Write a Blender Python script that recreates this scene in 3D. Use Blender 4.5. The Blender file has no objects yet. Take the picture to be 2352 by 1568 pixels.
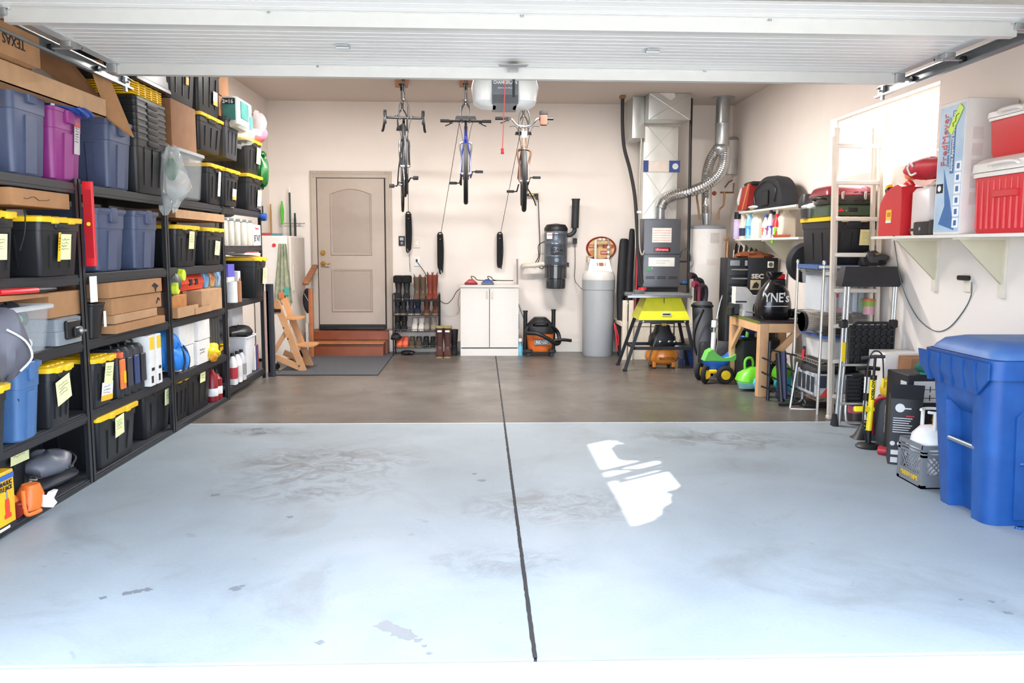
import bpy, bmesh, math, random
from mathutils import Vector as V, Matrix, Euler
R=math.radians; PI=math.pi
random.seed(7)
SC=bpy.context.scene; COL=SC.collection
# ---------------- camera (level line at 1.476 m, 29 mm lens, tilted 6.5 degrees down) ----------------
F,PITCH,YAW,ROLL,CH=1893.17,.1143,.0375,.0045,1.4758
fw=V((math.sin(YAW)*math.cos(PITCH),math.cos(YAW)*math.cos(PITCH),-math.sin(PITCH)))
_r=V((math.cos(YAW),-math.sin(YAW),0)); _u=_r.cross(fw)
rt=_r*math.cos(ROLL)+_u*math.sin(ROLL); up=_u*math.cos(ROLL)-_r*math.sin(ROLL)
cam=bpy.data.objects.new('camera',bpy.data.cameras.new('camera')); COL.objects.link(cam)
cam.data.sensor_width=36; cam.data.lens=F/2352*36; cam.data.clip_start=.05; cam.data.clip_end=300
m=Matrix((rt,up,-fw)).transposed().to_4x4(); m.translation=V((0,0,CH)); cam.matrix_world=m
SC.camera=cam
# ---------------- sky, sun, exposure ----------------
SC.view_settings.view_transform='Standard'; SC.view_settings.look='None'
SC.view_settings.gamma=1; SC.view_settings.use_curve_mapping=False
SC.view_settings.exposure=.5
W=bpy.data.worlds.new('world'); SC.world=W; W.use_nodes=True
nt=W.node_tree; nt.nodes.clear()
o_=nt.nodes.new('ShaderNodeOutputWorld'); b_=nt.nodes.new('ShaderNodeBackground'); sk=nt.nodes.new('ShaderNodeTexSky')
sk.sky_type='NISHITA'; sk.sun_disc=False; sk.sun_elevation=R(38); sk.sun_rotation=R(60); sk.air_density=.6; sk.dust_density=2.5; sk.ozone_density=.7
mx=nt.nodes.new('ShaderNodeMix'); mx.data_type='RGBA'; mx.inputs[0].default_value=.6; mx.inputs[7].default_value=(4.5,4.9,5.5,1)
nt.links.new(sk.outputs[0],mx.inputs[6]); nt.links.new(mx.outputs[2],b_.inputs[0])
b_.inputs[1].default_value=1.25; nt.links.new(b_.outputs[0],o_.inputs[0])
sd=bpy.data.lights.new('sun','SUN'); sd.energy=30; sd.angle=R(.6); sd.color=(1,.95,.88)
sun=bpy.data.objects.new('sun',sd); COL.objects.link(sun)
SUNDIR=V((-2.82,-2.2,-2.7)).normalized()
sun.rotation_euler=SUNDIR.to_track_quat('-Z','Y').to_euler()

FILL_LAMP=112  # strength of the added ceiling lights
# pixel -> real point on a plane of known depth / side / height
def ray(px,py): return rt*((px-1176)/F)-up*((py-784)/F)+fw
def at(px,py,Y): d=ray(px,py); d=d*(Y/d.y); return V((d.x,Y,d.z+CH))
def fl(px,py,z=0): d=ray(px,py); d=d*((z-CH)/d.z); return V((d.x,d.y,z))
def ax(px,py,X): d=ray(px,py); d=d*(X/d.x); return V((X,d.y,d.z+CH))
def pr(x0,y0,x1,y1,Y):
    a=at(x0,y1,Y); b=at(x1,y0,Y); c=at(x1,y1,Y)
    return (a.x+b.x)/2, abs(c.x-a.x), min(a.z,c.z), b.z

# ---------------- materials ----------------
def lin(h):
    h=h.lstrip('#'); c=[int(h[i:i+2],16)/255 for i in (0,2,4)]
    return tuple((x/12.92 if x<.04045 else ((x+.055)/1.055)**2.4) for x in c)+(1,)
MC={}; LAST=[None]
def mat(col,rough=.5,metal=0,noise=.06,scale=14,bump=0,clear=0,emit=0,name=None,col2=None,coat=0):
    k=(col,rough,metal,noise,scale,bump,clear,emit,col2,coat)
    if k in MC: return MC[k]
    m=bpy.data.materials.new(name or 'mat_'+col.strip('#')); m.use_nodes=True; t=m.node_tree; N=t.nodes; Lk=t.links
    p=N['Principled BSDF']; p.inputs['Roughness'].default_value=rough; p.inputs['Metallic'].default_value=metal
    if coat: p.inputs['Coat Weight'].default_value=coat
    c=lin(col)
    if noise or col2:
        tc=N.new('ShaderNodeTexCoord'); n=N.new('ShaderNodeTexNoise'); n.inputs['Scale'].default_value=scale; n.inputs['Detail'].default_value=5
        Lk.new(tc.outputs['Object'],n.inputs['Vector'])
        r=N.new('ShaderNodeValToRGB'); r.color_ramp.elements[0].position=.3; r.color_ramp.elements[1].position=.7
        if col2: a,b=c,lin(col2)
        else: a=tuple(max(0,x*(1-noise)) for x in c[:3])+(1,); b=tuple(min(1,x*(1+noise)) for x in c[:3])+(1,)
        r.color_ramp.elements[0].color=a; r.color_ramp.elements[1].color=b
        Lk.new(n.outputs[0],r.inputs[0]); Lk.new(r.outputs[0],p.inputs['Base Color'])
        if bump:
            bn=N.new('ShaderNodeBump'); bn.inputs['Strength'].default_value=bump; bn.inputs['Distance'].default_value=.01
            Lk.new(n.outputs[0],bn.inputs['Height']); Lk.new(bn.outputs[0],p.inputs['Normal'])
    else: p.inputs['Base Color'].default_value=c
    if emit: p.inputs['Emission Color'].default_value=c; p.inputs['Emission Strength'].default_value=emit
    if clear:
        tr=N.new('ShaderNodeBsdfTransparent'); mxs=N.new('ShaderNodeMixShader'); mxs.inputs[0].default_value=clear
        Lk.new(p.outputs[0],mxs.inputs[1]); Lk.new(tr.outputs[0],mxs.inputs[2]); Lk.new(mxs.outputs[0],N['Material Output'].inputs[0])
    MC[k]=m; return m
BLK=mat('#17181a',.45); BLKM=mat('#232427',.4,.3); RUB=mat('#1b1b1c',.75,bump=.15); STEEL=mat('#b9bcbd',.32,.85); CHR=mat('#d8dadb',.15,1)
WHT=mat('#eeeeea',.45); CREAM=mat('#e6dccb',.6); CARD=mat('#a37850',.85,noise=.1,scale=9,bump=.1); CARD2=mat('#8a6140',.85,noise=.1,scale=9,bump=.1)
CARDL=mat('#b08b66',.85,noise=.1,scale=9); YEL=mat('#f2c318',.4); TOTE=mat('#1c1d20',.42); TB=mat('#48536f',.42); RED=mat('#d8232b',.35); NOTE=mat('#e9edb0',.8)
WOODL=mat('#d9a878',.55,noise=.16,scale=6,bump=.1); INK=mat('#1a1a1e',.8); GRY=mat('#8a8f94',.45); ALU=mat('#c9c9c6',.38,.75); PAPER=mat('#e6e4dd',.8)
POWD=mat('#2e3034',.42,.25); CLR=mat('#dfe6ea',.15,clear=.86,noise=.0); BAGC=mat('#dfe4e2',.12,clear=.72,noise=.2,scale=18)

# ---------------- mesh builder ----------------
class B:
    def __init__(s,m=None): s.bm=bmesh.new(); s.mats=[]; s.i=0; s.M=Matrix(); 
    def m(s,mt):
        if mt not in s.mats: s.mats.append(mt)
        s.i=s.mats.index(mt); return s
    def T(s,loc=(0,0,0),rot=(0,0,0)): s.M=Matrix.Translation(V(loc))@Euler(rot).to_matrix().to_4x4(); return s
    def v(s,p): return s.bm.verts.new(s.M@V(p))
    def f(s,vs):
        try: fc=s.bm.faces.new(vs); fc.material_index=s.i; return fc
        except ValueError: pass
    def rings(s,rg,closed=True,cap=(True,True)):
        vs=[[s.v(p) for p in r] for r in rg]; n=len(vs[0])
        for a,b in zip(vs,vs[1:]):
            for i in range(n if closed else n-1): j=(i+1)%n; s.f([a[i],a[j],b[j],b[i]])
        if cap[0]: s.f(vs[0][::-1])
        if cap[1]: s.f(vs[-1])
        return s
    def box(s,x0,x1,y0,y1,z0,z1,bev=0):
        if bev:
            b=min(bev,(x1-x0)*.45,(y1-y0)*.45,(z1-z0)*.45); cx,cy,w,d=(x0+x1)/2,(y0+y1)/2,x1-x0,y1-y0
            return s.loft([(z0,w-2*b,d-2*b,b*.5),(z0+b,w,d,b),(z1-b,w,d,b),(z1,w-2*b,d-2*b,b*.5)],cx,cy,k=2)
        return s.rings([[(x0,y0,z),(x1,y0,z),(x1,y1,z),(x0,y1,z)] for z in (z0,z1)])
    def loft(s,secs,cx=0,cy=0,k=3,cap=(True,True)):
        rg=[]
        for q in secs:
            z,w,d,r=q[:4]; ox,oy=(q[4],q[5]) if len(q)>4 else (0,0); r=max(.0004,min(r,w/2,d/2)); P=[]
            for (sx,sy,a0) in ((1,-1,-90),(1,1,0),(-1,1,90),(-1,-1,180)):
                for i in range(k+1):
                    a=R(a0+90*i/k); P.append((cx+ox+sx*(w/2-r)+r*math.cos(a),cy+oy+sy*(d/2-r)+r*math.sin(a),z))
            rg.append(P)
        return s.rings(rg,cap=cap)
    def cyl(s,p0,p1,r0,r1=None,n=16,cap=(True,True)):
        p0,p1=V(p0),V(p1); r1=r0 if r1 is None else r1; d=(p1-p0).normalized()
        a=d.orthogonal().normalized(); b=d.cross(a)
        return s.rings([[p+(a*math.cos(2*PI*i/n)+b*math.sin(2*PI*i/n))*r for i in range(n)] for p,r in ((p0,r0),(p1,r1))],cap=cap)
    def lathe(s,prof,c=(0,0,0),n=28,axis='Z'):
        rg=[]
        for r,z in prof:
            r=max(r,.0005); P=[]
            for i in range(n):
                a=2*PI*i/n; x,y=r*math.cos(a),r*math.sin(a)
                p={'Z':(x,y,z),'Y':(x,z,-y),'X':(z,x,y)}[axis]; P.append((c[0]+p[0],c[1]+p[1],c[2]+p[2]))
            rg.append(P)
        return s.rings(rg)
    def tube(s,pts,r,n=8,closed=False,smooth=0,flat=1,corr=0):
        pts=[V(p) for p in pts]
        if smooth: pts=spl(pts,smooth,closed)
        N=len(pts); rg=[]; prev=None
        for i,p in enumerate(pts):
            if closed: t=(pts[(i+1)%N]-pts[i-1])
            else: t=(pts[min(i+1,N-1)]-pts[max(i-1,0)])
            t=t.normalized() if t.length>1e-9 else V((0,0,1))
            if prev is None: a=t.orthogonal().normalized()
            else:
                a=(prev-t*prev.dot(t)); a=a.normalized() if a.length>1e-6 else t.orthogonal().normalized()
            prev=a; b=t.cross(a)
            rr=r(i/(N-1)) if callable(r) else r
            if corr: rr*=1+corr*(1 if i%2 else -1)
            rg.append([p+(a*math.cos(2*PI*j/n)+b*math.sin(2*PI*j/n)*flat)*rr for j in range(n)])
        if closed: rg.append(rg[0]); return s.rings(rg,cap=(False,False))
        return s.rings(rg)
    def prism(s,out,t0,t1,plane='XZ'):
        f={'XZ':lambda u,v,t:(u,t,v),'YZ':lambda u,v,t:(t,u,v),'XY':lambda u,v,t:(u,v,t)}[plane]
        return s.rings([[f(u,v,t) for u,v in out] for t in (t0,t1)])
    def blob(s,c,rx,ry,rz,amp=.1,seed=0,n=16,k=10,flatb=False):
        rnd=random.Random(seed); ph=[(rnd.uniform(1,4),rnd.uniform(1,4),rnd.uniform(0,6),rnd.uniform(0,6)) for _ in range(4)]; rg=[]
        for j in range(k+1):
            th=PI*j/k; P=[]
            for i in range(n):
                a=2*PI*i/n; q=1+amp*sum(math.sin(u*round(a1)*a+w)*math.sin(v_*th+w2) for (a1,v_,w,w2),u in zip(ph,(1,1,2,2)))/2
                x,y,z=max(.02,math.sin(th))*math.cos(a)*q,max(.02,math.sin(th))*math.sin(a)*q,-math.cos(th)*q
                if flatb: z=max(z,-.75)
                P.append((c[0]+rx*x,c[1]+ry*y,c[2]+rz*z))
            rg.append(P)
        return s.rings(rg)
    def obj(s,name,par=None,sm=38,norm=True):
        if norm: bmesh.ops.recalc_face_normals(s.bm,faces=s.bm.faces)
        me=bpy.data.meshes.new(name); s.bm.to_mesh(me); s.bm.free()
        for mt in s.mats or [WHT]: me.materials.append(mt)
        for p in me.polygons: p.use_smooth=True
        me.set_sharp_from_angle(angle=R(sm))
        o=bpy.data.objects.new(name,me); COL.objects.link(o)
        if par: o.parent=par
        LAST[0]=o; return o
def spl(pts,k,closed=False):
    n=len(pts); out=[]
    for i in range(n if closed else n-1):
        g=(lambda j:pts[j%n]) if closed else (lambda j:pts[max(0,min(n-1,j))])
        p0,p1,p2,p3=g(i-1),g(i),g(i+1),g(i+2)
        for j in range(k):
            t=j/k; out.append(.5*((2*p1)+(p2-p0)*t+(2*p0-5*p1+4*p2-p3)*t*t+(3*p1-p0-3*p2+p3)*t**3))
    if not closed: out.append(pts[-1])
    return out
def mk(m): return B().m(m)
def T(name,label,cat,loc=(0,0,0),rz=0,group=None,rot=None):
    o=bpy.data.objects.new(name,None); COL.objects.link(o); o.empty_display_size=.05
    o.location=loc; o.rotation_euler=rot or (0,0,R(rz)); tag(o,label,cat,group); return o
def tag(o,label,cat,group=None,loc=None,rz=0,rot=None):
    o['label']=label; o['category']=cat
    if group: o['group']=group
    if loc is not None: o.location=loc; o.rotation_euler=rot or (0,0,R(rz))
    return o
def st(b,name,par=None):
    o=b.obj(name,par)
    if not par: o['kind']='structure'
    return o
def lab(o,l): o['label']=l; return o
def text(s,size,loc,m,par,rot=(90,0,0),width=None,name='lettering',bold=0,ext=.0008,ax_='CENTER'):
    c=bpy.data.curves.new(name,'FONT'); c.body=s; c.size=size; c.align_x=ax_; c.align_y='CENTER'; c.extrude=ext; c.offset=bold; c.resolution_u=2
    t=bpy.data.objects.new(name,c); COL.objects.link(t); bpy.context.view_layer.update()
    me=bpy.data.meshes.new_from_object(t.evaluated_get(bpy.context.evaluated_depsgraph_get())); bpy.data.objects.remove(t)
    xs=[v.co.x for v in me.vertices] or [0,1]; me.materials.clear(); me.materials.append(m)
    o=bpy.data.objects.new(name,me); COL.objects.link(o); o.parent=par; o.location=loc; o.rotation_euler=[R(a) for a in rot]
    if width: o.scale=(width/max(1e-4,max(xs)-min(xs)),1,1)
    return o
def kids(o): return [c for c in bpy.data.objects if c.parent==o]
def dup(root,loc,rz=0,label=None,rot=None):
    r=root.copy(); COL.objects.link(r); r.location=loc; r.rotation_euler=rot or (0,0,R(rz))
    if label: r['label']=label
    for c in kids(root):
        d=c.copy(); COL.objects.link(d); d.parent=r
        for g in kids(c): e=g.copy(); COL.objects.link(e); e.parent=d
    return r
def scrib(b,x0,z0,w,h,y,rows=2,seed=1,r=.0012):
    rnd=random.Random(seed)
    for k in range(rows):
        zz=z0-h*(k+.5)/rows; n=7; L=w*rnd.uniform(.7,1)
        b.tube([(x0+L*i/n,y,zz+rnd.uniform(-.3,.3)*h/rows) for i in range(n+1)],r,n=4,smooth=2)
# ================= SETTING =================
XL,XR,YF,YB,ZC=-2.9,3.48,2.825,11.5575,3.426
WALL=mat('#eae0d7',.75,noise=.02,scale=3,bump=.04); CEIL=mat('#cfc3b9',.85,noise=.02,scale=30,bump=.1)
TRIM=mat('#b9ab9d',.5,noise=.02)
def floor_mat(c0,c1,c2,st_=.62,ro=0):
    m=bpy.data.materials.new('sealed_concrete'); m.use_nodes=True; t=m.node_tree; N=t.nodes; L=t.links; p=N['Principled BSDF']
    tc=N.new('ShaderNodeTexCoord')
    def nz(s,d=6,dist=0,w=.5):
        n=N.new('ShaderNodeTexNoise'); n.inputs['Scale'].default_value=s; n.inputs['Detail'].default_value=d; n.inputs['Distortion'].default_value=dist; n.inputs['Roughness'].default_value=w; L.new(tc.outputs['Object'],n.inputs['Vector']); return n
    def ramp(src,stops):
        r=N.new('ShaderNodeValToRGB'); e=r.color_ramp.elements
        for i,(ps,c) in enumerate(stops):
            q=e[i] if i<2 else e.new(ps); q.position=ps; q.color=c
        L.new(src,r.inputs[0]); return r
    base=ramp(nz(1.1,7,.6,.6).outputs[0],[(.3,lin(c0)),(.55,lin(c1)),(.75,lin(c2))])
    st=ramp(nz(.9,5,1.2,.65).outputs[0],[(.56,(1,1,1,1)),(.70,(st_,st_*.97,st_*.93,1))])
    sp=ramp(nz(7,3,.5).outputs[0],[(.68,(1,1,1,1)),(.80,(.72,.71,.69,1))])
    fine=ramp(nz(60,4).outputs[0],[(.3,(.93,.93,.93,1)),(.7,(1,1,1,1))])
    def mul(a,b):
        x=N.new('ShaderNodeMix'); x.data_type='RGBA'; x.blend_type='MULTIPLY'; x.inputs[0].default_value=1; L.new(a,x.inputs[6]); L.new(b,x.inputs[7]); return x.outputs[2]
    c=mul(mul(mul(base.outputs[0],st.outputs[0]),sp.outputs[0]),fine.outputs[0])
    nn=ramp(nz(5,7,1.5,.7).outputs[0],[(.42,(0,0,0,1)),(.62,(1,1,1,1))])
    for (px,py,r_,k_) in ((745,1060,.62,.45),(1490,930,.8,.4),(1100,875,1.1,.35),(700,1120,.5,.3),(1285,1160,.5,.3),(590,990,.25,.6),(1150,1290,.3,.2),(1700,1010,.5,.25),(1560,1000,.4,.2)):
        q=fl(px,py); sv=N.new('ShaderNodeVectorMath'); sv.operation='MULTIPLY'; sv.inputs[1].default_value=(.62,1,1); L.new(tc.outputs['Object'],sv.inputs[0])
        dv=N.new('ShaderNodeVectorMath'); dv.operation='DISTANCE'; dv.inputs[1].default_value=(q.x*.62,q.y,0); L.new(sv.outputs[0],dv.inputs[0])
        mr=N.new('ShaderNodeMapRange'); mr.interpolation_type='SMOOTHSTEP'; mr.inputs[1].default_value=r_; mr.inputs[2].default_value=r_*.15; mr.inputs[3].default_value=0; mr.inputs[4].default_value=k_+.22; L.new(dv.outputs['Value'],mr.inputs[0])
        ml=N.new('ShaderNodeMath'); ml.operation='MULTIPLY'; L.new(mr.outputs[0],ml.inputs[0]); L.new(nn.outputs[0],ml.inputs[1])
        x=N.new('ShaderNodeMix'); x.data_type='RGBA'; L.new(ml.outputs[0],x.inputs[0]); L.new(c,x.inputs[6]); x.inputs[7].default_value=(.07,.065,.06,1); c=x.outputs[2]
    L.new(c,p.inputs['Base Color'])
    rr=ramp(nz(2.2,5).outputs[0],[(.3,(.26+ro,)*3+(1,)),(.7,(.42+ro,)*3+(1,))]); L.new(rr.outputs[0],p.inputs['Roughness'])
    bn=N.new('ShaderNodeBump'); bn.inputs['Strength'].default_value=.12; bn.inputs['Distance'].default_value=.01; L.new(nz(9,6).outputs[0],bn.inputs['Height']); L.new(bn.outputs[0],p.inputs['Normal'])
    return m
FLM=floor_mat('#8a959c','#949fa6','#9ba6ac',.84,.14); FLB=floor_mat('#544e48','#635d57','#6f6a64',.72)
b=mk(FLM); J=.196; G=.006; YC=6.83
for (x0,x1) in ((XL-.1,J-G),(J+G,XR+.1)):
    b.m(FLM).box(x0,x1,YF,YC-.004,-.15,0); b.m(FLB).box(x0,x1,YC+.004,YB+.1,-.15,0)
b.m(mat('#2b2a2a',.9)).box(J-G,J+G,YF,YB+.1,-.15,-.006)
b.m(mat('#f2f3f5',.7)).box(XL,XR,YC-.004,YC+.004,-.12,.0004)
st(b,'floor')
# ragged broken lip of the long control joint
rnd=random.Random(3); b=mk(mat('#2e2d2d',.9)); y=YF
pa=[];pb=[]
while y<YB-.05:
    w=rnd.uniform(.0,.004)+(.002 if y<6.8 else 0); pa.append((J-G-w,y)); pb.append((J+G+rnd.uniform(0,.002),y)); y+=.03
b.rings([[(u,v_,.0008) for u,v_ in pa+pb[::-1]],[(u,v_,.0012) for u,v_ in pa+pb[::-1]]]); st(b,'trim_1')
# dried stains and spatter with shapes of their own
SPT=mat('#70767c',.4,noise=0)
spt=[(885,1437,.05),(905,1445,.045),(922,1452,.055),(935,1461,.04),(960,1470,.02),(975,1483,.012),(985,1500,.012),(735,1475,.02),(295,1362,.03),(318,1358,.03),(338,1354,.025),(540,1352,.03),(556,1346,.014),(237,1373,.018),(2315,1408,.02),(2277,1382,.015),(2207,1377,.012),(2360,1355,.015),(667,1187,.02),(1108,1103,.03),(1090,1088,.015),(495,1137,.03),(590,985,.05),(603,994,.03)]
b=mk(SPT)
for i,(px,py,r_) in enumerate(spt):
    c=fl(px,py); n=12; ph=rnd.uniform(0,6)
    P=[(c.x+r_*(1+.35*math.sin(3*k+ph)+rnd.uniform(-.2,.2))*math.cos(2*PI*k/n)*.8,c.y+r_*(.7+.3*math.sin(2*k+ph))*math.sin(2*PI*k/n)) for k in range(n)]
    b.prism(P,-.004,.0008+.0001*i,'XY')
o=st(b,'trim_2')
# driveway and ground outside
b=mk(mat('#a9a8a4',.8,noise=.06,scale=2,bump=.1)).box(-30,30,-45,YF-.004,-.25,-.012); st(b,'ground')
b=mk(mat('#8f9684',.9)).box(XR+.3,30,YF,30,-.25,-.1); b.box(-30,XL-.3,YF,30,-.25,-.1); st(b,'ground')
# walls
b=mk(WALL).box(XL-.2,XR+.2,YB,YB+.2,-.1,ZC+.2); st(b,'wall_back')
b=mk(WALL).box(XL-.2,XL,YF-.2,YB,-.1,ZC+.2); st(b,'wall_left')
WY0,WY1=ax(2160,185,XR).y,ax(1908,272,XR).y; WZ1=ax(2160,185,XR).z; WZ0=ax(2155,365,XR).z
b=mk(WALL)
b.box(XR,XR+.2,YF-.2,WY0,-.1,ZC+.2); b.box(XR,XR+.2,WY1,YB,-.1,ZC+.2); b.box(XR,XR+.2,WY0,WY1,-.1,WZ0); b.box(XR,XR+.2,WY0,WY1,WZ1,ZC+.2); st(b,'wall_right')
DX0,DX1=-2.26,2.65; HZ=at(1960,5,YF).z
b=mk(WALL).box(XL-.2,DX0,YF-.2,YF,-.1,ZC+.2); b.box(DX1,XR+.2,YF-.2,YF,-.1,ZC+.2); b.m(mat('#77736b',.9,bump=.4,scale=40)).box(DX0,DX1,YF-.2,YF,HZ,ZC+.2); st(b,'wall_front')
b=mk(CEIL).box(XL-.2,XR+.2,YF-.2,YB+.2,ZC,ZC+.2); st(b,'ceiling')
b=mk(mat('#6d675f',.9)).box(XL-.9,XR+.35,YF-.6,YB+3,ZC+.2,ZC+.5); st(b,'roof')  # unseen roof box, put in to shade the drive in front
# window
w=st(mk(WHT).box(XR+.08,XR+.14,WY0,WY0+.05,WZ0,WZ1).box(XR+.08,XR+.14,WY1-.05,WY1,WZ0,WZ1).box(XR+.08,XR+.14,WY0+.05,WY1-.05,WZ0,WZ0+.05).box(XR+.08,XR+.14,WY0+.05,WY1-.05,WZ1-.05,WZ1).box(XR+.09,XR+.13,(WY0+WY1)/2-.025,(WY0+WY1)/2+.025,WZ0+.05,WZ1-.05),'window_1')
mk(mat('#f4f8fa',.05,clear=.9,noise=0)).box(XR+.108,XR+.113,WY0+.05,(WY0+WY1)/2-.025,WZ0+.05,WZ1-.05).box(XR+.108,XR+.113,(WY0+WY1)/2+.025,WY1-.05,WZ0+.05,WZ1-.05).obj('pane',w)
# baseboards
BB=mat('#e2dcd2',.5,noise=0)
b=mk(BB).box(-1.29,XR,YB-.014,YB,0,.16,.004); st(b,'baseboard_back')
b=mk(BB).box(XR-.014,XR,YF,YB-.014,0,.11,.004); st(b,'baseboard_right')
# interior door
dx,dz,dw,dh=-2.244,.3645,.91,2.03
d=T('door_1','x','x'); del d['label']; del d['category']; d['kind']='structure'; d.location=(dx,YB,dz)
DM=mat('#b3a497',.5,noise=.02); c=mk(TRIM)
for x0,x1,z0,z1 in ((-.105,-.015,-.04,2.13),(dw+.015,dw+.105,-.04,2.13),(-.015,dw+.015,2.045,2.13)):
    c.box(x0,x1,-.022,0,z0,z1,.006); 
c.box(-.085,-.06,-.03,-.02,-.04,2.10,.004); c.box(dw+.06,dw+.085,-.03,-.02,-.04,2.10,.004); c.box(-.06,dw+.06,-.03,-.02,2.085,2.1,.003)
c.box(-.06,dw+.06,-.029,-.02,2.04,2.085,.002)
c.obj('door_casing',d)
mk(mat('#2a2826',.7)).box(-.014,dw+.014,-.012,0,-.04,2.044).obj('jamb_gap',d)
s=mk(DM).box(0,dw,-.05,-.012,.0,dh,.003)
def panel(b,o1,y=-.05):
    # raised moulding ring + recessed field
    n=len(o1); cx=sum(p[0] for p in o1)/n; cz=sum(p[1] for p in o1)/n
    hx=max(abs(p[0]-cx) for p in o1); hz=max(abs(p[1]-cz) for p in o1)
    def sh(k,y): return [(cx+(p[0]-cx)*(1-k/hx),y,cz+(p[1]-cz)*(1-k/hz)) for p in o1]
    b.rings([sh(0,y+.001),sh(.008,y-.010),sh(.022,y-.010),sh(.034,y+.004-.005),sh(.05,y-.003),sh(.06,y-.004)],cap=(False,True))
DM2=mat('#a39488',.5,noise=.02); s.m(DM2)
panel(s,[(.17,.20),(.74,.20),(.74,.80),(.17,.80)])
top=[(.17+.57*i/12,1.82+.07*math.sin(PI*i/12)) for i in range(12,-1,-1)]
panel(s,[(.17,.98),(.74,.98)]+top)
s.obj('door_leaf',d)
BR=mat('#c79a3c',.25,.9)
k=mk(BR).lathe([(.0,-.012),(.03,-.012),(.034,0),(.034,.006)],(.065,-.062,1.02),axis='Y').lathe([(0,-.03),(.012,-.03),(.012,0)],(.065,-.062,1.02),axis='Y').obj('deadbolt',d)
k=mk(BR).lathe([(0,-.01),(.028,-.01),(.033,0),(.033,.006)],(.065,-.062,.87),axis='Y').cyl((.065,-.07,.87),(.065,-.11,.87),.011).tube([(.065,-.108,.87),(.10,-.11,.876),(.14,-.11,.866),(.17,-.108,.872)],.009,smooth=3).obj('door_handle',d)
mk(mat('#1d1d1f',.5)).box(.0,dw,-.1,-.012,-.04,-.001,.004).box(.0,dw,-.056,-.05,.0,.03).obj('threshold',d)
# wooden steps under the door
a0=at(700,790,11.2); a1=at(888,790,11.2)
s_=T('wooden_steps','red-brown stained wooden steps up to the interior door','steps',((a0.x+a1.x)/2,11.2,0))
hw=(a1.x-a0.x)/2; SW=mat('#7a3f26',.45,noise=.3,scale=5,col2='#8d4a2c'); SW2=mat('#a3673f',.4,noise=.2,scale=5)
mk(SW).box(-hw+.02,hw,.12,.35,0,.315,.004).obj('upper_riser',s_)
mk(SW).box(-hw,hw-.03,-.13,-.1,0,.165,.004).box(-hw,-hw+.03,-.1,.12,0,.165).box(hw-.06,hw-.03,-.1,.12,0,.165).obj('lower_riser',s_)
mk(SW2).box(-hw,hw-.02,-.16,.12,.165,.19,.008).obj('tread',s_)
mk(SW).box(-hw,hw+.02,.1,.12,.2,.315,.004).obj('upper_board',s_)
# ================= OVERHEAD DOOR (open, runs back under the ceiling) =================
gx0,gx1=-2.247,2.633; gy1=5.287
def dzz(y): return 2.525+(5.287-y)*(-.0)+.035
DW=mat('#d8d7d3',.35,noise=.01); ST2=mat('#c9cac8',.35,.35,noise=.03)
g=T('overhead_garage_door','white ribbed sectional garage door slid open overhead','garage door',(0,0,2.56))
secs=[(4.70,5.287),(4.095,4.694),(3.485,4.089),(2.88,3.479)]
for i,(y0,y1) in enumerate(secs):
    b=mk(DW).box(gx0,gx1,y0,y1,.01,.055)
    n=8
    for k in range(n):
        yy=y0+.03+(y1-y0-.06)*k/(n-1); b.rings([[(gx0+.07,yy-.004,.011),(gx1-.07,yy-.004,.011),(gx1-.07,yy+.004,.011),(gx0+.07,yy+.004,.011)],[(gx0+.07,yy-.0015,.0085),(gx1-.07,yy-.0015,.0085),(gx1-.07,yy+.0015,.0085),(gx0+.07,yy+.0015,.0085)]])
    b.m(ST2).box(gx0,gx0+.06,y0,y1,.002,.058); b.box(gx1-.06,gx1,y0,y1,.002,.058)
    b.obj('door_section',g)
for y0 in (5.225,4.06,2.90):
    b=mk(mat('#cfcfcb',.35,.3,noise=.02)).box(gx0+.03,gx1-.03,y0,y0+.002,-.055,.01); b.box(gx0+.03,gx1-.03,y0,y0+.05,-.057,-.055); b.box(gx0+.03,gx1-.03,y0+.05,y0+.052,-.057,.01); b.box(gx0+.03,gx1-.03,y0-.02,y0,.006,.009)
    b.m(STEEL)
    for k in range(5): xx=gx0+.06+(gx1-gx0-.12)*k/4; b.cyl((xx,y0-.01,.006),(xx,y0-.01,-.004),.008,n=6)
    b.obj('strut',g)
mk(RUB).box(gx0,gx1,2.83,2.88,-.005,.06,.01).obj('bottom_seal',g)
for xx in (gx0+(gx1-gx0)*.305,gx0+(gx1-gx0)*.655):
    mk(STEEL).box(xx-.035,xx+.035,4.66,4.74,-.002,.004).cyl((xx-.035,4.70,-.006),(xx+.035,4.70,-.006),.007).obj('hinge',g)
for sx,xe in ((-1,gx0),(1,gx1)):
    for k,yy in enumerate((5.25,4.70,4.09)):
        b=mk(STEEL).box(xe-.05 if sx>0 else xe-.01,xe+.01 if sx>0 else xe+.05,yy-.05,yy+.03,-.055 if k==0 else -.03,.003,.003).cyl((xe-sx*.09,yy-.01,-.03),(xe+sx*.07,yy-.01,-.03),.007)
        b.cyl((xe-sx*.09,yy-.01,-.03),(xe-sx*.085,yy-.01,-.03),.011)
        br=b.obj('roller_bracket',g)
        mk(BLK).cyl((xe+sx*.065,yy-.01,-.03),(xe+sx*.085,yy-.01,-.03),.022,n=18).obj('roller',br)
mk(mat('#a6a8aa',.4,.6)).prism([(-.095,-.06),(.085,-.06),(.075,.0),(.03,.02),(.03,.16),(-.03,.16),(-.03,.02),(-.085,0)],0,.004,'XY').T().obj('operator_bracket',g).location=(.193,5.06,-.02)
mk(BLKM).box(-.008,.008,0,.004,-.12,0).tube([(0,0,0),(0,.02,-.06),(.0,.05,-.09)],.008).obj('operator_arm',g).location=(.2,5.24,-.045)
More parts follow.
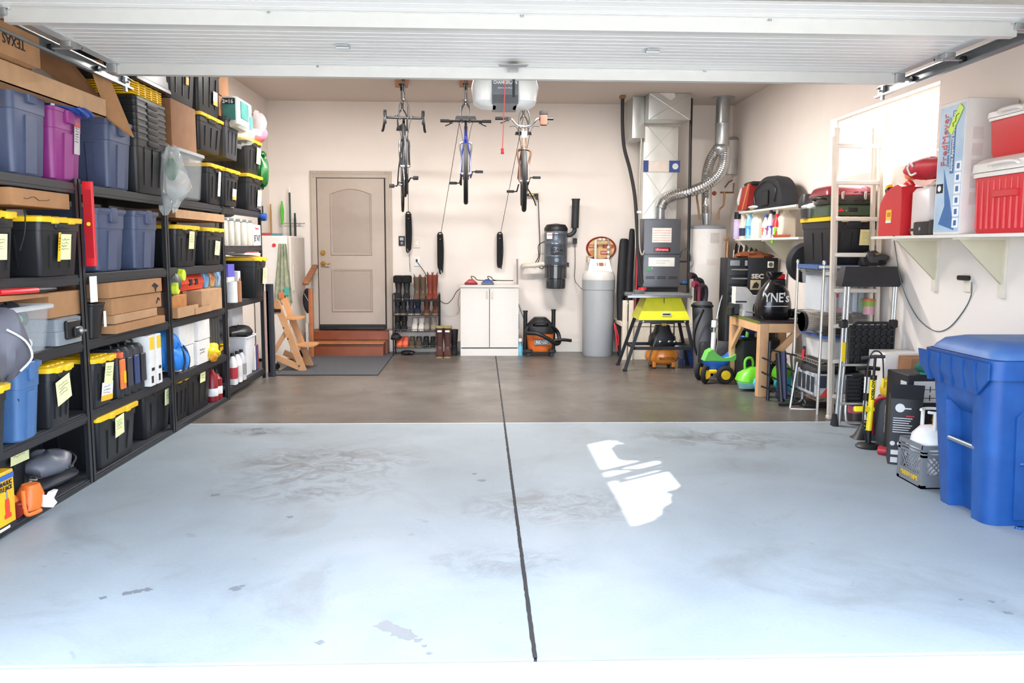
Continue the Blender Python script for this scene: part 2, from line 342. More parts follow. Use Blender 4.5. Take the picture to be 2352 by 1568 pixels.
# tracks
for sx,xe,lb in ((-1,gx0-.075,'galvanised door track running above the storage racks'),(1,gx1+.075,'galvanised door track on the side of the window')):
    t=T('door_track',lb,'track',(xe,0,2.53))
    a,bb=2.95,5.72
    mk(mat('#8f9294',.38,.8)).box(-.014 ,.014,a,bb,-.032,-.029).box(sx*.013-.0015,sx*.013+.0015,a,bb,-.03,.03).box(-.014,.014,a,bb,.029,.032).box(-.014*sx-.001,-.014*sx+.001,a,bb,-.03,-.018).obj('track_channel',t)
    mk(STEEL).box(-.004 if sx<0 else -.012,.012 if sx<0 else .004,bb-.12,bb-.09,-.06,.03).box(sx*.016-.002,sx*.016+.002,a,bb,.0,.05).cyl((-sx*.03,bb-.1,.0),(sx*.02,bb-.1,0),.007).obj('track_bracket',t)
    for yy in (3.9,bb-.08): mk(STEEL).box(sx*.02-.002,sx*.02+.002,yy-.015,yy+.015,.05,ZC-2.53).obj('hanger_strap',t)
# opener
a=pr(1085,172,1235,240,5.85)
op=T('door_opener','white and grey ceiling-hung garage door opener with pull cord','opener',(a[0],5.85,a[2]))
hw=a[1]/2; hh=a[3]-a[2]; OW=mat('#e4e4df',.3)
for sx in (-1,1):
    b=mk(OW).loft([(0,hw*.5,.22,.05,sx*hw*.0,0),(.03,hw*.78,.3,.07,sx*hw*.06,0),(hh*.6,hw*.9,.34,.08,sx*hw*.06,0),(hh*1.05,hw*.8,.32,.08,0,0)],sx*hw*.52,.12)
    b.obj('light_lens',op)
OG=mat('#74777c',.4); mk(OG).box(-hw*.4,hw*.4,-.06,.32,.0,hh*1.1,.008).m(mat('#55585d',.4)).box(-hw*.39,hw*.39,-.064,-.06,.0,hh*.28).obj('motor_housing',op)
text('CHAMBERLAIN',.03,(0,-.063,hh*.68),WHT,op,width=hw*.72,bold=.001); text('SERVICE PRO',.012,(0,-.063,hh*.5),WHT,op,width=hw*.45)
mk(STEEL).box(-.02,.02,-2.4,-.03,hh*1.1,hh*1.1+.03).obj('rail',op)
mk(STEEL).box(-.14,-.11,.1,.13,hh*1.1,ZC-a[2]).box(.11,.14,.1,.13,hh*1.1,ZC-a[2]).obj('hanging_strap',op)
zz=at(1165,345,5.6).z-a[2]; mk(mat('#e8605c',.6)).cyl((-.0,-.15,hh*1.1),(-.02,-.15,zz+.02),.0035,n=6).obj('pull_cord',op)
mk(RED).lathe([(0,-.02),(.012,-.018),(.009,0),(.012,.015),(.004,.02)],(-.02,-.15,zz+.005),n=12).obj('cord_handle',op)
# unseen ceiling lights, added to brighten the back wall (hidden by the open door)
for nm,(lx,ly),pw in (('added_ceiling_light',(-1.15,8.7),1),('added_ceiling_light',(1.05,8.7),1)):
    l=T('added_ceiling_light','long white added fill light on the ceiling '+('towards the racks' if lx<0 else 'towards the window'),'added ceiling light',(lx,ly,ZC))
    mk(WHT).box(-.6,.6,-.07,.07,-.03,0,.005).obj('housing',l)
    mk(mat('#fff1e2',.5,noise=0,emit=1)).box(-.58,.58,-.055,.055,-.05,-.03,.008).obj('diffuser',l)
    ld=bpy.data.lights.new('fill_lamp','AREA'); ld.shape='RECTANGLE'; ld.size=1.16; ld.size_y=.11; ld.energy=FILL_LAMP; ld.color=(1,.96,.93)
    lo=bpy.data.objects.new('added_lamp',ld); COL.objects.link(lo); lo.parent=l; lo.location=(0,0,-.055)
# ================= BUILDERS =================
def note(par,x,z,w,h,y,seed=1,tilt=0,c=NOTE,extra=None,nm='note'):
    b=mk(c); b.T((x,y-.0015,z),(0,R(tilt),0)); b.rings([[(-w/2,0,-h/2),(w/2,0,-h/2),(w/2,0,h/2),(-w/2,0,h/2)],[(-w/2,-.0012,-h/2),(w/2,-.003,-h/2),(w/2,-.0012,h/2),(-w/2,-.0012,h/2)]])
    b.m(INK); scrib(b,-w*.35,h*.35,w*.7,h*.5,-.003,rows=max(2,int(h/.03)),seed=seed,r=.0009)
    if extra: b.m(mat(extra.strip('^'),.5)).box(-w*.5,w*.5,-.0045,-.003,*((h*.35,h*.5) if extra[0]=='^' else (-h*.5,-h*.2)))
    return b.obj(nm,par)
def tote(label,w,d,h,loc,rz=90,style='yel',lid=True,notes=(),group=None,cat='storage tote',inv=False,lidcol=None,tilt=None):
    """front face is local -y; origin at the middle of the front edge of the base"""
    if rz==90: d=min(d,2.9+loc[0]-.02)
    t=T('storage_tote',label,cat,loc,rz,group)
    if tilt: t.rotation_euler=(R(tilt[0]),R(tilt[1]),R(rz))
    bm_={'yel':TOTE,'blue':TB,'mag':mat('#8a2f7a',.42),'clear':CLR,'lblue':mat('#466c9a',.42),'black':TOTE,'grey':mat('#34363b',.45)}[style]
    tb,ts=(.84,.88) if style!='clear' else (.86,.9)
    b=mk(bm_); cy=d/2; th=.006
    rr=.035
    if style in('blue','mag','lblue'):
        sec=[(0,w*tb-.02,d*ts-.02,rr),(.012,w*tb,d*ts,rr),(h*.70,w*.93,d*.95,rr),(h*.705,w*.955,d*.965,rr),(h*.93,w*.975,d*.98,rr),(h*.935,w,d,rr),(h*.985,w,d,rr)]
    elif style=='clear': sec=[(0,w*tb-.03,d*ts-.03,rr),(.015,w*tb,d*ts,rr),(h*.93,w*.96,d*.965,rr),(h*.935,w,d,rr),(h*.985,w,d,rr)]
    else: sec=[(0,w*tb-.01,d*ts-.01,.02),(.008,w*tb,d*ts,.025),(h*.80,w*.94,d*.95,.03),(h*.805,w*.965,d*.97,.03),(h*.93,w*.975,d*.98,.03),(h*.935,w,d,.03),(h*.985,w,d,.03)]
    inn=[(z,a-2*th,c-2*th,r_*.9) for z,a,c,r_ in sec if z>.02][::-1]+[(.014,w*tb-.02,d*ts-.02,rr*.9)]
    b.loft(sec+inn,0,cy,k=3)
    def yf(z): k=z/h; return cy-(d*(ts+(1-ts)*k))/2
    def rib(x,z0,z1,ww,dp,mt=None):
        k0=tb+(1-tb)*z0/h;k1=tb+(1-tb)*z1/h
        b.rings([[(x*k0-ww/2,yf(z0)-dp,z0),(x*k0+ww/2,yf(z0)-dp,z0),(x*k0+ww/2,yf(z0)+.01,z0),(x*k0-ww/2,yf(z0)+.01,z0)],[(x*k1-ww/2,yf(z1)-dp,z1),(x*k1+ww/2,yf(z1)-dp,z1),(x*k1+ww/2,yf(z1)+.01,z1),(x*k1-ww/2,yf(z1)+.01,z1)]])
    def srib(y,z0,z1,ww,dp,s_):
        k0=(tb+(1-tb)*z0/h)*w/2;k1=(tb+(1-tb)*z1/h)*w/2
        b.rings([[(s_*(k0+dp),y-ww/2,z0),(s_*(k0+dp),y+ww/2,z0),(s_*(k0-.01),y+ww/2,z0),(s_*(k0-.01),y-ww/2,z0)],[(s_*(k1+dp),y-ww/2,z1),(s_*(k1+dp),y+ww/2,z1),(s_*(k1-.01),y+ww/2,z1),(s_*(k1-.01),y-ww/2,z1)]])
    if style in('yel','black','grey'):
        for fx in (-.28,.0,.28): rib(w*fx,h*.14,h*.72,.009,.004)
        for fy in (.3,.6): srib(d*fy,h*.14,h*.72,.009,.004,-1)
    elif style in('blue','mag','lblue'):
        rib(w*.0,h*.03,h*.66,w*.3,.006); 
        for fy in (.3,.6): srib(d*fy,.03,h*.66,d*.12,.008,-1)
    body=b.obj('tote_body',t)
    hm=bm_
    if style in('blue','mag','lblue'): mk(hm).loft([(h*.80,w*.20,.022,.006),(h*.82,w*.24,.03,.008),(h*.97,w*.26,.03,.008)],0,.0).obj('handle',t)
    elif style!='clear': mk(hm).loft([(h*.84,w*.30,.02,.005),(h*.86,w*.34,.024,.006),(h*.93,w*.34,.024,.006)],0,.006).obj('handle',t)
    if lid:
        lc=lidcol or {'yel':YEL,'blue':TB,'mag':bm_,'clear':mat('#e6ecee',.3,clear=.45,noise=0),'lblue':bm_,'black':TOTE,'grey':TOTE}[style]
        if style=='yel':
            b=mk(lc).loft([(h*.955,w+.02,d+.02,.035),(h+.012,w+.024,d+.024,.035),(h+.016,w+.01,d+.01,.03),(h+.016,w*.9,d*.9,.03),(h+.004,w*.87,d*.88,.03),(h+.004,w*.5,d*.5,.03)],0,cy)
            for fx in (-.3,-.1,.1,.3): b.box(w*fx-.018,w*fx+.018,d*.08,d*.92,h+.004,h+.022,.004)
            for sx in (-1,1): b.box(sx*w*.2-.03,sx*w*.2+.03,-.016,.01,h*.93,h+.012,.004)
        else:
            b=mk(lc).loft([(h*.965,w+.016,d+.016,.04),(h+.008,w+.02,d+.02,.04),(h+.014,w,d,.04),(h+.014,w*.93,d*.93,.04),(h+.004,w*.9,d*.9,.04)],0,cy)
            if style!='clear': b.box(-w*.1,w*.1,-.014,.02,h*.95,h+.018,.004)
        b.obj('lid',t)
    for i,nn in enumerate(notes):
        x,zf,nw,nh=nn[:4]; til=nn[4] if len(nn)>4 else 0; c=nn[5] if len(nn)>5 else NOTE; ex=nn[6] if len(nn)>6 else None
        o=note(t,x*w,0,nw*1.3,nh*.85,0,seed=len(label)+i,tilt=til,c=c,extra=ex); ang=math.atan2(d*(1-ts)/2,h)
        o.location=(0,yf(zf*h)-.010,zf*h); o.rotation_euler=(ang,0,0)
    return t
def carton(label,w,d,h,loc,rz=90,m=None,group=None,tape=True,cat='cardboard box',lidopen=0,rot=None,name='cardboard_box',wob=0,mark=None,tapeM=None):
    t=T(name,label,cat,loc,rz,group,rot=rot)
    m=m or CARD; b=mk(m).box(-w/2,w/2,0,d,0,h,.003)
    b.m(INK).box(-w/2+.004,w/2-.004,d/2-.0008,d/2+.0008,h-.001,h+.0006)
    b.obj('box_body',t)
    if tape: mk(tapeM or mat('#cdb185',.25)).box(-w/2-.0008,w/2+.0008,d/2-.025,d/2+.025,h-.0005,h+.001).box(-w/2-.001,-w/2+.0005,d/2-.025,d/2+.025,h*.75,h+.001).box(w/2-.0005,w/2+.001,d/2-.025,d/2+.025,h*.75,h+.001).obj('tape',t)
    if mark:
        b=mk(INK); scrib(b,mark[0]*w,mark[1]*h,mark[2]*w,mark[3]*h,-.002,rows=mark[4] if len(mark)>4 else 2,seed=int(abs(loc[1])*100),r=.0016); b.obj('handwriting',t)
    if lidopen:
        for k,(x0,x1,ang) in enumerate(((-w/2,w/2,lidopen),)):
            b=mk(m); b.box(x0+.003,x1-.003,-.001,.003,0,h*.4); o=b.obj('flap',t); o.location=(0,.0,h); o.rotation_euler=(R(ang),0,0)
    return t
XF=-2.43
def rk(px0,px1,py,zb,pyt=None,X=XF,pxt=None):
    """y centre, width and height of a thing whose front face spans px0..px1 on the plane X"""
    a=ax(px0,py,X); c=ax(px1,py,X); h=None
    if pyt is not None: h=ax(pxt if pxt is not None else px1,pyt,X).z-zb
    return (a.y+c.y)/2, c.y-a.y, h
def RT(label,px0,px1,py,zb,pyt,X=XF,d=.5,dn=.03,**k):
    y,w,h=rk(px0,px1,py,zb,pyt,X); return tote(label,w,d,h-dn*(k.get('style','yel')=='yel'),(X,y,zb),90,**k)
def RC(label,px0,px1,py,zb,pyt,X=XF,d=.35,**k):
    y,w,h=rk(px0,px1,py,zb,pyt,X); return carton(label,w,d,h,(X,y,zb),90,**k)
# ================= LEFT RACKS =================
YS=[3.73,5.12,6.51,7.92,9.28]
LV=[[.035,.45,.895,1.30,1.845]]*3+[[.11,.93,1.475,1.845]]
rlab=['black steel storage rack nearest the drive, magenta tote on top','black steel storage rack holding two slate blue totes side by side','black steel storage rack under the open clear bin','black steel storage rack at the far end, white bin on its low shelf']
SB=mat('#33353a',.55,noise=.15,scale=8)
for i in range(4):
    y0,y1=YS[i]+.003,YS[i+1]-.003; zt=1.87
    t=T('storage_rack',rlab[i],'storage rack',(-2.66,(y0+y1)/2,0),0,None); hw=(y1-y0)/2
    for sy in (-1,1):
        for sx in (-1,1):
            xo=sx*.225; b=mk(POWD)
            b.box(xo-.012 if sx<0 else xo-.028,xo+.028 if sx<0 else xo+.012,sy*hw-.003 if sy>0 else -hw,sy*hw if sy>0 else -hw+.003,0,zt)
            xe=xo+sx*.012
            b.box(min(xe,xe-sx*.003),max(xe,xe-sx*.003),sy*hw-.034 if sy>0 else -hw,sy*hw if sy>0 else -hw+.034,0,zt)
            b.m(BLK)
            k=0
            while k*.04+.05<zt: b.box(xo-.004,xo+.006,(sy*hw-sy*.0035)-.0006,(sy*hw-sy*.0035)+.0006,.04+k*.04,.06+k*.04); k+=1
            b.obj('post',t)
    for z in LV[i]:
        s=mk(SB).box(-.22,.222,-hw+.006,hw-.006,z-.018,z,.002).obj('shelf_board',t)
        b=mk(POWD)
        for sx in (-1,1):
            xe=sx*.232
            b.box(min(xe,xe-sx*.006),max(xe,xe-sx*.006),-hw+.035,hw-.035,z-.065,z-.004); b.box(min(xe,xe+sx*.004),max(xe,xe+sx*.004),-hw+.036,hw-.036,z-.045,z-.022)
            b.box(min(xe,xe-sx*.02),max(xe,xe-sx*.02),-hw+.035,hw-.035,z-.066,z-.063)
        b.obj('shelf_beam',t)
ZT=1.848
# ---- top of the racks
RT('slate blue lidded tote at the near end of the rack tops',32,115,300,ZT,212,style='blue',d=.55,X=-2.44,group=None)
RT('magenta tote between two slate blue totes on the rack tops',126,195,330,ZT,263,style='mag',d=.5,X=-2.43,lid=False,
   notes=[(.22,.62,.05,.22,0,mat('#b8b0b4',.6),'^#b02028')])
RT('slate blue tote with loose lid beside the magenta tote',252,306,330,ZT,292,style='blue',d=.55,X=-2.43)
def glove(loc,rz):
    t=T('work_gloves','pair of royal blue rubber gloves lying over the magenta tote','gloves',loc,rz); m=mat('#173f8c',.5,bump=.2)
    for k,(oy,oz) in enumerate(((0,0),(.05,.05))):
        b=mk(m); b.tube([(-.17,oy,oz),(-.08,oy,oz+.01),(0,oy,oz+.0),(.05,oy,oz-.01)],lambda u:.042+.012*u,n=10,smooth=3,flat=.6)
        for j in range(4): b.tube([(.04,oy-.033+.022*j,oz-.01),(.10,oy-.04+.026*j,oz-.02),(.15-.01*abs(j-1),oy-.045+.028*j,oz-.045)],.0125,n=8,smooth=3)
        b.tube([(-.0,oy-.03,oz),(.04,oy-.065,oz-.03),(.07,oy-.07,oz-.06)],.014,n=8,smooth=3); g=b.obj('glove',t)
        mk(WHT).tube([(-.165,oy,oz),(-.14,oy,oz+.002)],.046,n=12,flat=.62).obj('cuff_stripe',g)
c=ax(165,250,-2.42); glove((c.x-.02,c.y,c.z+.02),72)
# big open flattened cartons lying over the totes
def tray(label,w,d,h,loc,rot,m=CARD,nm='cardboard_tray'):
    t=T(nm,label,'cardboard box',loc,rot=[R(a) for a in rot]); th=.006
    mk(m).box(-w/2,w/2,0,d,0,th).obj('base_panel',t)
    mk(CARDL).box(-w/2,w/2,0,th,0,h).obj('front_wall',t); mk(m).box(-w/2,w/2,d-th,d,0,h).obj('back_wall',t)
    mk(m).box(-w/2,-w/2+th,th,d-th,0,h).obj('side_wall',t); mk(m).box(w/2-th,w/2,th,d-th,0,h).obj('side_wall',t)
    return t
a=ax(0,196,-2.38); c=ax(243,262,-2.38)
tray('long shallow open cardboard tray lying across the slate blue and magenta totes',c.y-a.y+.25,.5,.11,(-2.38,(a.y+c.y)/2-.12,(a.z+c.z)/2+.0),(0,R(0),90))
carton('narrow cardboard carton lying inside the long open tray',.8,.2,.06,(-2.5,4.95,a.z+.085),90,m=CARD2)
t=T('cardboard_sheet','tall tan cardboard sheet leaning behind the stack of nested totes','cardboard')
p0=ax(190,120,-2.6); mk(CARD2).rings([[(-2.42,5.52,2.31),(-2.36,5.75,2.22),(-2.62,5.35,2.72),(-2.85,5.0,2.75)],[(-2.43,5.51,2.30),(-2.37,5.74,2.21),(-2.63,5.34,2.71),(-2.86,4.99,2.74)]]).obj('panel',t)
mk(CARD).rings([[(-2.40,5.55,2.29),(-2.35,5.80,2.20),(-2.37,5.42,2.62),(-2.42,5.35,2.62)],[(-2.41,5.54,2.29),(-2.36,5.79,2.20),(-2.38,5.41,2.62),(-2.43,5.34,2.62)]]).obj('flap',t)
a=ax(10,120,-2.35); t=carton('cardboard carton with TEXAS written upside down along its edge',.9,.5,.16,(-2.32,4.12,a.z-.02),90,m=CARD)
text('TEXAS',.07,(.20,-.003,.08),INK,t,rot=(90,180,0),width=.2)
carton('small cardboard carton under the box marked TEXAS',.3,.4,.2,(-2.5,4.35,a.z-.225),90,m=CARD2)
carton('tall brown carton standing behind the open tray',.45,.2,.32,(-2.68,4.95,2.30),90,m=CARD2)
# nested black totes
y,w,h=rk(318,386,350,ZT,None,-2.40)
for k in range(7):
    hh=.40; o=tote(['black tote at the bottom of the nested stack','second black tote in the nested stack','third black tote in the nested stack','fourth black tote in the nested stack, mid height','fifth black tote in the nested stack','sixth black tote in the nested stack','topmost black tote of the nested stack, under yellow lids'][k],w,.5,hh,(-2.40,y,ZT+.045*k),90,style='black',lid=False,group='nested black totes')
zt=ZT+.045*6+.4
for k in range(6):
    t=T('tote_lid',['bottom','second','third','fourth','fifth','top'][k]+' yellow lid in the pile on the nested totes','lid',(-2.42,y-.02,zt+.006+k*.016),90,'yellow lids on the nested totes')
    b=mk(YEL).loft([(0,w,.5,.03),(.008,w+.01,.51,.03),(.012,w-.01,.49,.03)],0,.25)
    for fx in (-.3,-.1,.1,.3): b.box(w*fx-.015,w*fx+.015,-.006,.02,.0,.014,.003)
    b.obj('lid_panel',t)
zt+=.11
t=tote('upside-down black tote on the pile of yellow lids',w+.12,.5,.40,(-2.38,y,zt+.40),90,style='black',lid=True)
t.rotation_euler=(PI,0,R(90)); t.location=(-2.88,y,zt+.40); 
lab(note(t,.0,0,.09,.16,0,seed=5,tilt=5),'yellow note'); LAST[0].location=(.0,.513,.2); LAST[0].rotation_euler=(PI,0,PI)
# clear bin with bag, brown box above
t=RT('clear open-front bin stuffed with white craft bits on the rack tops',412,472,420,ZT-.0,362,style='clear',d=.45,X=-2.36)
yb,wb,hb=rk(412,472,420,ZT,362,-2.36)
b=mk(mat('#b9b4a6',.8,col2='#7d7a86',scale=6)); b.blob((0,.2,.12),wb*.36,.17,.12,.2,3); b.m(mat('#d8b070',.7)).tube([(-.12,.06,.12),(0,.05,.16),(.12,.06,.11)],.012,smooth=4); b.obj('contents',t)
t=tag(mk(BAGC).blob((0,0,0),.11,.09,.22,.28,5,n=20,k=14).m(mat('#3f6a52',.6)).blob((0,.01,.07),.05,.05,.08,.2,2).obj('plastic_bag'),'crumpled clear plastic bag hanging by the clear bin','plastic bag',loc=ax(404,410,-2.34)+V((-.03,-.02,.0)))
y,w,h=rk(394,450,300,0,None,-2.42); z0=ZT+hb+.02
carton('tall brown carton on top of the clear bin',w,.45,ax(420,238,-2.42).z-z0,(-2.42,y,z0),90,m=CARD2)
z1=ax(420,238,-2.42).z+.003
tote('black tote with yellow-striped label on the tall brown carton',w+.06,.45,.42,(-2.40,y,z1),90,style='black',lid=True,notes=[(.1,.6,.05,.22,0,mat('#2b2b2e',.5),'#e8b32a')])
# totes beyond
y1_,w1,h1=rk(484,517,430,ZT,378,-2.40); RT('black tote with silver label strip, lowest left of the far yellow-lidded column',484,517,430,ZT,381,X=-2.40,notes=[(.1,.55,.05,.26,0,PAPER)])
RT('black tote with small picture label next to the white toilet rolls column',520,552,430,ZT,392,X=-2.36,notes=[(.1,.35,.09,.12,0,PAPER,'#e0a53a')])
za=ax(517,366,-2.40).z+.03
y,w,h=rk(462,514,320,za,268,-2.42,pxt=490); tote('black tote in the middle of the tall yellow-lidded column',w,.5,h-.02,(-2.42,y,za),90)
tote('dark grey tote behind the toilet paper on the far column',.45,.45,.36,(-2.40,y+w/2+.25,za+.0),90,style='grey',lid=True)
zb_=za+h+.008
tote('topmost black tote of the yellow-lidded column by the ceiling',w,.5,.47,(-2.42,y,zb_),90,notes=[(.2,.35,.09,.14,0,PAPER,'#e0b040')])
carton('small brown carton with white printed band beside the topmost tote',.3,.3,.26,(-2.47,y+w/2+.22,za+.36+.025+.20),90,m=CARD2,tape=True,tapeM=PAPER)
carton('flat brown carton under the small banded carton',.4,.4,.19,(-2.46,y+w/2+.22,za+.36+.02),90,m=CARD2)
yE,wE,hE=rk(573,604,440,ZT,407,-2.40); tote('lower black tote of the pair at the far end of the rack tops',wE,.5,hE-.02,(-2.40,yE,ZT),90,notes=[(.25,.45,.11,.15,0,NOTE),(.25,.2,.1,.1,0,PAPER,'#555555')])
zc=ZT+hE+.005; hE2=ax(604,334,-2.40).z-zc
tote('upper black tote of the pair at the far end, yellow note',wE,.5,hE2,(-2.40,yE,zc),90,notes=[(.25,.6,.12,.2,0,NOTE)])
zd=zc+hE2+.035
# toilet paper pack
t=T('toilet_paper_pack','teal and white pack of toilet rolls on the far end totes','toilet paper',(-2.40,yE-.52,zd+.03),90)
TEAL=mat('#2f7f7a',.3,col2='#5a9f98',noise=.2,scale=5,coat=.5)
for i in range(3):
    for j in range(2):
        for k in range(2): mk(WHT).cyl((-.26+.16*i,.0+.14*j,.07+.12*k-.065),(-.26+.16*i,.0+.14*j,.07+.12*k+.05),.058,n=20).obj('toilet_roll',t)
mk(mat('#c4c8c6',.3,coat=.4)).loft([(-.03,.46,.26,.06,0,0),(.0,.52,.31,.06),(.24,.52,.31,.06),(.26,.46,.26,.06)],-.10,.07,k=4).obj('wrapper',t); mk(TEAL).box(-.364,-.358,-.06,.17,.03,.18,.002).box(-.28,-.02,-.092,-.084,.06,.22,.002).box(.02,.12,-.092,-.084,.0,.12,.002).obj('teal_print',t)
mk(mat('#16323a',.4)).box(-.373,-.367,-.06,.10,.175,.23).obj('count_patch',t); text('12=16',.05,(-.375,.02,.2),WHT,t,rot=(90,0,-90),bold=.002)
mk(BAGC).blob((.12,.03,-.05),.2,.14,.1,.3,8,n=18,k=12).obj('loose_film',t)
t=tag(mk(mat('#aaa3a6',.35,clear=.3,noise=.15)).blob((0,0,0),.09,.10,.16,.16,11,n=18,k=12,flatb=True).m(mat('#c8768a',.5)).blob((0,0,-.08),.08,.11,.08,.2,4).m(BLK).box(-.02,.04,-.02,.0,.15,.16).obj('white_bag'),'white and pink plastic bag beyond the toilet rolls','bag',loc=(-2.42,yE+.18,zd+.14),rz=90)
t=tag(mk(mat('#14501f',.35,col2='#256e33',scale=9,coat=.4)).blob((0,0,0),.07,.09,.18,.22,6,n=18,k=12).m(mat('#155526',.5)).blob((0,0,.17),.05,.07,.04,.3,2).obj('green_bag'),'green plastic bag hanging at the far end of the rack','bag',loc=(-2.42,9.36,2.30),rz=0)
# ---- second level
Z2=1.303
t1=RT('black tote with yellow-taped note, front of the near rack second shelf',97,190,560,Z2,497,X=-2.36,d=.52,notes=[(.05,.52,.10,.17,0,NOTE),(-.09,.52,.02,.19,0,YEL)])
RT('black tote with yellow lid cut off by the left edge of the view, second shelf',-30,42,560,Z2,480,X=-2.36,d=.52,notes=[(-.1,.5,.1,.15)])
yq,wq,hq=rk(25,160,470,0,None,-2.42); zl=ax(190,487,-2.36).z+.012
t=carton('flat brown carton with black handwriting on the yellow lids',wq,.4,ax(160,446,-2.42).z-zl,(-2.42,yq,zl),90,m=CARD,mark=(-.3,.75,.55,.5,1),tape=False)
t=T('cable_loop','thin black cord looped over the yellow lids of the near rack','cord'); a=ax(55,482,-2.33); mk(BLK).tube([a,ax(58,500,-2.335),ax(55,540,-2.335),ax(45,575,-2.335)],.004,smooth=5,n=6).obj('cord',t)
# red spirit level
a=ax(189,415,-2.40); c=ax(199,612,-2.40)
t=T('spirit_level','long bright red spirit level standing against the rack post','spirit level',(-2.385,a.y+.012,c.z),90)
hh=a.z-c.z; mk(RED).box(-.012,.012,-.03,.03,0,hh,.004).m(mat('#b81c24',.4)).box(-.013,.013,-.022,.022,.05,hh-.05).m(mat('#e8e23a',.2)).cyl((-.014,0,hh*.5),(.014,0,hh*.5),.012).obj('level_body',t); t.location.y+=.02
RT('slate blue lidded tote, left of the pair on the second shelf',229,293,560,Z2,487,style='blue',d=.5,X=-2.43)
RT('slate blue lidded tote, right of the pair on the second shelf',316,367,560,Z2,492,style='blue',d=.5,X=-2.43)
tote('black tote tucked behind the right slate blue tote',.3,.3,.36,(-2.58,6.42-.02,Z2),90)
RT('black tote with tall yellow note left under the flattened cartons',409,459,560,Z2,516,X=-2.40,notes=[(.1,.68,.09,.17)])
RT('black tote with short yellow note right under the flattened cartons',474,516,560,Z2,522,X=-2.40,notes=[(.1,.48,.1,.15,3)])
yq,wq,hq=rk(398,510,500,0,None,-2.43); zl=ax(459,512,-2.40).z+.02
t=tray('flattened brown carton lying on two yellow lids under the clear bin',wq,.4,.075,(-2.41,yq,zl),(0,0,90),m=CARD2)
# far bay upper shelf: jars, plate
Z3=1.478
MJ=mat('#cfcabd',.3,col2='#b9b2a2',scale=8)
for i,(p0,p1) in enumerate(((518,530),(532,544),(546,559),(561,574),(576,585))):
    y,w,h=rk(p0,p1,545,Z3,520,-2.40)
    t=T('canister',['nearest','second','middle','fourth','last'][i]+' silver-lidded jar of the row on the far upper shelf','jar',(-2.46,y,Z3),90,'jars on the far upper shelf')
    mk(MJ).lathe([(0,0),(.055,0),(.058,.01),(.058,.22),(.05,.24)]).obj('jar_body',t); mk(STEEL).lathe([(.054,.235),(.056,.24),(.056,.262),(0,.264)]).obj('jar_lid',t)
y,w,h=rk(584,603,545,Z3,530,-2.40)
t=T('licence_plate','white licence plate leaning on the far upper shelf','licence plate',(-2.415,y,Z3),90); mk(mat('#eae8e6',.4)).box(-.15,.15,0,.004,0,.22,.006).obj('plate',t)
text('JETA?7',.09,(0,-.002,.075),mat('#23304a',.5),t,width=.24,bold=.001); text('IDAHO',.035,(0,-.002,.18),mat('#c23b3b',.5),t,width=.14)
t=tag(mk(mat('#77716c',.8)).blob((0,0,.07),.3,.13,.07,.2,4,flatb=True).obj('folded_cloth'),'grey-brown folded cloth lying on the row of jars','cloth',loc=(-2.6,8.45,Z3+.27),rz=90)
tag(mk(mat('#27509a',.4)).lathe([(0,-.03),(.04,-.03),(.045,0),(.04,.03),(0,.03)],axis='Y').m(BLK).box(-.03,.0,.0,.01,.03,.12).obj('tape_measure'),'blue round reel hanging on the far rack post','reel',loc=(-2.40,9.285,1.79),rz=90)
# far bay middle shelf
Z4=.933
yq,wq,hq=rk(592,614,650,Z4,592,-2.33,pxt=600)
tote('black tote with yellow lid jutting out of the far rack',wq+.02,.5,hq-.01,(-2.33,yq,Z4),90,notes=[(.25,.55,.12,.2)])
t=tag(mk(mat('#e3e1e4',.6)).prism([(-.16,0),(.15,-.02),(.17,.015),(-.14,.02)],0,.28,'XZ').m(mat('#b84a3c',.5)).box(-.1,.05,-.002,0.2,.02,.03).obj('magazine'),'loose white papers on the jutting yellow lid','papers',loc=(-2.36,yq-.1,Z4+hq+.035),rz=90)
pb=carton('purple and white boxed item on the far middle shelf',.2,.2,.36,(-2.44,8.16,Z4),90,m=mat('#e4e3e8',.5),tape=False,name='product_box',cat='box')
mk(mat('#5a56b8',.4)).box(-.102,.102,-.003,.19,.24,.362).obj('purple_band',pb)
t=carton('white box with a fruit picture beside the purple box',.09,.18,.29,(-2.42,8.36,Z4),90,m=mat('#dcdad2',.5),tape=False,name='product_box',cat='box')
mk(mat('#b5493c',.5)).lathe([(0,-.004),(.025,-.003),(0,0)],(0,-.001,.2),axis='Y').m(mat('#4f7a3a',.5)).box(-.03,.03,-.003,0,.04,.08).obj('fruit_print',t)
tag(mk(WHT).lathe([(0,0),(.05,0),(.05,.2),(.045,.2),(.045,.01),(0,.01)]).obj('paper_roll'),'white paper roll on the far middle shelf','paper roll',loc=(-2.39,8.0,Z4))
tag(mk(mat('#9a6c4a',.8)).lathe([(0,0),(.047,0),(.047,.2),(0,.2)]).obj('cardboard_tube'),'brown cardboard tube beside the white paper roll','tube',loc=(-2.38,8.12,Z4))
tag(mk(BAGC).blob((0,0,.17),.06,.09,.17,.2,9,flatb=True).obj('plastic_bag'),'crumpled clear bag behind the white paper roll','plastic bag',loc=(-2.52,8.0,Z4+.0),rz=90)
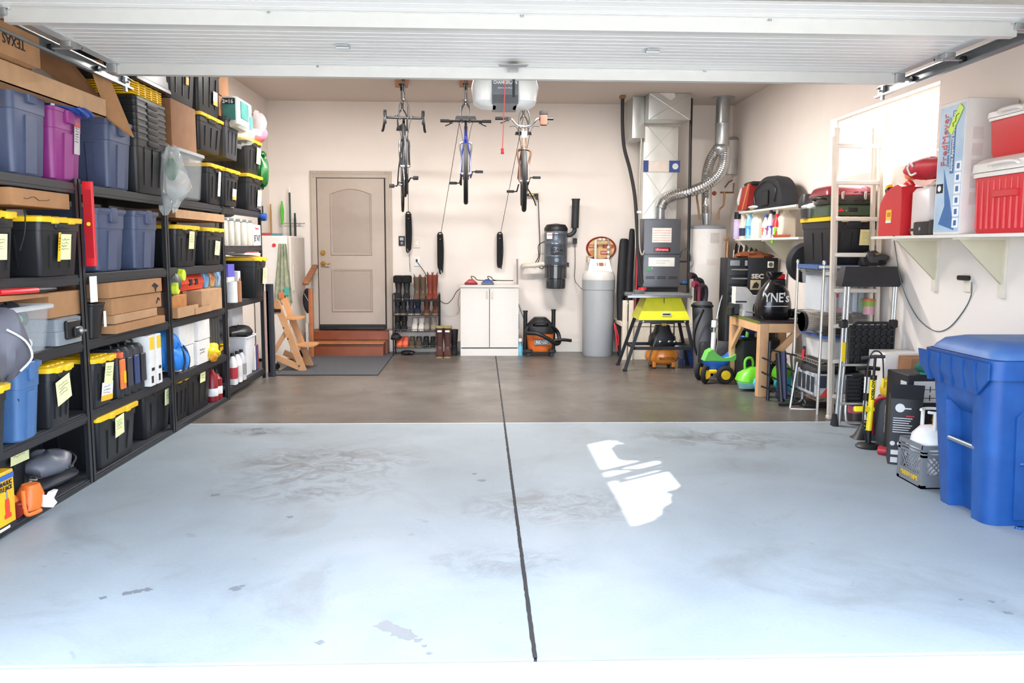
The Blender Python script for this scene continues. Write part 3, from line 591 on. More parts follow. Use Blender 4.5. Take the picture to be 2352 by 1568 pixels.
# far bay low shelf
Z5=.115
yq,wq,hq=rk(548,578,830,Z5,792,-2.42)
t=T('waste_bin','white plastic wastebasket on the far low shelf','bin',(-2.43,8.78,Z5),90); WB=mat('#e2e3e6',.35)
mk(WB).loft([(0,.26,.2,.03),(.40,.36,.27,.03),(.405,.38,.29,.03),(.42,.38,.29,.03),(.415,.35,.26,.03),(.02,.25,.19,.03)],0,.14).obj('bin_body',t)
tag(mk(BLK).blob((0,0,0),.2,.14,.06,.3,3).obj('black_bag'),'black bundled bag on top of the white wastebasket','bag',loc=(-2.56,8.75,Z5+.455),rz=90)
for i,(yy,c1,c2,lbl) in enumerate(((8.14,'#d8d8d6','#b03038','white bottle with a red label beside the wastebasket'),(8.30,'#e4e4e2','#d0d0ce','white jug-shaped bottle next to the wastebasket'),(8.44,'#b9bcc0','#8a8c90','grey squeeze bottle closest to the wastebasket'))):
    t=T('bottle',lbl,'bottle',(-2.45,yy,Z5),90,'bottles on the far low shelf'); mk(mat(c1,.35)).loft([(0,.1,.08,.02),(.2,.11,.085,.03),(.26,.05,.05,.02),(.28,.035,.035,.017)]).obj('bottle_body',t); mk(mat(c2,.5)).loft([(.06,.112,.088,.03),(.17,.112,.088,.03)],0,0).obj('bottle_label',t); mk(BLK).cyl((0,0,.28),(0,0,.31),.018).obj('cap',t)
tote('black tote with yellow lid at the back of the far low shelf',.42,.3,.36,(-2.55,8.16,Z5),90)
carton('white crumpled-top carton at the back above the wastebasket',.38,.2,.33,(-2.62,8.95,Z5+.42),90,m=mat('#d9d9db',.6),tape=False,name='white_carton')
carton('dark carton supporting the white crumpled carton',.4,.2,.40,(-2.63,8.95,Z5),90,m=mat('#4a4642',.8),tape=False)
carton('blue and black printed box at the back by the far rack post',.14,.2,.3,(-2.5,8.06+.1,Z5+.41),90,m=mat('#34404f',.5,col2='#b9b6ae',scale=12),tape=False,name='product_box',cat='box')
for k,(c,yy) in enumerate((('#8d2f36',9.19),('#3c4a7a',9.13),('#d8d6d2',9.07))): tag(mk(mat(c,.6)).box(-.02,.02,-.12,.12,0,.27,.004).obj('magazine'),['red','blue','white'][k]+'-spined folder on end on the far low shelf','folder',loc=(-2.6,yy,Z5),rz=90)
# ---- third level
Z3b=.898
yq,wq,hq=rk(0,128,760,Z3b,697,-2.34)
t=tote('wide clear tote with white lid full of odds and ends, third shelf',wq+.1,.5,hq-.01,(-2.34,yq-.05,Z3b),90,style='clear')
b=mk(mat('#3b4048',.6)); b.blob((.12,.15,.2),.1,.09,.07,.2,1); b.m(mat('#2fae5a',.5)).tube([(-.12,.07,.19),(.08,.07,.19)],.025,n=8); b.m(mat('#cfe0ea',.4)).cyl((-.15,.12,.06),(.1,.1,.14),.025).cyl((-.05,.1,.05),(.16,.12,.1),.022).m(mat('#e4e6e6',.4)).cyl((.05,.08,.05),(.2,.1,.05),.03).m(mat('#4a6a8c',.6)).blob((-.1,.2,.08),.14,.12,.07,.2,4); b.obj('contents',t)
yq,wq,hq=rk(132,190,760,Z3b,722,-2.42)
t=T('cash_safe','grey fire safe with key lock on the third shelf','safe',(-2.42,yq,Z3b),90); SG=mat('#848b91',.4)
mk(SG).loft([(0,wq,.3,.02),(hq*.5,wq,.3,.02),(hq*.52,wq-.01,.29,.02),(hq*.95,wq,.3,.02),(hq,wq-.03,.27,.02)],0,.15).obj('safe_body',t)
mk(BLK).box(-wq*.25,wq*.3,-.02,.002,hq*.18,hq*.88,.008).obj('lock_plate',t); mk(BLKM).box(-wq*.05,wq*.26,-.04,-.02,hq*.25,hq*.62,.008).obj('latch',t)
mk(STEEL).lathe([(0,-.006),(.02,-.005),(.02,0)],(wq*.14,-.04,hq*.47),axis='Y').box(wq*.14-.004,wq*.14+.012,-.07,-.045,hq*.42,hq*.5).obj('key',t)
yq,wq,hq=rk(112,190,695,Z3b+hq+.004,664,-2.44); carton('plain brown carton sitting on the grey safe',wq,.36,hq,(-2.44,yq,Z3b+rk(132,190,760,Z3b,722,-2.42)[2]+.003),90)
zl=ax(128,690,-2.34).z+.022
t=tag(mk(mat('#a4764f',.85)).prism([(-.3,0),(.28,0),(.27,.012),(-.3,.03)],.0,.35,'XZ').obj('paper_bag'),'flat brown paper bag on the lid of the wide clear tote','paper bag',loc=(-2.38,4.42,zl),rz=90)
t=T('pliers','long red-handled pliers on the flat paper bag','pliers',(-2.33,4.48,zl+.045),78); mk(RED).tube([(-.3,.0,0),(-.15,0,.0),(-.02,.01,0)],.014,smooth=3).tube([(-.3,.05,0),(-.15,.045,.0),(-.02,.012,0)],.014,smooth=3).obj('grip',t); mk(BLKM).tube([(-.03,.01,0),(.05,.012,0),(.12,.02,.0)],lambda u:.016-.01*u,smooth=2).obj('jaw',t)
c=ax(5,790,-2.27)
t=tag(mk(mat('#56565e',.6)).blob((0,0,0),.1,.13,.17,.15,2,n=18,k=12).m(mat('#d8d8d8',.6)).tube([(-.05,-.13,.08),(.03,-.135,.02),(.06,-.13,-.06),(.0,-.13,-.12)],.005,smooth=4).obj('fabric_bag'),'dark grey bag with white piping hanging by the clear tote','bag',loc=(c.x+.0,c.y,c.z),rz=60)
# cartons pile
def by(px,py,X=XF): return ax(px,py,X).y
Z=Z3b
y0,y1=by(262,740,-2.40),by(375,720,-2.40); w=y1-y0
carton('flattened brown carton at the bottom of the carton pile, third shelf',w,.42,.055,(-2.38,(y0+y1)/2-.02,Z),90,m=CARD)
carton('thin brown carton second from the bottom of the carton pile',w-.12,.40,.06,(-2.41,(y0+y1)/2-.03,Z+.058),90,m=CARDL)
t=carton('brown carton with black arrow mark in the middle of the pile',w,.38,.11,(-2.41,(y0+y1)/2+.0,Z+.12),90,m=CARD); mk(INK).tube([(w*.38,-.002,.03),(w*.42,-.002,.07),(w*.45,-.002,.05)],.004,smooth=3).obj('printed_arrow',t)
t=carton('large brown carton with black bird mark on the pile',w+.05,.42,.10,(-2.40,(y0+y1)/2-.03,Z+.234),90,m=CARD); mk(INK).prism([(w*.30,.05),(w*.36,.035),(w*.38,.0),(w*.40,.03),(w*.45,.045),(w*.40,.06),(w*.36,.07)],-.003,0,'XZ').obj('printed_mark',t)
carton('thin brown carton crowning the carton pile',w*.8,.40,.035,(-2.43,(y0+y1)/2-.08,Z+.337),90,m=CARDL)
t=T('waste_bin','small black bin with a white tag beside the carton pile','bin',(-2.40,by(219,745),Z),90); mk(BLK).loft([(0,.13,.16,.02),(.20,.17,.2,.02),(.205,.18,.21,.02),(.215,.18,.21,.02),(.21,.16,.19,.02),(.01,.12,.15,.02)],0,.1).obj('bin_body',t); mk(WHT).box(.05,.08,-.004,-.001,.06,.16).obj('tag',t)
tag(mk(WHT).box(-.045,.045,-.002,.002,0,.16).obj('card'),'white blank card leaning by the rack post above the black bin','card',loc=(-2.405,by(207,690),Z+.225),rz=90)
# third bay third shelf
Z=Z3b; 
y,w,h=rk(402,450,700,Z,683,-2.40); t=tray('open brown carton with a wooden box, third shelf under the black totes',w,.3,.09,(-2.38,y,Z),(0,0,90),m=CARD)
tag(mk(mat('#b57a44',.6,noise=.2)).box(-.17,.17,-.1,.1,0,.17,.004).obj('wooden_box'),'small wooden box standing in the open brown carton','box',loc=(-2.54,y-.03,Z+.008),rz=90)
y,w,h=rk(458,505,690,Z,674,-2.42); carton('closed brown carton right of the wooden box',w,.3,.19,(-2.40,y,Z),90,m=CARDL)
tray('flat torn carton in front of the wooden box',.4,.09,.06,(-2.30,y-.32,Z+.0),(0,0,90),m=CARDL).location.x=-2.372
y,w,h=rk(418,478,660,Z,650,-2.46); t=T('tool_case','bright orange-red plastic tool case above the cartons','case',(-2.48,y,Z+.20),90); OR=mat('#df3f22',.4)
mk(OR).loft([(0,w*.95,.22,.05),(.05,w,.24,.06),(.055,w+.01,.25,.06),(.07,w+.01,.25,.06),(.13,w*.9,.2,.05)],0,.12).obj('case_body',t); mk(BLK).box(-.1,-.04,-.01,.01,.04,.09).box(.04,.1,-.01,.01,.04,.09).obj('latch',t)
tag(mk(mat('#8a2f3a',.6)).box(-.25,.25,0,.2,0,.19,.005).obj('red_box'),'dull red box under the orange-red tool case','box',loc=(-2.56,y,Z+.0),rz=90)
for i,(px,c,c2,lbl) in enumerate(((462,'#3f8fc8','#7fb7dd','blue snack packet'),(476,'#c8342c','#e8d070','red and yellow packet'),(489,'#4a9ad0','#e4e4e4','pale blue packet'))):
    tag(mk(mat(c,.35,col2=c2,scale=9,coat=.4)).loft([(0,.09,.1,.01),(.08,.11,.13,.02),(.19,.1,.05,.01),(.21,.1,.01,.005)]).obj('packet'),lbl+' standing behind the orange-red case','packet',loc=(-2.55,by(px,650,-2.55),Z+.20),rz=90)
carton('long white carton under the packets, third shelf',.55,.2,.19,(-2.6,by(478,690,-2.55),Z),90,m=PAPER,tape=False)
t=T('respirator_mask','grey and lime yellow respirator at the left of the third shelf','mask',(-2.42,by(402,665),Z+.22),90); mk(mat('#4c4d52',.5)).blob((0,.03,.05),.08,.07,.08,.15,3).obj('face_piece',t)
for sx in (-1,1): mk(mat('#cfe03a',.4)).lathe([(0,-.03),(.045,-.03),(.05,0),(.045,.03),(0,.03)],(sx*.07+.03,0,.07+sx*.05),axis='Y').obj('filter',t)
carton('dark carton holding the respirator',.2,.25,.215,(-2.46,by(404,690),Z),90,m=mat('#5a5148',.8),tape=False)
# ---- fourth level
Z=.453
y0,y1=by(52,900,-2.36),by(100,900,-2.36)
t=tote('light blue tote with black handwriting, fourth shelf of the near rack',y1-y0+.03,.5,ax(60,840,-2.36).z-Z,(-2.36,(y0+y1)/2-.01,Z),90,style='lblue')
text('w/ pack',.05,(.0,.022,.24),INK,t,rot=(93,-8,0),width=.2)
y0,y1=by(118,900,-2.38),by(172,900,-2.38)
tote('black tote with crooked yellow note beside the light blue tote',y1-y0,.42,.33,(-2.38,(y0+y1)/2,Z),90,notes=[(.0,.62,.12,.17,-14)])
tote('black tote behind the one with the crooked note',.3,.2,.40,(-2.70,4.93,Z),90)
y1=by(28,960,-2.30); tote('black tote with yellow lid at the left edge of the fourth shelf',.36,.5,.34,(-2.30,y1-.18,Z),90)
y0,y1=by(222,880,-2.40),by(268,880,-2.40)
tote('black tote with note and yellow picture label, fourth shelf',y1-y0+.02,.45,ax(268,812,-2.40).z-Z-.01,(-2.40,(y0+y1)/2,Z),90,notes=[(.1,.68,.09,.16,5),(.05,.3,.12,.14,3,PAPER,'#f0b828')])
cs=[(283,'#26272b','#e87a3c','black power tool case with orange badge'),(300,'#2b2c30','#3a3b40','slim black tool case second in the row'),(316,'#24262c','#34436e','black and navy tool case third in the row'),(331,'#26272a','#303136','black tool case right before the white boxes')]
for i,(px,c1,c2,lbl) in enumerate(cs):
    t=T('tool_case',lbl,'case',(-2.41,by(px,830,-2.41),Z),90,'tool cases on the fourth shelf'); w=.085
    mk(mat(c1,.5)).loft([(0,w-.01,.30,.02),(.02,w,.32,.03),(.30,w,.32,.03),(.33,w-.02,.28,.03)],0,.17).obj('case_body',t)
    mk(mat(c2,.5)).box(-w*.5-.002,w*.3,-.005,.01,.06,.26,.004).obj('case_edge',t); mk(BLK).tube([(0,.08,.325),(0,.09,.355),(0,.2,.355),(0,.21,.325)],.009,smooth=3).obj('handle',t)
    if i==0: mk(mat('#e8643c',.5)).box(-w*.52,-w*.2,-.012,.06,.27,.31,.004).obj('badge',t); mk(YEL).box(-.01,.01,-.012,-.004,.1,.18).obj('clip',t)
for px,w,hh,c2,lbl in ((350,.10,.37,'#ecc23a','white and yellow product box right of the tool cases'),(366,.09,.37,'#2a2a2c','white product box with black print beside the blue bag')):
    t=carton(lbl,w,.25,hh,(-2.40,by(px,820,-2.40),Z),90,m=mat('#e3e2de',.5),tape=False,name='product_box',cat='box'); mk(mat('#edc52f',.5)).box(-w*.4,w*.4,-.002,0,hh*.72,hh*.97).m(INK).box(-w*.3,w*.05,-.002,0,hh*.06,hh*.2).box(-w*.2,w*.3,-.002,0,hh*.3,hh*.36).obj('box_print',t)
tag(mk(mat('#1f76c8',.45,bump=.3,scale=6)).blob((0,0,.19),.17,.15,.19,.14,7,n=22,k=14,flatb=True).obj('blue_bag'),'bright blue nylon bag behind the white product boxes','bag',loc=(-2.58,by(372,800,-2.55)+.02,Z),rz=90)
t=T('stuff_sack','crumpled bright blue stuff sack with straps beside the white cartons','bag',(-2.42,by(410,815),Z),90); mk(mat('#2b84dd',.5,bump=.5,scale=10)).blob((0,.06,.12),.12,.12,.12,.22,13,n=24,k=16,flatb=True).obj('sack',t); mk(mat('#1b2536',.6)).tube([(-.06,-.04,.02),(-.05,-.06,.12),(-.02,-.02,.22)],.008,smooth=4).tube([(.06,-.04,.02),(.07,-.05,.12),(.03,-.02,.22)],.008,smooth=4).obj('strap',t)
WC=mat('#dcdad6',.7)
for i,(y_,z_,w_,h_,lbl) in enumerate(((6.90,Z,.34,.19,'lower left white carton of the white stack'),(7.26,Z,.34,.20,'lower right white carton with faint writing'),(6.92,Z+.195,.36,.18,'upper left white carton of the white stack'),(7.29,Z+.205,.30,.19,'upper right white carton, topmost by the yellow bag'))):
    carton(lbl,w_,.3,h_,(-2.43 if i%2 else -2.45,y_,z_),90,m=WC,tape=False,group='white cartons on the fourth shelf',name='white_carton',mark=(-.3,.7,.5,.3,2) if i==1 else None)
t=T('yellow_bag','yellow plastic bag of orange things by the picture frames','bag',(-2.42,by(487,790),Z),90); mk(mat('#e8c81f',.4,bump=.3)).blob((0,.05,.07),.14,.1,.075,.25,5,n=20,k=12,flatb=True).obj('bag_body',t); mk(mat('#e59a22',.4)).blob((-.05,.0,.04),.06,.05,.05,.2,5).obj('orange_item',t)
tag(mk(mat('#7a2f2c',.5)).box(-.17,.17,-.12,.12,0,.02,.004).obj('red_tray'),'dark red board in front of the picture frames','board',loc=(-2.60,by(487,800),Z+.0),rz=90)
for k in range(5):
    t=T('picture_frame',['first','second','third','fourth','fifth'][k]+' frame of the row standing on end','frame',(-2.56,7.50+.075*k,Z+.025),90,'frames on end'); mk(mat('#4b4641',.5)).box(-.012,.012,-.1,.1,0,.34,.003).obj('frame_edge',t); mk(mat('#bdb7ad',.7)).box(-.02,-.012,-.08,.08,.02,.32).obj('mat_board',t)
# ---- bottom level
Z=.038
t=T('jack_box','yellow carton with printed red bottle jack and blue top','box',(-2.42,ax(33,1130,-2.37).y-.12,Z),90)
w=.20;h=.30; mk(mat('#f0b517',.5)).box(-w/2,w/2,0,.16,0,h,.003).obj('box_body',t)
mk(mat('#3560a8',.5)).box(-w/2,w/2,-.002,0,h*.86,h*.95).obj('blue_band',t)
mk(mat('#d9411f',.5)).prism([(-.0,.06),(.06,.06),(.06,.08),(.05,.085),(.05,.13),(.045,.16),(.015,.16),(.01,.13),(.01,.085),(0,.08)],-.002,0,'XZ').m(STEEL).prism([(.022,.16),(.038,.16),(.036,.2),(.024,.2)],-.002,0,'XZ').obj('jack_picture',t)
text('HYDRAULIC',.03,(.0,-.002,h*.8),INK,t,width=.16,bold=.001); text('BOTTLE JACK',.03,(.0,-.002,h*.71),INK,t,width=.16,bold=.001)
mk(INK).box(-w*.5,w*.5,-.002,0,0,.03).m(WHT).box(-w*.3,w*.2,-.003,-.002,.008,.022).obj('bottom_band',t)
t.location=(-2.40,ax(33,1130,-2.40).y-.10,Z)
c=ax(60,1110,-2.48)
t=T('electric_tool','orange electric tool with white guard beside the jack box','tool',(-2.46,ax(60,1110,-2.44).y,Z+.0),70); ORG=mat('#e3702a',.45)
mk(ORG).loft([(.02,.10,.12,.03,0,0),(.09,.13,.12,.04,.02,0),(.15,.08,.08,.03,.03,0)],.02,.0).tube([(-.05,0,.08),(-.12,0,.14),(-.22,0,.22)],.035,n=10,flat=.6,smooth=3).obj('tool_body',t)
mk(ORG).tube([(-.06,-.07,.15),(-.06,-.08,.03),(-.02,-.085,.015),(.03,-.085,.02)],.011,smooth=4).obj('front_handle',t); mk(WHT).prism([(.07,.02),(.13,.0),(.16,.02),(.14,.05),(.17,.09),(.13,.085),(.12,.07),(.07,.09)],-.06,-.03,'XZ').obj('guard',t)
mk(mat('#7a1f1a',.5)).cyl((-.1,-.05,.045),(-.04,-.02,.045),.04).obj('red_cap',t)
t=T('grill_mat','folded black and cream striped mat on the bottom shelf','mat',(-2.58,4.86,Z),80)
b=mk(mat('#3a3b40',.6,bump=.4)); b.blob((0,.05,.04),.30,.14,.045,.1,9,n=26,k=10,flatb=True)
b.m(mat('#cfc9b8',.6))
for k in range(11): b.box(-.24+.045*k,-.225+.045*k,-.02,.16,.078,.088,.002)
b.obj('mat_folds',t)
t=tag(mk(mat('#5b5e66',.42,bump=.5,scale=8)).blob((0,0,.07),.17,.13,.075,.16,17,n=26,k=14,flatb=True).m(mat('#2d2f34',.5)).tube([(.02,-.13,.04),(.1,-.12,.08),(.17,-.04,.1)],.006,smooth=4).obj('crumpled_bag'),'crumpled shiny grey bag on the striped mat','bag',loc=(-2.56,4.84,Z+.09),rz=85)
tote('black tote at the back of the near bottom shelf',.42,.3,.33,(-2.58,4.55,Z),90,lid=False,notes=[(.1,.85,.14,.12,0)])
tote('black tote with hidden lid behind the grey bag',.40,.16,.36,(-2.71,4.95,Z),90,lid=False)
y0,y1=by(228,1000,-2.42),by(318,960,-2.42)
tote('black tote with yellow lid and note, bottom shelf middle rack',y1-y0,.45,.335,(-2.42,(y0+y1)/2,Z),90,notes=[(-.02,.72,.10,.16,-6)])
y0,y1=by(328,950,-2.50),by(392,900,-2.50)
tote('black tote without visible lid beside the rack post, note at right',y1-y0-.02,.38,.36,(-2.47,(y0+y1)/2-.03,Z),90,style='yel',notes=[(.28,.72,.09,.15,-2)])
y0,y1=by(405,930,-2.46),by(432,910,-2.46)
tote('black tote with yellow lid, left on the bottom shelf of the third rack',y1-y0+.1,.42,.345,(-2.47,(y0+y1)/2+.05,Z),90)
tote('black tote with yellow lid and small note, right on the bottom shelf',.62,.42,.38,(-2.46,7.25,Z),90,notes=[(.05,.75,.1,.1,0)])
for k,(yy,hh,lbl) in enumerate(((7.66,.30,'dark red fire extinguisher shaped can at the rack post'),(7.79,.24,'shorter dark red can next to the rack post'))):
    t=T('red_canister',lbl,'canister',(-2.50,yy,Z)); mk(mat('#8c1f28',.35)).lathe([(0,0),(.05,0),(.052,.01),(.052,hh*.8),(.03,hh*.9),(.02,hh)]).obj('can_body',t); mk(WHT).lathe([(.0525,.05),(.0535,.052),(.0535,.12),(.0525,.122)]).obj('can_label',t); mk(BLK).cyl((0,0,hh),(0,0,hh+.04),.02).obj('can_cap',t)
# ================= BACK WALL =================
def X_(px,Y,py=600): return at(px,py,Y).x
def Z_(py,Y,px=1176): return at(px,py,Y).z
# upright freezer / cabinet in the left corner
t=T('freezer','white upright freezer in the back left corner, cloth hanging on its side','freezer',(-2.65,11.0,0)); FW=mat('#d8d3cd',.4,noise=.02)
ztf=Z_(541,10.6,640)
mk(FW).box(-.235,.20,-.4,.42,.03,ztf,.012).obj('cabinet',t); mk(mat('#cfc6bc',.4,noise=.02)).box(.202,.24,-.4,.42,.09,ztf-.01,.01).obj('door_panel',t)
mk(mat('#bdb4aa',.4)).box(.24,.26,-.34,-.30,.9,1.25,.006).obj('handle',t)
mk(RED).lathe([(0,-.012),(.02,-.012),(.024,0)],(.03,-.402,ztf-.12),axis='Y').obj('magnet',t)
mk(STEEL).box(.09,.10,-.41,-.402,ztf-.3,ztf-.1).obj('magnet_strip',t)
t=T('apron','faded floral cloth hanging on the side of the white freezer','cloth',(-2.52,10.585,.75)); b=mk(mat('#a9a68e',.85,noise=.35,col2='#75866e',scale=14))
pts=[];n=14
for zz,w in ((.75,.09),(.55,.12),(.3,.17),(.12,.2),(0,.21)): pts.append([(-w*.62+w*1.1*i/n+.02,-.012*math.sin(i*1.5)-.004,zz) for i in range(n+1)]+[(-w*.62+w*1.1*i/n+.02,-.012*math.sin(i*1.5)+.0,zz) for i in range(n,-1,-1)])
b.rings(pts); b.m(mat('#c9764a',.8)).box(-.05,.02,-.02,-.017,.06,.14).m(mat('#4a9a8c',.8)).box(.02,.08,-.02,-.017,.1,.2); b.obj('cloth',t)
# broom handles
for i,(px,y0,y1,c,r_,lbl) in enumerate(((625,472,536,'#b08040',.012,'tan wooden broom handle standing on the freezer corner'),(669,432,536,'#25423a',.013,'tall dark green pole with white tip behind the freezer'),(680,492,536,'#1e2522',.016,'short black handle right of the tall dark green pole'))):
    Y=11.44; t=T('broom',lbl,'broom',(X_(px,Y),Y,.0)); h=Z_(y0,Y)
    mk(mat(c,.5)).cyl((0,0,0),(0,0,h-.08),r_).obj('shaft',t); mk(WHT if i==1 else mat(c,.5)).cyl((0,0,h-.08),(0,0,h),r_*.9,r_*.7).obj('tip',t)
t=T('duster','bright green handled duster with steel shaft above the freezer','duster',(X_(651,11.44),11.44,0.0)); h=Z_(465,11.44)
mk(STEEL).cyl((0,0,0),(0,0,h-.3),.009).obj('shaft',t); mk(mat('#4fb83a',.4)).lathe([(.01,h-.32),(.02,h-.26),(.026,h-.14),(.018,h-.06),(.01,h)]).obj('grip',t)
tag(mk(STEEL).cyl((-.16,0,0),(.16,0,0),.006).lathe([(0,-.01),(.014,0),(0,.01)],(.17,0,0),axis='X').box(-.14,-.12,0,.04,-.01,.01).box(.1,.12,0,.04,-.01,.01).obj('tool_rail'),'thin steel tool rail on the wall above the freezer','rail',loc=(X_(672,11.5),11.5,Z_(516,11.5)))
tag(mk(mat('#a8403c',.6)).box(-.16,.0,-.05,.06,0,.035,.008).m(mat('#5a7f8a',.8)).box(.0,.12,-.05,.06,0,.03,.008).obj('brush'),'red and teal brush lying on top of the freezer','brush',loc=(-2.68,10.75,ztf+.001))
tag(mk(WHT).box(-.03,.03,-.006,0,-.05,.05,.002).obj('switch_plate'),'small grey switch plate on the left wall above the freezer','switch',loc=(XL+.0061,9.9,2.12),rz=90)
# long dark board and wooden strip leaning at the end of the rack
Y=9.335
c=fl(628,865); t=T('leaning_panel','tall navy-black panel standing against the end of the racks','panel',(c.x-.03,c.y-.0,0)); hh=Z_(652,c.y,628)
mk(mat('#23262e',.5)).box(-.03,.05,0,.04,0,hh,.004).obj('panel_board',t)
t=T('wood_strip','pale pinkish wood strip with white edge leaning beside the navy panel','board',(c.x-.085,c.y-.0,0),0); mk(mat('#c6a394',.7)).box(-.02,.035,0,.03,0.05,Z_(668,c.y,612)).obj('strip',t); mk(WHT).box(.035,.05,0,.03,.05,Z_(668,c.y,612)).obj('edge',t)
c2=fl(636,848); t=T('pole_on_wheel','white tube with small black wheel behind the navy panel','pole',(c2.x,c2.y,0)); mk(WHT).cyl((-.02,0,.06),(-.03,0,.62),.02).obj('tube',t); mk(BLK).lathe([(0,-.015),(.035,-.015),(.04,0),(.035,.015),(0,.015)],(.0,0,.04),axis='Y').obj('wheel',t)
# wooden high chair
def boardseg(b,p,q,w,th):
    p,q=V(p),V(q); d=(q-p).normalized(); s_=V((0,1,0)); n=d.cross(s_).normalized()
    b.rings([[r0+n*w/2*a+s_*th/2*c for a,c in ((-1,-1),(1,-1),(1,1),(-1,1))] for r0 in (p,q)])
f1=fl(697,852); Yn=f1.y; Yf=Yn+.42
t=T('high_chair','slanted light wooden high chair with two seat plates by the grey mat','chair',(f1.x,Yn,0)); WD=mat('#cf9f72',.5,noise=.14,scale=5,col2='#c08a5b')
for j,Y in enumerate((0,.42)):
    topx=at(633,690,Yn).x-f1.x; tz=at(633,690,Yn).z
    b=mk(WD); boardseg(b,(0,Y,.0),(topx,Y,tz),.075,.03); b.obj('side_rail',t)
    b=mk(WD); boardseg(b,(-.02,Y,.035),(topx-.02,Y,.17),.07,.028); b.obj('base_rail',t)
b=mk(WD); boardseg(b,(at(628,785,Yn).x-f1.x,.012,.23),(at(660,745,Yn).x-f1.x,.012,.5),.05,.02); b.obj('brace',t)
def plate(x,z,l,nm): mk(mat('#b98658',.45,noise=.15,scale=6)).loft([(z-.01,l,.42,.12),(z+.006,l,.42,.12)],x,.21,k=5).obj(nm,t)
plate(at(668,731,Yn+.1).x-f1.x,at(668,731,Yn+.1).z,.26,'seat_plate'); plate(at(700,793,Yn+.1).x-f1.x,at(700,793,Yn+.1).z,.26,'foot_plate')
mk(WD).prism([(0,0),(.03,.0),(-.02,.13),(-.05,.13)],0.02,.4,'XZ').obj('backrest',t); LAST[0].location=(topx-.03,0,tz-.16)
mk(BLK).box(-.05,.05,-.02,0,-.02,.02).obj('strap',t); LAST[0].location=(at(636,713,Yn).x-f1.x,0,at(636,713,Yn).z)
for px,py in ((651,753),(661,778),(687,840)): k=mk(BLK).cyl((0,-.004,0),(0,0,0),.009,n=10).obj('bolt',t); k.location=(at(px,py,Yn-.02).x-f1.x,-.016,at(px,py,Yn-.02).z)
# handrail of the steps
Y=11.0; xp=X_(711,Y)
t=T('handrail','short wooden newel and handrail left of the steps','handrail',(xp,Y,0)); HR=mat('#a8653a',.45,noise=.2,scale=6)
mk(HR).box(-.028,.028,0,.04,0,Z_(664,Y),.004).obj('newel_post',t)
b=mk(mat('#8a5634',.5,noise=.2)); b.T((-.02,-.25,Z_(655,Y)),(R(18),0,0)).box(-.03,.05,0,.7,0,.045,.01); b.obj('rail',t)
tag(mk(mat('#1d2026',.6,bump=.3)).blob((0,0,0),.07,.05,.16,.15,2,n=16,k=10).m(mat('#c8c8c8',.5)).tube([(-.04,-.05,.1),(.0,-.055,.03),(.03,-.05,-.02)],.004,smooth=3).obj('black_bag'),'black bag with thin white stripe hanging on the handrail post','bag',loc=(xp-.05,Y+.08,Z_(692,Y)))
tag(mk(mat('#dcdcdc',.5)).cyl((0,0,0),(0,0,.42),.035).lathe([(.036,.3),(.04,.3),(.04,.31),(.036,.31)]).obj('white_tube'),'white plastic tube standing behind the handrail post','tube',loc=(xp-.06,Y+.1,.03))
# mat
q=[fl(640,862),fl(868,862),fl(905,813),fl(640,813)]
q=[(q[0].x-.05,q[0].y),(q[1].x,q[1].y),(q[2].x,q[2].y),(q[0].x-.05,q[2].y)]
tag(mk(mat('#4a4b50',.95,noise=.15,scale=60,bump=.6)).prism(q,.001,.008,'XY').m(mat('#2c2c2e',.8)).tube([(x,y,.006) for x,y in q]+[(q[0][0],q[0][1],.006)],.006,n=6).obj('door_mat'),'dark grey ribbed mat on the floor before the wooden steps','mat')
# wall controls
def plate_(px0,py0,px1,py1,lbl,nm,cat,m,deep=.012):
    xc,w,z0,z1=pr(px0,py0,px1,py1,YB); t=T(nm,lbl,cat,(xc,YB,z0)); mk(m).box(-w/2,w/2,-deep,0,0,z1-z0,.003).obj('cover',t); return t,w,z1-z0
t,w,h=plate_(916,542,930,564,'black opener wall control with small screen beside the door','wall_control','wall control',BLK,.02); mk(mat('#aab0b0',.3)).box(-w*.3,w*.3,-.022,-.02,h*.55,h*.85).obj('screen',t); mk(GRY).lathe([(0,-.006),(.018,-.004),(.018,0)],(0,-.02,h*.27),axis='Y').obj('button',t)
t,w,h=plate_(949,547,964,569,'cream light switch plate right of the coiled rope','light_switch','switch',CREAM); mk(WHT).box(-.016,.016,-.017,-.012,h*.25,h*.75,.003).obj('rocker',t)
t,w,h=plate_(951,591,964,611,'white wall outlet with black plug above the boots','outlet','outlet',WHT); mk(BLK).box(-.012,.012,-.035,-.012,h*.5,h*.8,.004).obj('plug',t)
pts=[at(957,600,11.5),at(975,625,11.48),at(995,662,11.45),at(1011,690,11.4),at(1027,697,11.36),at(1040,685,11.33),at(1050,668,11.3),at(1070,655,11.27)]
tag(mk(BLK).tube(pts,.005,smooth=5,n=6).obj('charger_cord'),'black cord sagging from the outlet to the white cabinet','cord')
tag(mk(mat('#7d5550',.5)).tube([at(1057,668,11.3),at(1052,695,11.35),at(1055,712,11.36),at(1050,722,11.37)],.003,smooth=5,n=6).obj('thin_cord'),'thin reddish cord hanging left of the white cabinet','cord')
tag(mk(WHT).tube([at(1012,710,11.5),at(1035,725,11.5),at(1050,720,11.48)],.002,smooth=5,n=5).obj('thin_cord'),'thin pale cord sagging by the shoe rack','cord')
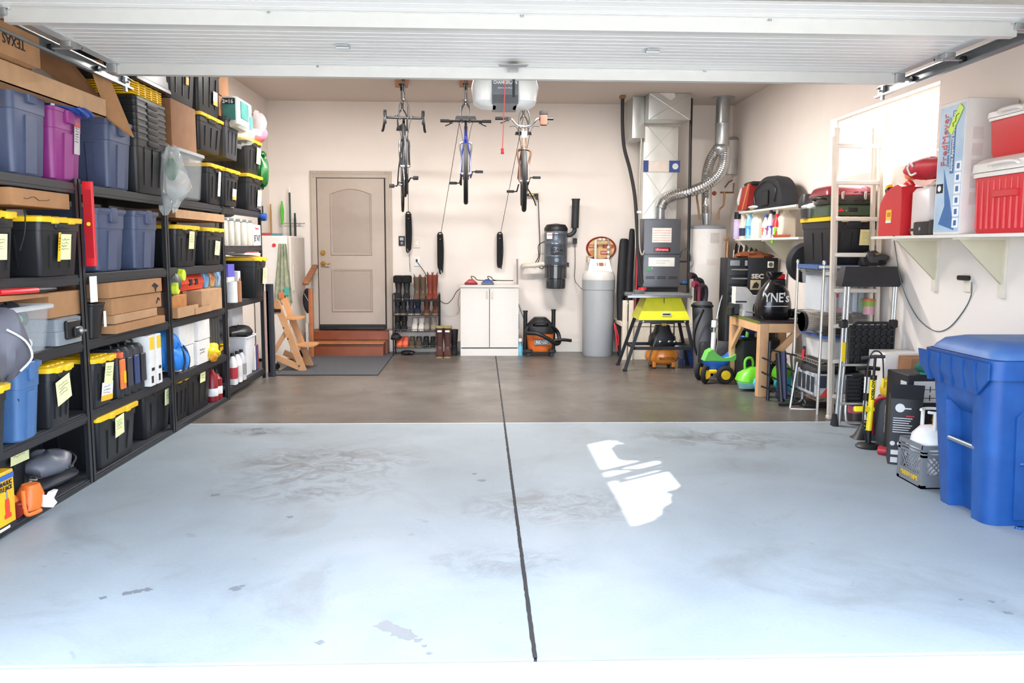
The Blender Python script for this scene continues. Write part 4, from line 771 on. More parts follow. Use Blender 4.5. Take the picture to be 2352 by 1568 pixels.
# coiled ropes
def coil(px,y0,y1,lbl,w=.05,sd=1,tail=None):
    Y=11.49; a=at(px,y0,Y); c=at(px,y1,Y); H=a.z-c.z; t=T('rope_coil',lbl,'rope',(a.x,Y,c.z),group='coiled hoist ropes'); rnd=random.Random(sd)
    mk(STEEL).box(-.02,.02,0,.055,H*.82,H*.86).cyl((0,-.0,H*.84),(0,-.03,H*.84),.008).obj('cleat',t)
    b=mk(BLK)
    for k in range(8):
        o=(k-3.5)*.0105; l=rnd.uniform(0,.12)*H
        b.tube([(o,-.01-.006*(k%3),H*.9),(o*1.1+.004,-.02,H*.5),(o*.9,-.015,l+.03),(o*.4+.012,-.014,l),(o*.7,-.008,l+.04),(o*.9,-.004,H*.5),(o,-.008,H*.95)],.0055,smooth=4,n=6)
    b.tube([(-.03,-.01,H*.9),(-.02,-.02,H*.98),(.02,-.02,H*.98),(.03,-.01,H*.9)],.009,smooth=4,n=6); b.tube([(-.035,-.03,H*.84),(.035,-.03,H*.86)],.008,n=6); b.obj('rope',t)
    return a
coil(938,486,581,'black rope coiled on the wall control cleat under the drop-bar bike',sd=1)
coil(1011,533,629,'black rope coil above the shoe rack, rope running to the middle bike',sd=2)
coil(1148,533,617,'black rope coil above the white cabinet',sd=3)
tag(mk(BLK).tube([at(940,580,11.49),at(942,624,11.49)],.0035,n=6).obj('rope_tail'),'short rope end hanging below the left coil','rope')
# bikes
def bike(lbl,loc,rz,tilt,col,bar,tire,barw,o):
    t=T('bicycle',lbl,'bicycle',loc,rot=(0,R(tilt),R(rz)),group=None); Rw=.335; wb=o.get('wb',1.02); fm=mat(col,.3,.2,noise=.02,coat=.6)
    # local: +x forward, z up, wheel bottoms at z=0
    fwx,rwx=wb*.58,-wb*.42; bb=V((0,0,.28)); st_=V((-.14,0,.80)); ht=V((fwx-.25,0,.86)); hb=V((fwx-.20,0,.70)); ra=V((rwx,0,Rw)); fa=V((fwx,0,Rw))
    b=mk(fm); tr=o.get('tr',.02)
    b.tube([bb,st_],tr*.8,n=12).tube([bb,hb+V((-.01,0,.02))],tr*1.15,n=12).tube([st_+V((0,0,-.05)),ht+V((0,0,-.04))],tr,n=12).cyl(ht,hb,tr*1.05)
    for s_ in (-1,1): b.tube([bb+V((0,s_*.02,0)),V((rwx*.6,s_*.045,Rw*.95)),ra+V((0,s_*.06,0))],.009,n=8,smooth=3).tube([st_+V((0,s_*.01,-.06)),V((rwx*.75,s_*.045,.52)),ra+V((0,s_*.06,0))],.008,n=8,smooth=3)
    b.cyl(bb+V((0,-.035,0)),bb+V((0,.035,0)),.024); b.obj('frame',t)
    b=mk(mat(o.get('fork',col),.3,.3,noise=.02)); b.tube([hb,hb+V((.015,0,-.03))],.02,n=10)
    for s_ in (-1,1): b.tube([hb+V((.015,s_*.015,-.02)),hb+V((.02,s_*(tire+.022),-.05)),hb+V((.05,s_*.05,-.2)),fa+V((0,s_*.05,0))],lambda u:.016-.006*u,n=8,smooth=3)
    b.obj('fork',t)
    for cx in (fwx,rwx):
        w=mk(RUB); w.tube([(cx+(Rw-tire*.5)*math.cos(2*PI*k/40),0,Rw+(Rw-tire*.5)*math.sin(2*PI*k/40)) for k in range(40)],tire*.5,n=10,closed=True); wo=w.obj('wheel',t)
        mk(o.get('rim',BLKM)).tube([(cx+(Rw-tire-.008)*math.cos(2*PI*k/40),0,Rw+(Rw-tire-.008)*math.sin(2*PI*k/40)) for k in range(40)],.011,n=8,closed=True).obj('rim',wo)
        s_=mk(STEEL).cyl((cx,-.05,Rw),(cx,.05,Rw),.014); 
        for k in range(24): a=2*PI*k/24; s_.cyl((cx,(.025 if k%2 else -.025),Rw),(cx+(Rw-tire-.01)*math.cos(a),0,Rw+(Rw-tire-.01)*math.sin(a)),.0012,n=4)
        s_.obj('spokes',wo)
    c=mk(o.get('crank',BLKM)).lathe([(.0,.045),(.09,.045),(.095,.048),(.09,.051),(0,.051)],(bb.x,0,bb.z),axis='Y',n=32).obj('chainring',t)
    ca=o.get('ca',20)
    for s_ in (-1,1):
        e=bb+V((math.cos(R(ca))*.17*s_,s_*.075,math.sin(R(ca))*.17*s_)); b=mk(o.get('crank',BLKM)).tube([bb+V((0,s_*.055,0)),e],.009,n=8); b.obj('crank_arm',t)
        p=mk(BLK); pw=o.get('pw',.045)
        p.cyl(e,e+V((0,s_*.03,0)),.007)
        cx,cy,cz=e.x,e.y+s_*(.03+pw),e.z
        p.box(cx-.05,cx-.038,cy-pw,cy+pw,cz-.014,cz+.014,.003).box(cx+.038,cx+.05,cy-pw,cy+pw,cz-.014,cz+.014,.003).box(cx-.05,cx+.05,cy-pw,cy-pw+.01,cz-.014,cz+.014,.003).box(cx-.05,cx+.05,cy+pw-.01,cy+pw,cz-.014,cz+.014,.003).box(cx-.05,cx+.05,cy-.006,cy+.006,cz-.012,cz+.012,.003); p.obj('pedal',t)
    p=mk(BLKM).tube([ra+V((.0,.05,0)),V((rwx*.5,.05,.23)),bb+V((0,.05,-.09))],.004,n=5,smooth=3).tube([ra+V((.0,.05,.04)),bb+V((0,.05,.09))],.004,n=5).tube([ra+V((0,.05,0)),ra+V((.02,.055,-.07)),ra+V((.05,.055,-.12))],.012,n=6); p.obj('drivetrain',t)
    sa=mk(mat('#1c1c1f',.6)); sz=o.get('sz',.93); sx=-.17
    sa.cyl(st_,(sx,0,sz-.02),.013); sw=o.get('sw',.07)
    sa.rings([[(sx+.14,y*.012,sz-.005+z) for y,z in ((-1,0),(1,0),(1,.012),(-1,.012))],[(sx+.02,y*.025,sz+z) for y,z in ((-1,0),(1,0),(1,.02),(-1,.02))],[(sx-.08,y*sw,sz-.01+z) for y,z in ((-1,0),(1,0),(.9,.035),(-.9,.035))],[(sx-.13,y*sw,sz-.01+z) for y,z in ((-1,0),(1,0),(.8,.04),(-.8,.04))]]); sa.obj('saddle',t)
    hc=ht+V((.04,0,.06)); b=mk(o.get('barm',BLKM)); b.tube([ht,ht+V((-.01,0,.05))],.015,n=10).tube([ht+V((-.01,0,.05)),hc+V((.04,0,0))],.014,n=8)
    hb_=hc+V((.04,0,0)); W=barw/2
    if bar=='drop':
        b.m(BLK)
        for s_ in (-1,1): b.tube([hb_,hb_+V((0,s_*W*.85,0)),hb_+V((.03,s_*W,0)),hb_+V((.09,s_*W,-.02)),hb_+V((.08,s_*(W+.01),-.09)),hb_+V((.0,s_*(W+.02),-.13)),hb_+V((-.05,s_*(W+.03),-.14))],.014,n=10,smooth=4).tube([hb_+V((.08,s_*W,0)),hb_+V((.11,s_*W,.05))],.018,n=8).tube([hb_+V((.11,s_*W,.02)),hb_+V((.13,s_*W*.97,-.06)),hb_+V((.11,s_*W*.95,-.1))],.007,n=6,smooth=3)
    else:
        rise=o.get('rise',.02); sw_=-.05
        for s_ in (-1,1):
            b.tube([hb_,hb_+V((0,s_*W*.25,rise*.2)),hb_+V((sw_*.3,s_*W*.5,rise)),hb_+V((sw_,s_*W*.97,rise))],.0125,n=8,smooth=4)
        b.m(BLK)
        for s_ in (-1,1): b.tube([hb_+V((sw_*.7,s_*W*.66,rise)),hb_+V((sw_,s_*W,rise))],.018,n=10).tube([hb_+V((sw_*.3,s_*W*.55,rise)),hb_+V((.05,s_*W*.62,rise-.03)),hb_+V((.05,s_*W*.82,rise-.055))],.006,n=6,smooth=3).box(hb_.x-.02,hb_.x+.02,s_*W*.58-.02,s_*W*.58+.02,hb_.z+rise-.03,hb_.z+rise+.01,.005)
    b.obj('handlebar',t)
    b=mk(BLK)
    for s_ in (-1,1): b.tube([hb_+V((.03,s_*W*.5,.0)),hb_+V((.10,s_*.08,-.02)),hb+V((.04,s_*.03,-.02))],.003,n=5,smooth=5)
    b.obj('brake_cable',t)
    return t,V((fwx,0,Rw)),hb_,V((sx,0,sz))
def hoist(bt,hb_,sp,by,lbl,rope_px=None,rope_to=None,strapc=BLK):
    bpy.context.view_layer.update(); Mw=bt.matrix_world if bt.matrix_world else None
    t=T('bike_hoist',lbl,'hoist',(0,0,0))
    P1=Mw@hb_; P2=Mw@sp
    xm=(P1.x+P2.x)/2
    b=mk(mat('#a9714a',.6,noise=.15,scale=6)); dd=V((P2.x-P1.x,P2.y-P1.y,0)); L_=dd.length; a=math.atan2(dd.y,dd.x)-PI/2
    b.T((xm,(P1.y+P2.y)/2,ZC-.04),(0,0,a)).box(-.075,.075,-L_/2-.22,L_/2+.2,0,.039,.003); b.obj('mounting_board',t)
    for P in (P1,P2):
        b=mk(BLKM).box(P.x-.03,P.x+.03,P.y-.05,P.y+.05,ZC-.055,ZC-.04).lathe([(0,-.012),(.028,-.012),(.022,0),(.028,.012),(0,.012)],(P.x,P.y,ZC-.085),axis='X',n=16); b.box(P.x-.02,P.x-.015,P.y-.02,P.y+.02,ZC-.11,ZC-.05).box(P.x+.015,P.x+.02,P.y-.02,P.y+.02,ZC-.11,ZC-.05); b.obj('pulley',t)
        top=P.z+.26
        b=mk(BLK).tube([(P.x-.01,P.y,ZC-.09),(P.x-.01,P.y,top)],.005,n=6).tube([(P.x+.012,P.y+.01,ZC-.09),(P.x+.012,P.y,top)],.005,n=6); b.obj('rope',t)
        b=mk(mat('#2a2a2c',.5)); b.cyl((P.x,P.y,top+.02),(P.x,P.y,top-.05),.014)
        for s_ in (-1,1): b.tube([(P.x,P.y,top-.04),(P.x+s_*.05,P.y,top-.12),(P.x+s_*.055,P.y,P.z+.03),(P.x+s_*.04,P.y-.01,P.z-.02)],.009,n=7,smooth=3)
        b.m(STEEL).cyl((P.x,P.y,top-.01),(P.x,P.y,top-.06),.009); b.obj('hook',t)
    return t
# bike A (drop bars, facing the drive)
def place(px,bary,Y,rz,hbz): p=at(px,bary,Y); return (p.x,p.y,p.z-hbz)
hz=.92
# drop-bar bike
def bz(px,py,Y,lx,tilt): return at(px,py,Y).z+lx*math.sin(R(tilt))
b1,fa_,hb1,sp1=bike('black drop-bar road bicycle hung from the ceiling above the door side',(X_(927,9.85,400),9.85,bz(930,452,9.3,.59,-7)),-83,-7,'#202428','drop',.028,.42,dict(fork='#202428',rim=BLKM,ca=5,pw=.03,sz=.97))
hoist(b1,hb1,sp1,0,'bike hoist on a tan board holding the drop-bar bicycle')
b2,fa_,hb2,sp2=bike('blue flat-bar bicycle hung rear wheel towards the drive, red rear light',(X_(1070,9.75,400),9.75,bz(1070,470,9.32,-.43,-7)),91,-7,'#202f78','flat',.05,.60,dict(fork='#9a9ca0',ca=-25,rise=.0,sz=.93,sw=.12))
mk(mat('#e0242c',.3)).box(-.14,-.10,-.018,.018,.70,.75,.008).obj('rear_light',b2)
hoist(b2,hb2,sp2,0,'bike hoist on a tan board holding the middle blue bicycle')
b3,fa_,hb3,sp3=bike('copper-coloured flat-bar bicycle with a brown bar bag, right of the opener',(X_(1202,9.8,400),9.8,bz(1205,487,9.22,.59,6)),-92,6,'#6e5446','flat',.052,.64,dict(fork='#6e5446',ca=30,barm=CHR,rise=.09,sz=.86,sw=.10,rim=mat('#6a5044',.4,.3),tr=.023))
k=mk(mat('#5c3a2c',.6)).box(.45,.53,.17,.25,.93,1.06,.01).m(BLK).box(.42,.535,.165,.255,1.04,1.09,.01).obj('bar_bag',b3)
mk(WHT).box(.50,.51,-.03,.03,.80,.87,.006).obj('number_plate',b3)
mk(BLKM).tube([(-.2,.02,.28),(-.3,.12,.12),(-.32,.16,.02)],.008,n=6,smooth=3).obj('kickstand',b3)
hoist(b3,hb3,sp3,0,'bike hoist behind the opener holding the copper-coloured bicycle')
for (a_,b_2,lbl) in ((at(1064,228,10.2),at(1013,535,11.48),'thin hoist rope running down from the middle bike to its coil'),(at(1208,238,10.0),at(1150,535,11.48),'thin hoist rope running down from the copper bike to its coil'),(at(936,235,10.6),at(938,487,11.48),'thin hoist rope behind the drop-bar bicycle')):
    tag(mk(BLK).tube([a_,b_2],.0035,n=6).obj('hoist_rope'),lbl,'rope')
# plug and cord by the right bike
t,w,h=plate_(1226,441,1240,463,'cream wall outlet behind the copper bicycle wheel','outlet','outlet',CREAM)
t=T('power_adapter','black adapter with small orange light by the copper bicycle','adapter',at(1222,448,11.50)); mk(BLK).box(-.08,.08,-.03,.02,-.015,.02,.005).box(.05,.085,-.05,.02,-.06,.02,.005).obj('adapter_body',t); mk(mat('#f6a83a',.5,noise=0,emit=1.2)).box(-.04,.02,-.034,-.03,-.004,.01).obj('indicator',t)
tag(mk(BLK).tube([at(1236,456,11.46),at(1238,500,11.5),at(1240,560,11.5),at(1239,592,11.5),at(1232,609,11.49)],.006,smooth=4,n=6).obj('vacuum_cord'),'black cord running down to the central vacuum','cord')
# central vacuum
xc,w,z0,z1=pr(1250,513,1303,662,11.35); r=w/2
t=T('central_vacuum','slate grey wall-mounted central vacuum canister with black bucket','vacuum',(xc,11.35,z0)); H=z1-z0; CV=mat('#6a727c',.28,.6,noise=.03)
mk(CV).lathe([(r*.95,H*.36),(r,H*.38),(r,H*.49),(r*1.02,H*.5),(r,H*.51),(r,H*.68),(r*1.02,H*.69),(r,H*.70),(r,H*.83),(r*1.02,H*.84),(r,H*.85),(r,H*.9)],n=40).obj('canister',t)
mk(BLK).lathe([(r*1.0,H*.88),(r*1.02,H*.9),(r*1.0,H*.93),(r*.8,H*.98),(0,H)],n=40).obj('top_cap',t)
mk(mat('#2e3236',.18,noise=0,coat=.8)).lathe([(0,0),(r*.85,0),(r*.88,.02),(r*.9,H*.15),(r*.97,H*.16),(r*.98,H*.34),(r*1.04,H*.345),(r*1.04,H*.365),(0,H*.365)],n=40).obj('dirt_bucket',t)
mk(BLKM).box(-r*1.15,-r,-.02,.02,H*.33,H*.40).box(r,r*1.15,-.02,.02,H*.33,H*.40).obj('latch',t)
mk(PAPER).box(-r*.85,-r*.25,-.006,0,0,.085).m(mat('#c6402a',.5)).box(-r*.8,-r*.3,-.008,-.006,.05,.06).obj('sticker',t); LAST[0].location=(0,-r*.88,H*.76)
text('BEAM',.06,(0,-r-.002,H*.595),mat('#161a22',.5),t,width=r*1.05,bold=.002)
mk(mat('#161a22',.5)).prism([(-r*.5,.03),(-r*.2,.045),(r*.15,.03),(r*.5,.04),(r*.5,.03),(r*.15,.018),(-r*.2,.03),(-r*.5,.018)],-.002,.002,'XZ').prism([(-r*.5,-.085),(r*.5,-.085),(r*.5,-.05),(r*.15,-.042),(-r*.2,-.055),(-r*.5,-.045)],-.002,.002,'XZ').obj('logo_wave',t); LAST[0].location=(0,-r-.001,H*.615)
mk(CV).lathe([(0,-.01),(.03,-.008),(.032,0)],(0,-r,H*.44),axis='Y').box(-.005,.005,-r-.018,-r-.008,H*.42,H*.46).obj('gauge',t)
mk(mat('#25282b',.5)).tube([(r*.7,.0,H*.84),(r*1.15,0,H*.82),(r*1.55,0,H*.87),(r*1.6,0,H*.94)],.03,n=14,smooth=4).obj('exhaust_elbow',t)
zt=at(1309,458,11.35).z-z0; mk(mat('#25282b',.6)).cyl((r*1.62,0,H*.93),(r*1.68,0,zt),.052,n=24).lathe([(.03,zt-.01),(.058,zt-.01),(.058,zt+.01),(.0,zt+.012)],(r*1.68,0,0)).obj('muffler',t)
mk(mat('#d6d0c0',.4)).tube([(-r*.9,0,H*.36),(-r*1.2,0,H*.38),(-r*1.6,.0,H*.36),(-r*2.6,.02,H*.345),(-r*2.75,.1,H*.345),(-r*2.75,.2,H*.345)],.032,n=16,smooth=4).obj('intake_pipe',t)
mk(BLK).tube([(-r*1,-.03,H*.72),(-r*1.5,.0,H*.66),(-r*1.45,.05,H*.5),(-r*1.7,.08,H*.40)],.006,smooth=4,n=6).tube([(-r*1,-.03,H*.33),(-r*1.2,.0,H*.30),(-r*1.5,.05,H*.34)],.005,smooth=4,n=6).obj('wire',t)
# charger by softener
t=T('power_adapter','small black adapter in a white outlet between vacuum and beer sign','adapter',at(1320,552,11.53)); mk(WHT).box(-.035,.035,0,.02,-.02,.12,.003).obj('outlet_cover',t); mk(BLK).box(-.028,.028,-.05,0,-.05,.03,.006).obj('adapter_body',t); mk(BLK).tube([V((0,-.02,-.05)),at(1321,600,11.5)-at(1320,552,11.53),at(1320,640,11.5)-at(1320,552,11.53),at(1328,655,11.4)-at(1320,552,11.53),at(1337,664,11.25)-at(1320,552,11.53)],.004,smooth=4,n=6).obj('adapter_cord',t)
# beer sign
xc,w,z0,z1=pr(1346,543,1415,597,YB-.01); t=T('oval_sign','oval red-rimmed cream beer sign partly behind water pipes','sign',(xc,YB-.004,(z0+z1)/2)); H=(z1-z0)/2; n=40
def ov(k,y): return [(k*w/2*math.cos(2*PI*i/n),y,k*H*math.sin(2*PI*i/n)) for i in range(n)]
mk(mat('#8d2a22',.35)).rings([ov(1,0),ov(1,-.02),ov(.96,-.03),ov(.88,-.02),ov(.88,-.012)]).obj('rim',t); mk(mat('#d9b47c',.5,noise=.06,scale=5)).rings([ov(.88,-.010),ov(.88,-.014)]).obj('face',t)
mk(mat('#b5402e',.5)).box(-w*.42,-w*.1,-.016,-.0145,.0,.05).box(w*.05,w*.42,-.016,-.0145,.0,.05).box(-w*.02,w*.24,-.016,-.0145,-.09,-.035).m(mat('#c08a4a',.6)).lathe([(0,-.003),(.05,-.002),(.05,0)],(-w*.28,-.0145,-.07),axis='Y').obj('banner',t)
text('WHITE',.04,(-w*.26,-.018,.025),WHT,t,width=w*.27); text('TAIL',.04,(w*.23,-.018,.025),WHT,t,width=w*.27); text('BEER',.04,(w*.11,-.018,-.062),WHT,t,width=w*.2)
# water softener
xc,w,z0,z1=pr(1337,640,1411,820,11.2); r=w/2; Ys=11.22; H=z1-0.0
t=T('water_softener','grey cylindrical water softener with white domed top','water softener',(xc,Ys,0)); SGY=mat('#a9adb0',.42,noise=.02)
h0=Z_(640,Ys,1375); h1=Z_(603,Ys,1375)
mk(SGY).lathe([(0,0),(r*.90,0),(r*.94,.02),(r*.96,h0*.6),(r*.97,h0*.86),(r*1.0,h0*.865),(r*1.01,h0*.99),(0,h0*.99)],n=48).obj('brine_tank',t)
mk(mat('#dcd9d4',.4,noise=.02)).lathe([(r*1.0,h0*.985),(r*1.01,h0),(r*.99,h0+.05),(r*.88,h0+.10),(r*.5,h0+.12),(0,h0+.12)],n=48).obj('tank_cover',t)
b=mk(mat('#dcd9d4',.4,noise=.02)); b.rings([[(-r*.75,-r*.55,h0+.07),(r*.75,-r*.55,h0+.07),(r*.7,r*.3,h0+.07),(-r*.7,r*.3,h0+.07)],[(-r*.72,-r*.5,h0+.12),(r*.72,-r*.5,h0+.12),(r*.65,r*.3,h0+.12),(-r*.65,r*.3,h0+.12)],[(-r*.58,-r*.28,h1+.05),(r*.58,-r*.28,h1+.05),(r*.55,r*.3,h1+.05),(-r*.55,r*.3,h1+.05)]]); b.obj('control_head',t)
mk(mat('#a8703a',.3)).box(-.03,.03,-.004,0,-.02,.022).m(GRY).box(-.06,-.045,-.004,0,-.02,.02).box(.05,.06,-.004,0,-.0,.02).box(.05,.06,-.004,0,-.02,-.01).obj('display',t); LAST[0].location=(.02,-r*.41,h1-.02); LAST[0].rotation_euler=(R(-34),0,0)
t=T('softener_pipes','white and copper pipes with valve rising behind the water softener','pipes',(xc,11.42,0))
zp=Z_(552,11.42,1375)
mk(CREAM).cyl((-.02,0,h1),(-.02,0,zp),.018).obj('white_pipe',t)
mk(mat('#b9a48c',.35,.6)).tube([(-.02,0,zp),(.02,0,zp+.01),(.12,0,zp+.01),(.16,0,zp-.01),(.16,0,h1+.08),(.15,-.02,h1+.02)],.014,n=10,smooth=3).tube([(-.14,0,h1+.0),(-.14,0,h1+.08),(-.06,0,h1+.08)],.012,n=8).obj('valve_pipe',t)
b=mk(mat('#e4e0da',.4))
for q in ((.04,zp+.01,1),(.09,zp+.01,1),(.16,zp-.09,0),(.16,zp-.16,0),(.16,zp-.22,0)): b.cyl((q[0]-.014*q[2],0,q[1]-.016*(1-q[2])),(q[0]+.014*q[2],0,q[1]+.016*(1-q[2])),.022)
b.obj('fitting',t)
# ski bags
def skibag(px0,px1,y0,y1,Y,lbl,lean,col='#1d1e22',w=None):
    c=at((px0+px1)/2,y1,Y); a=at((px0+px1)/2+lean,y0,Y+.2); t=T('ski_bag',lbl,'bag',(c.x,Y,0)); d=a-V((c.x,Y,0)); w=w or (px1-px0)/2/ (1893/Y)
    mk(mat(col,.7,bump=.2)).tube([(0,0,.0),V(d)*.04,V(d)*.3,V(d)*.6+V((-.01,0,0)),V(d)*.85,V(d)*.97,V(d)],lambda u:w*(.55+1.2*u-1.35*u*u) if u<.97 else w*.15,n=14,smooth=5,flat=.7).obj('bag_body',t)
    return t,d
t,d=skibag(1414,1446,548,820,11.1,'tall wide black padded ski bag beside the water softener',4,w=.13)
mk(mat('#101114',.6)).box(-.05,.05,-.10,-.06,.85,.9).box(-.04,.06,-.11,-.06,.45,.5).m(WHT).box(-.02,.04,-.125,-.12,.72,.735).obj('buckle',t)
t,d=skibag(1430,1450,525,815,10.95,'second slimmer black ski bag leaning behind the first with a red piping',12,'#15161a',w=.075)
mk(mat('#b8243a',.5)).tube([(.03,-.05,.05),V(d)*.3+V((.07,-.06,0)),V(d)*.7+V((.075,-.06,0)),V(d)*.97+V((.06,-.03,0))],.010,n=6,smooth=3).obj('red_piping',t)
tag(mk(mat('#d8323a',.6)).tube([(0,0,0),(.03,-.01,-.2),(.05,0,-.38)],.010,n=6,smooth=3).tube([(0,0,0),(.05,-.01,-.15),(.06,0,-.3)],.008,n=6,smooth=3).obj('red_strap'),'red straps hanging between softener and ski bag','strap',loc=at(1411,742,10.98))
# white cabinet
xc,w,z0,z1=pr(1058,655,1191,815,11.2); H=Z_(655,11.12,1120); hw=w/2; Yc=11.12
t=T('white_cabinet','low white two-door cabinet with toe kick against the back wall','cabinet',(xc,Yc,0)); WC2=mat('#e3dfd8',.4,noise=.015)
mk(WC2).box(-hw+.005,hw-.005,.022,.42,0.0,H-.028).obj('carcass',t); mk(WC2).box(-hw,hw,-.005,.425,H-.03,H,.003).obj('worktop',t)
mk(WC2).box(-hw+.003,hw-.003,.0,.02,0,.10,.002).obj('toe_kick',t)
for s_ in (-1,1):
    x0,x1=(-hw+.004,-.004) if s_<0 else (.004,hw-.004); d_=mk(WC2).box(x0,x1,.0,.02,.115,H-.042,.003).obj('cabinet_door',t)
    mk(CREAM).tube([(s_*.035,0,H-.17),(s_*.035,-.025,H-.16),(s_*.035,-.025,H-.09),(s_*.035,0,H-.08)],.005,n=7,smooth=3).obj('handle',d_)
mk(BLK).box(-.004,.004,.004,.02,.12,H-.05).box(-hw+.02,hw-.02,.005,.02,.102,.113).obj('door_gap',t)
def palm(px,lbl,c,c2):
    a=at(px,656,11.3); t=T('battery_charger',lbl,'tool',(a.x,11.3,H+.001)); mk(mat(c,.4)).loft([(0,.15,.1,.03),(.03,.16,.11,.04),(.06,.10,.08,.03),(.075,.05,.05,.02)]).obj('tool_body',t); mk(mat(c2,.5)).box(-.09,.09,-.06,-.03,0,.03,.006).obj('trim_strip',t); mk(BLK).tube([(.03,0,.05),(0,0,.11),(.05,0,.1),(.1,0,.06),(.35,.0,.055)],.006,n=6,smooth=4).obj('power_lead',t)
palm(1082,'red hand sander with looped black lead on the white cabinet','#c04a4f','#7a2a2e'); palm(1120,'blue tool on a grey block on the white cabinet','#2f4f9a','#6a6d70')
t=T('broom','slim grey broom pole standing right of the white cabinet','broom',at(1190,812,11.25)); t.location.z=0; hh=Z_(595,11.25,1190)
mk(mat('#8e9194',.4,.3)).cyl((0,.1,.02),(-.01,.2,hh),.011).obj('pole',t); mk(mat('#aeb2b6',.5)).rings([[(.01,.12,.95-.25),(.03,.12,.93-.25),(.0,.14,.93-.25)],[(.10,.08,.45),(.13,.08,.42),(.1,.1,.42)]]).obj('dustpan_arm',t); mk(mat('#3f9fc0',.4)).cyl((.0,.1,.35),(0,.1,.55),.015).obj('blue_sleeve',t)
t=T('spray_bottle','blue spray bottle on the floor between cabinet and orange vacuum','bottle',(X_(1195,11.2),11.17,0)); mk(mat('#59a9c6',.25)).loft([(0,.075,.06,.02),(.12,.08,.06,.025),(.16,.04,.04,.02),(.19,.03,.03,.014)]).obj('bottle_body',t); mk(WHT).box(-.02,.025,-.03,.015,.19,.235,.006).cyl((0,0,.18),(0,0,.2),.018).obj('trigger',t)
# orange shop vacuum
Yv=11.2; xc=X_(1240,Yv,760); t=T('shop_vacuum','orange wet-dry vacuum with black lid and hose by the back wall','vacuum',(xc,Yv,0)); ORV=mat('#e0702c',.42)
zt=Z_(728,Yv,1240)
mk(ORV).loft([(.07,.30,.28,.10),(.09,.33,.30,.12),(.30,.37,.34,.14),(.32,.37,.34,.14)],0,0,k=6).obj('drum',t)
mk(BLK).loft([(.31,.39,.35,.14),(.36,.40,.36,.15),(.42,.36,.33,.14),(.48,.26,.25,.1),(zt,.16,.16,.06)],0,0,k=6).obj('lid_motor',t); mk(BLKM).tube([(-.09,-.14,.42),(-.08,-.19,.46),(.08,-.19,.46),(.09,-.14,.42)],.016,smooth=3).obj('carry_handle',t)
mk(BLK).tube([(-.17,-.1,.40),(-.19,-.17,.33),(-.05,-.23,.32),(.1,-.22,.25),(.2,-.18,.18),(.26,-.1,.2),(.24,-.05,.32),(.14,-.12,.42)],.027,n=10,smooth=8,corr=.06).obj('hose',t)
mk(BLK).tube([(.18,-.16,.22),(.3,-.15,.23),(.42,-.12,.215)],.022,n=12,smooth=3).obj('nozzle',t)
for x,z in ((-.20,Z_(713,Yv)),(.185,Z_(710,Yv))): mk(BLK).cyl((x,0,.08),(x-.0,0,z),.028).lathe([(.03,z-.02),(.033,z-.02),(.033,z),(.0,z+.003)],(x,0,0)).obj('wand_tube',t)
for x in (-.16,.16):
    for y in (-.14,.14): f_=mk(BLK).box(x-.05,x+.05,y-.03,y+.03,.05,.10,.01).obj('caster_foot',t); mk(BLKM).lathe([(0,-.012),(.028,-.012),(.03,0),(.028,.012),(0,.012)],(x,y,.03),axis='Y').obj('wheel',f_)
mk(BLK).box(-.105,.105,-.006,.004,0,.075,.003).m(WHT).box(-.10,.10,-.008,-.005,.008,.067).m(BLK).box(-.094,.094,-.010,-.007,.014,.061).obj('badge',t); LAST[0].location=(.02,-.165,.16)
text('RIDGID',.05,(.02,-.1765,.1975),WHT,t,width=.165,bold=.002)
# shoe rack
Yr=11.2; xl,xr=X_(903,Yr,740),X_(1008,Yr,740); zl=[Z_(y,Yr) for y in (799,762,725,692)]; zt=Z_(676,Yr)
t=T('shoe_rack','black wire shoe rack with four shelves beside the steps','shoe rack',(0,Yr,0)); b=mk(BLKM)
for x in (xl,xr): 
    for y in (0,.26): b.tube([(x,y,0),(x,y,zt-.02),(x,y+(.02 if y==0 else -.02),zt)],.010,n=8)
    b.tube([(x,0,zt),(x,.26,zt)],.010,n=8); b.obj('side_frame',t); b=mk(BLKM)
for z in zl:
    b=mk(BLKM)
    for y in (0,.26): b.tube([(xl,y,z),(xr,y,z)],.005,n=6).tube([(xl,y,z+.03),(xr,y,z+.03)],.003,n=5)
    for k in range(20): xx=xl+(xr-xl)*(k+.5)/20; b.tube([(xx,0,z+.03),(xx,0,z),(xx,.26,z),(xx,.26,z+.03)],.0022,n=4)
    b.obj('wire_shelf',t)
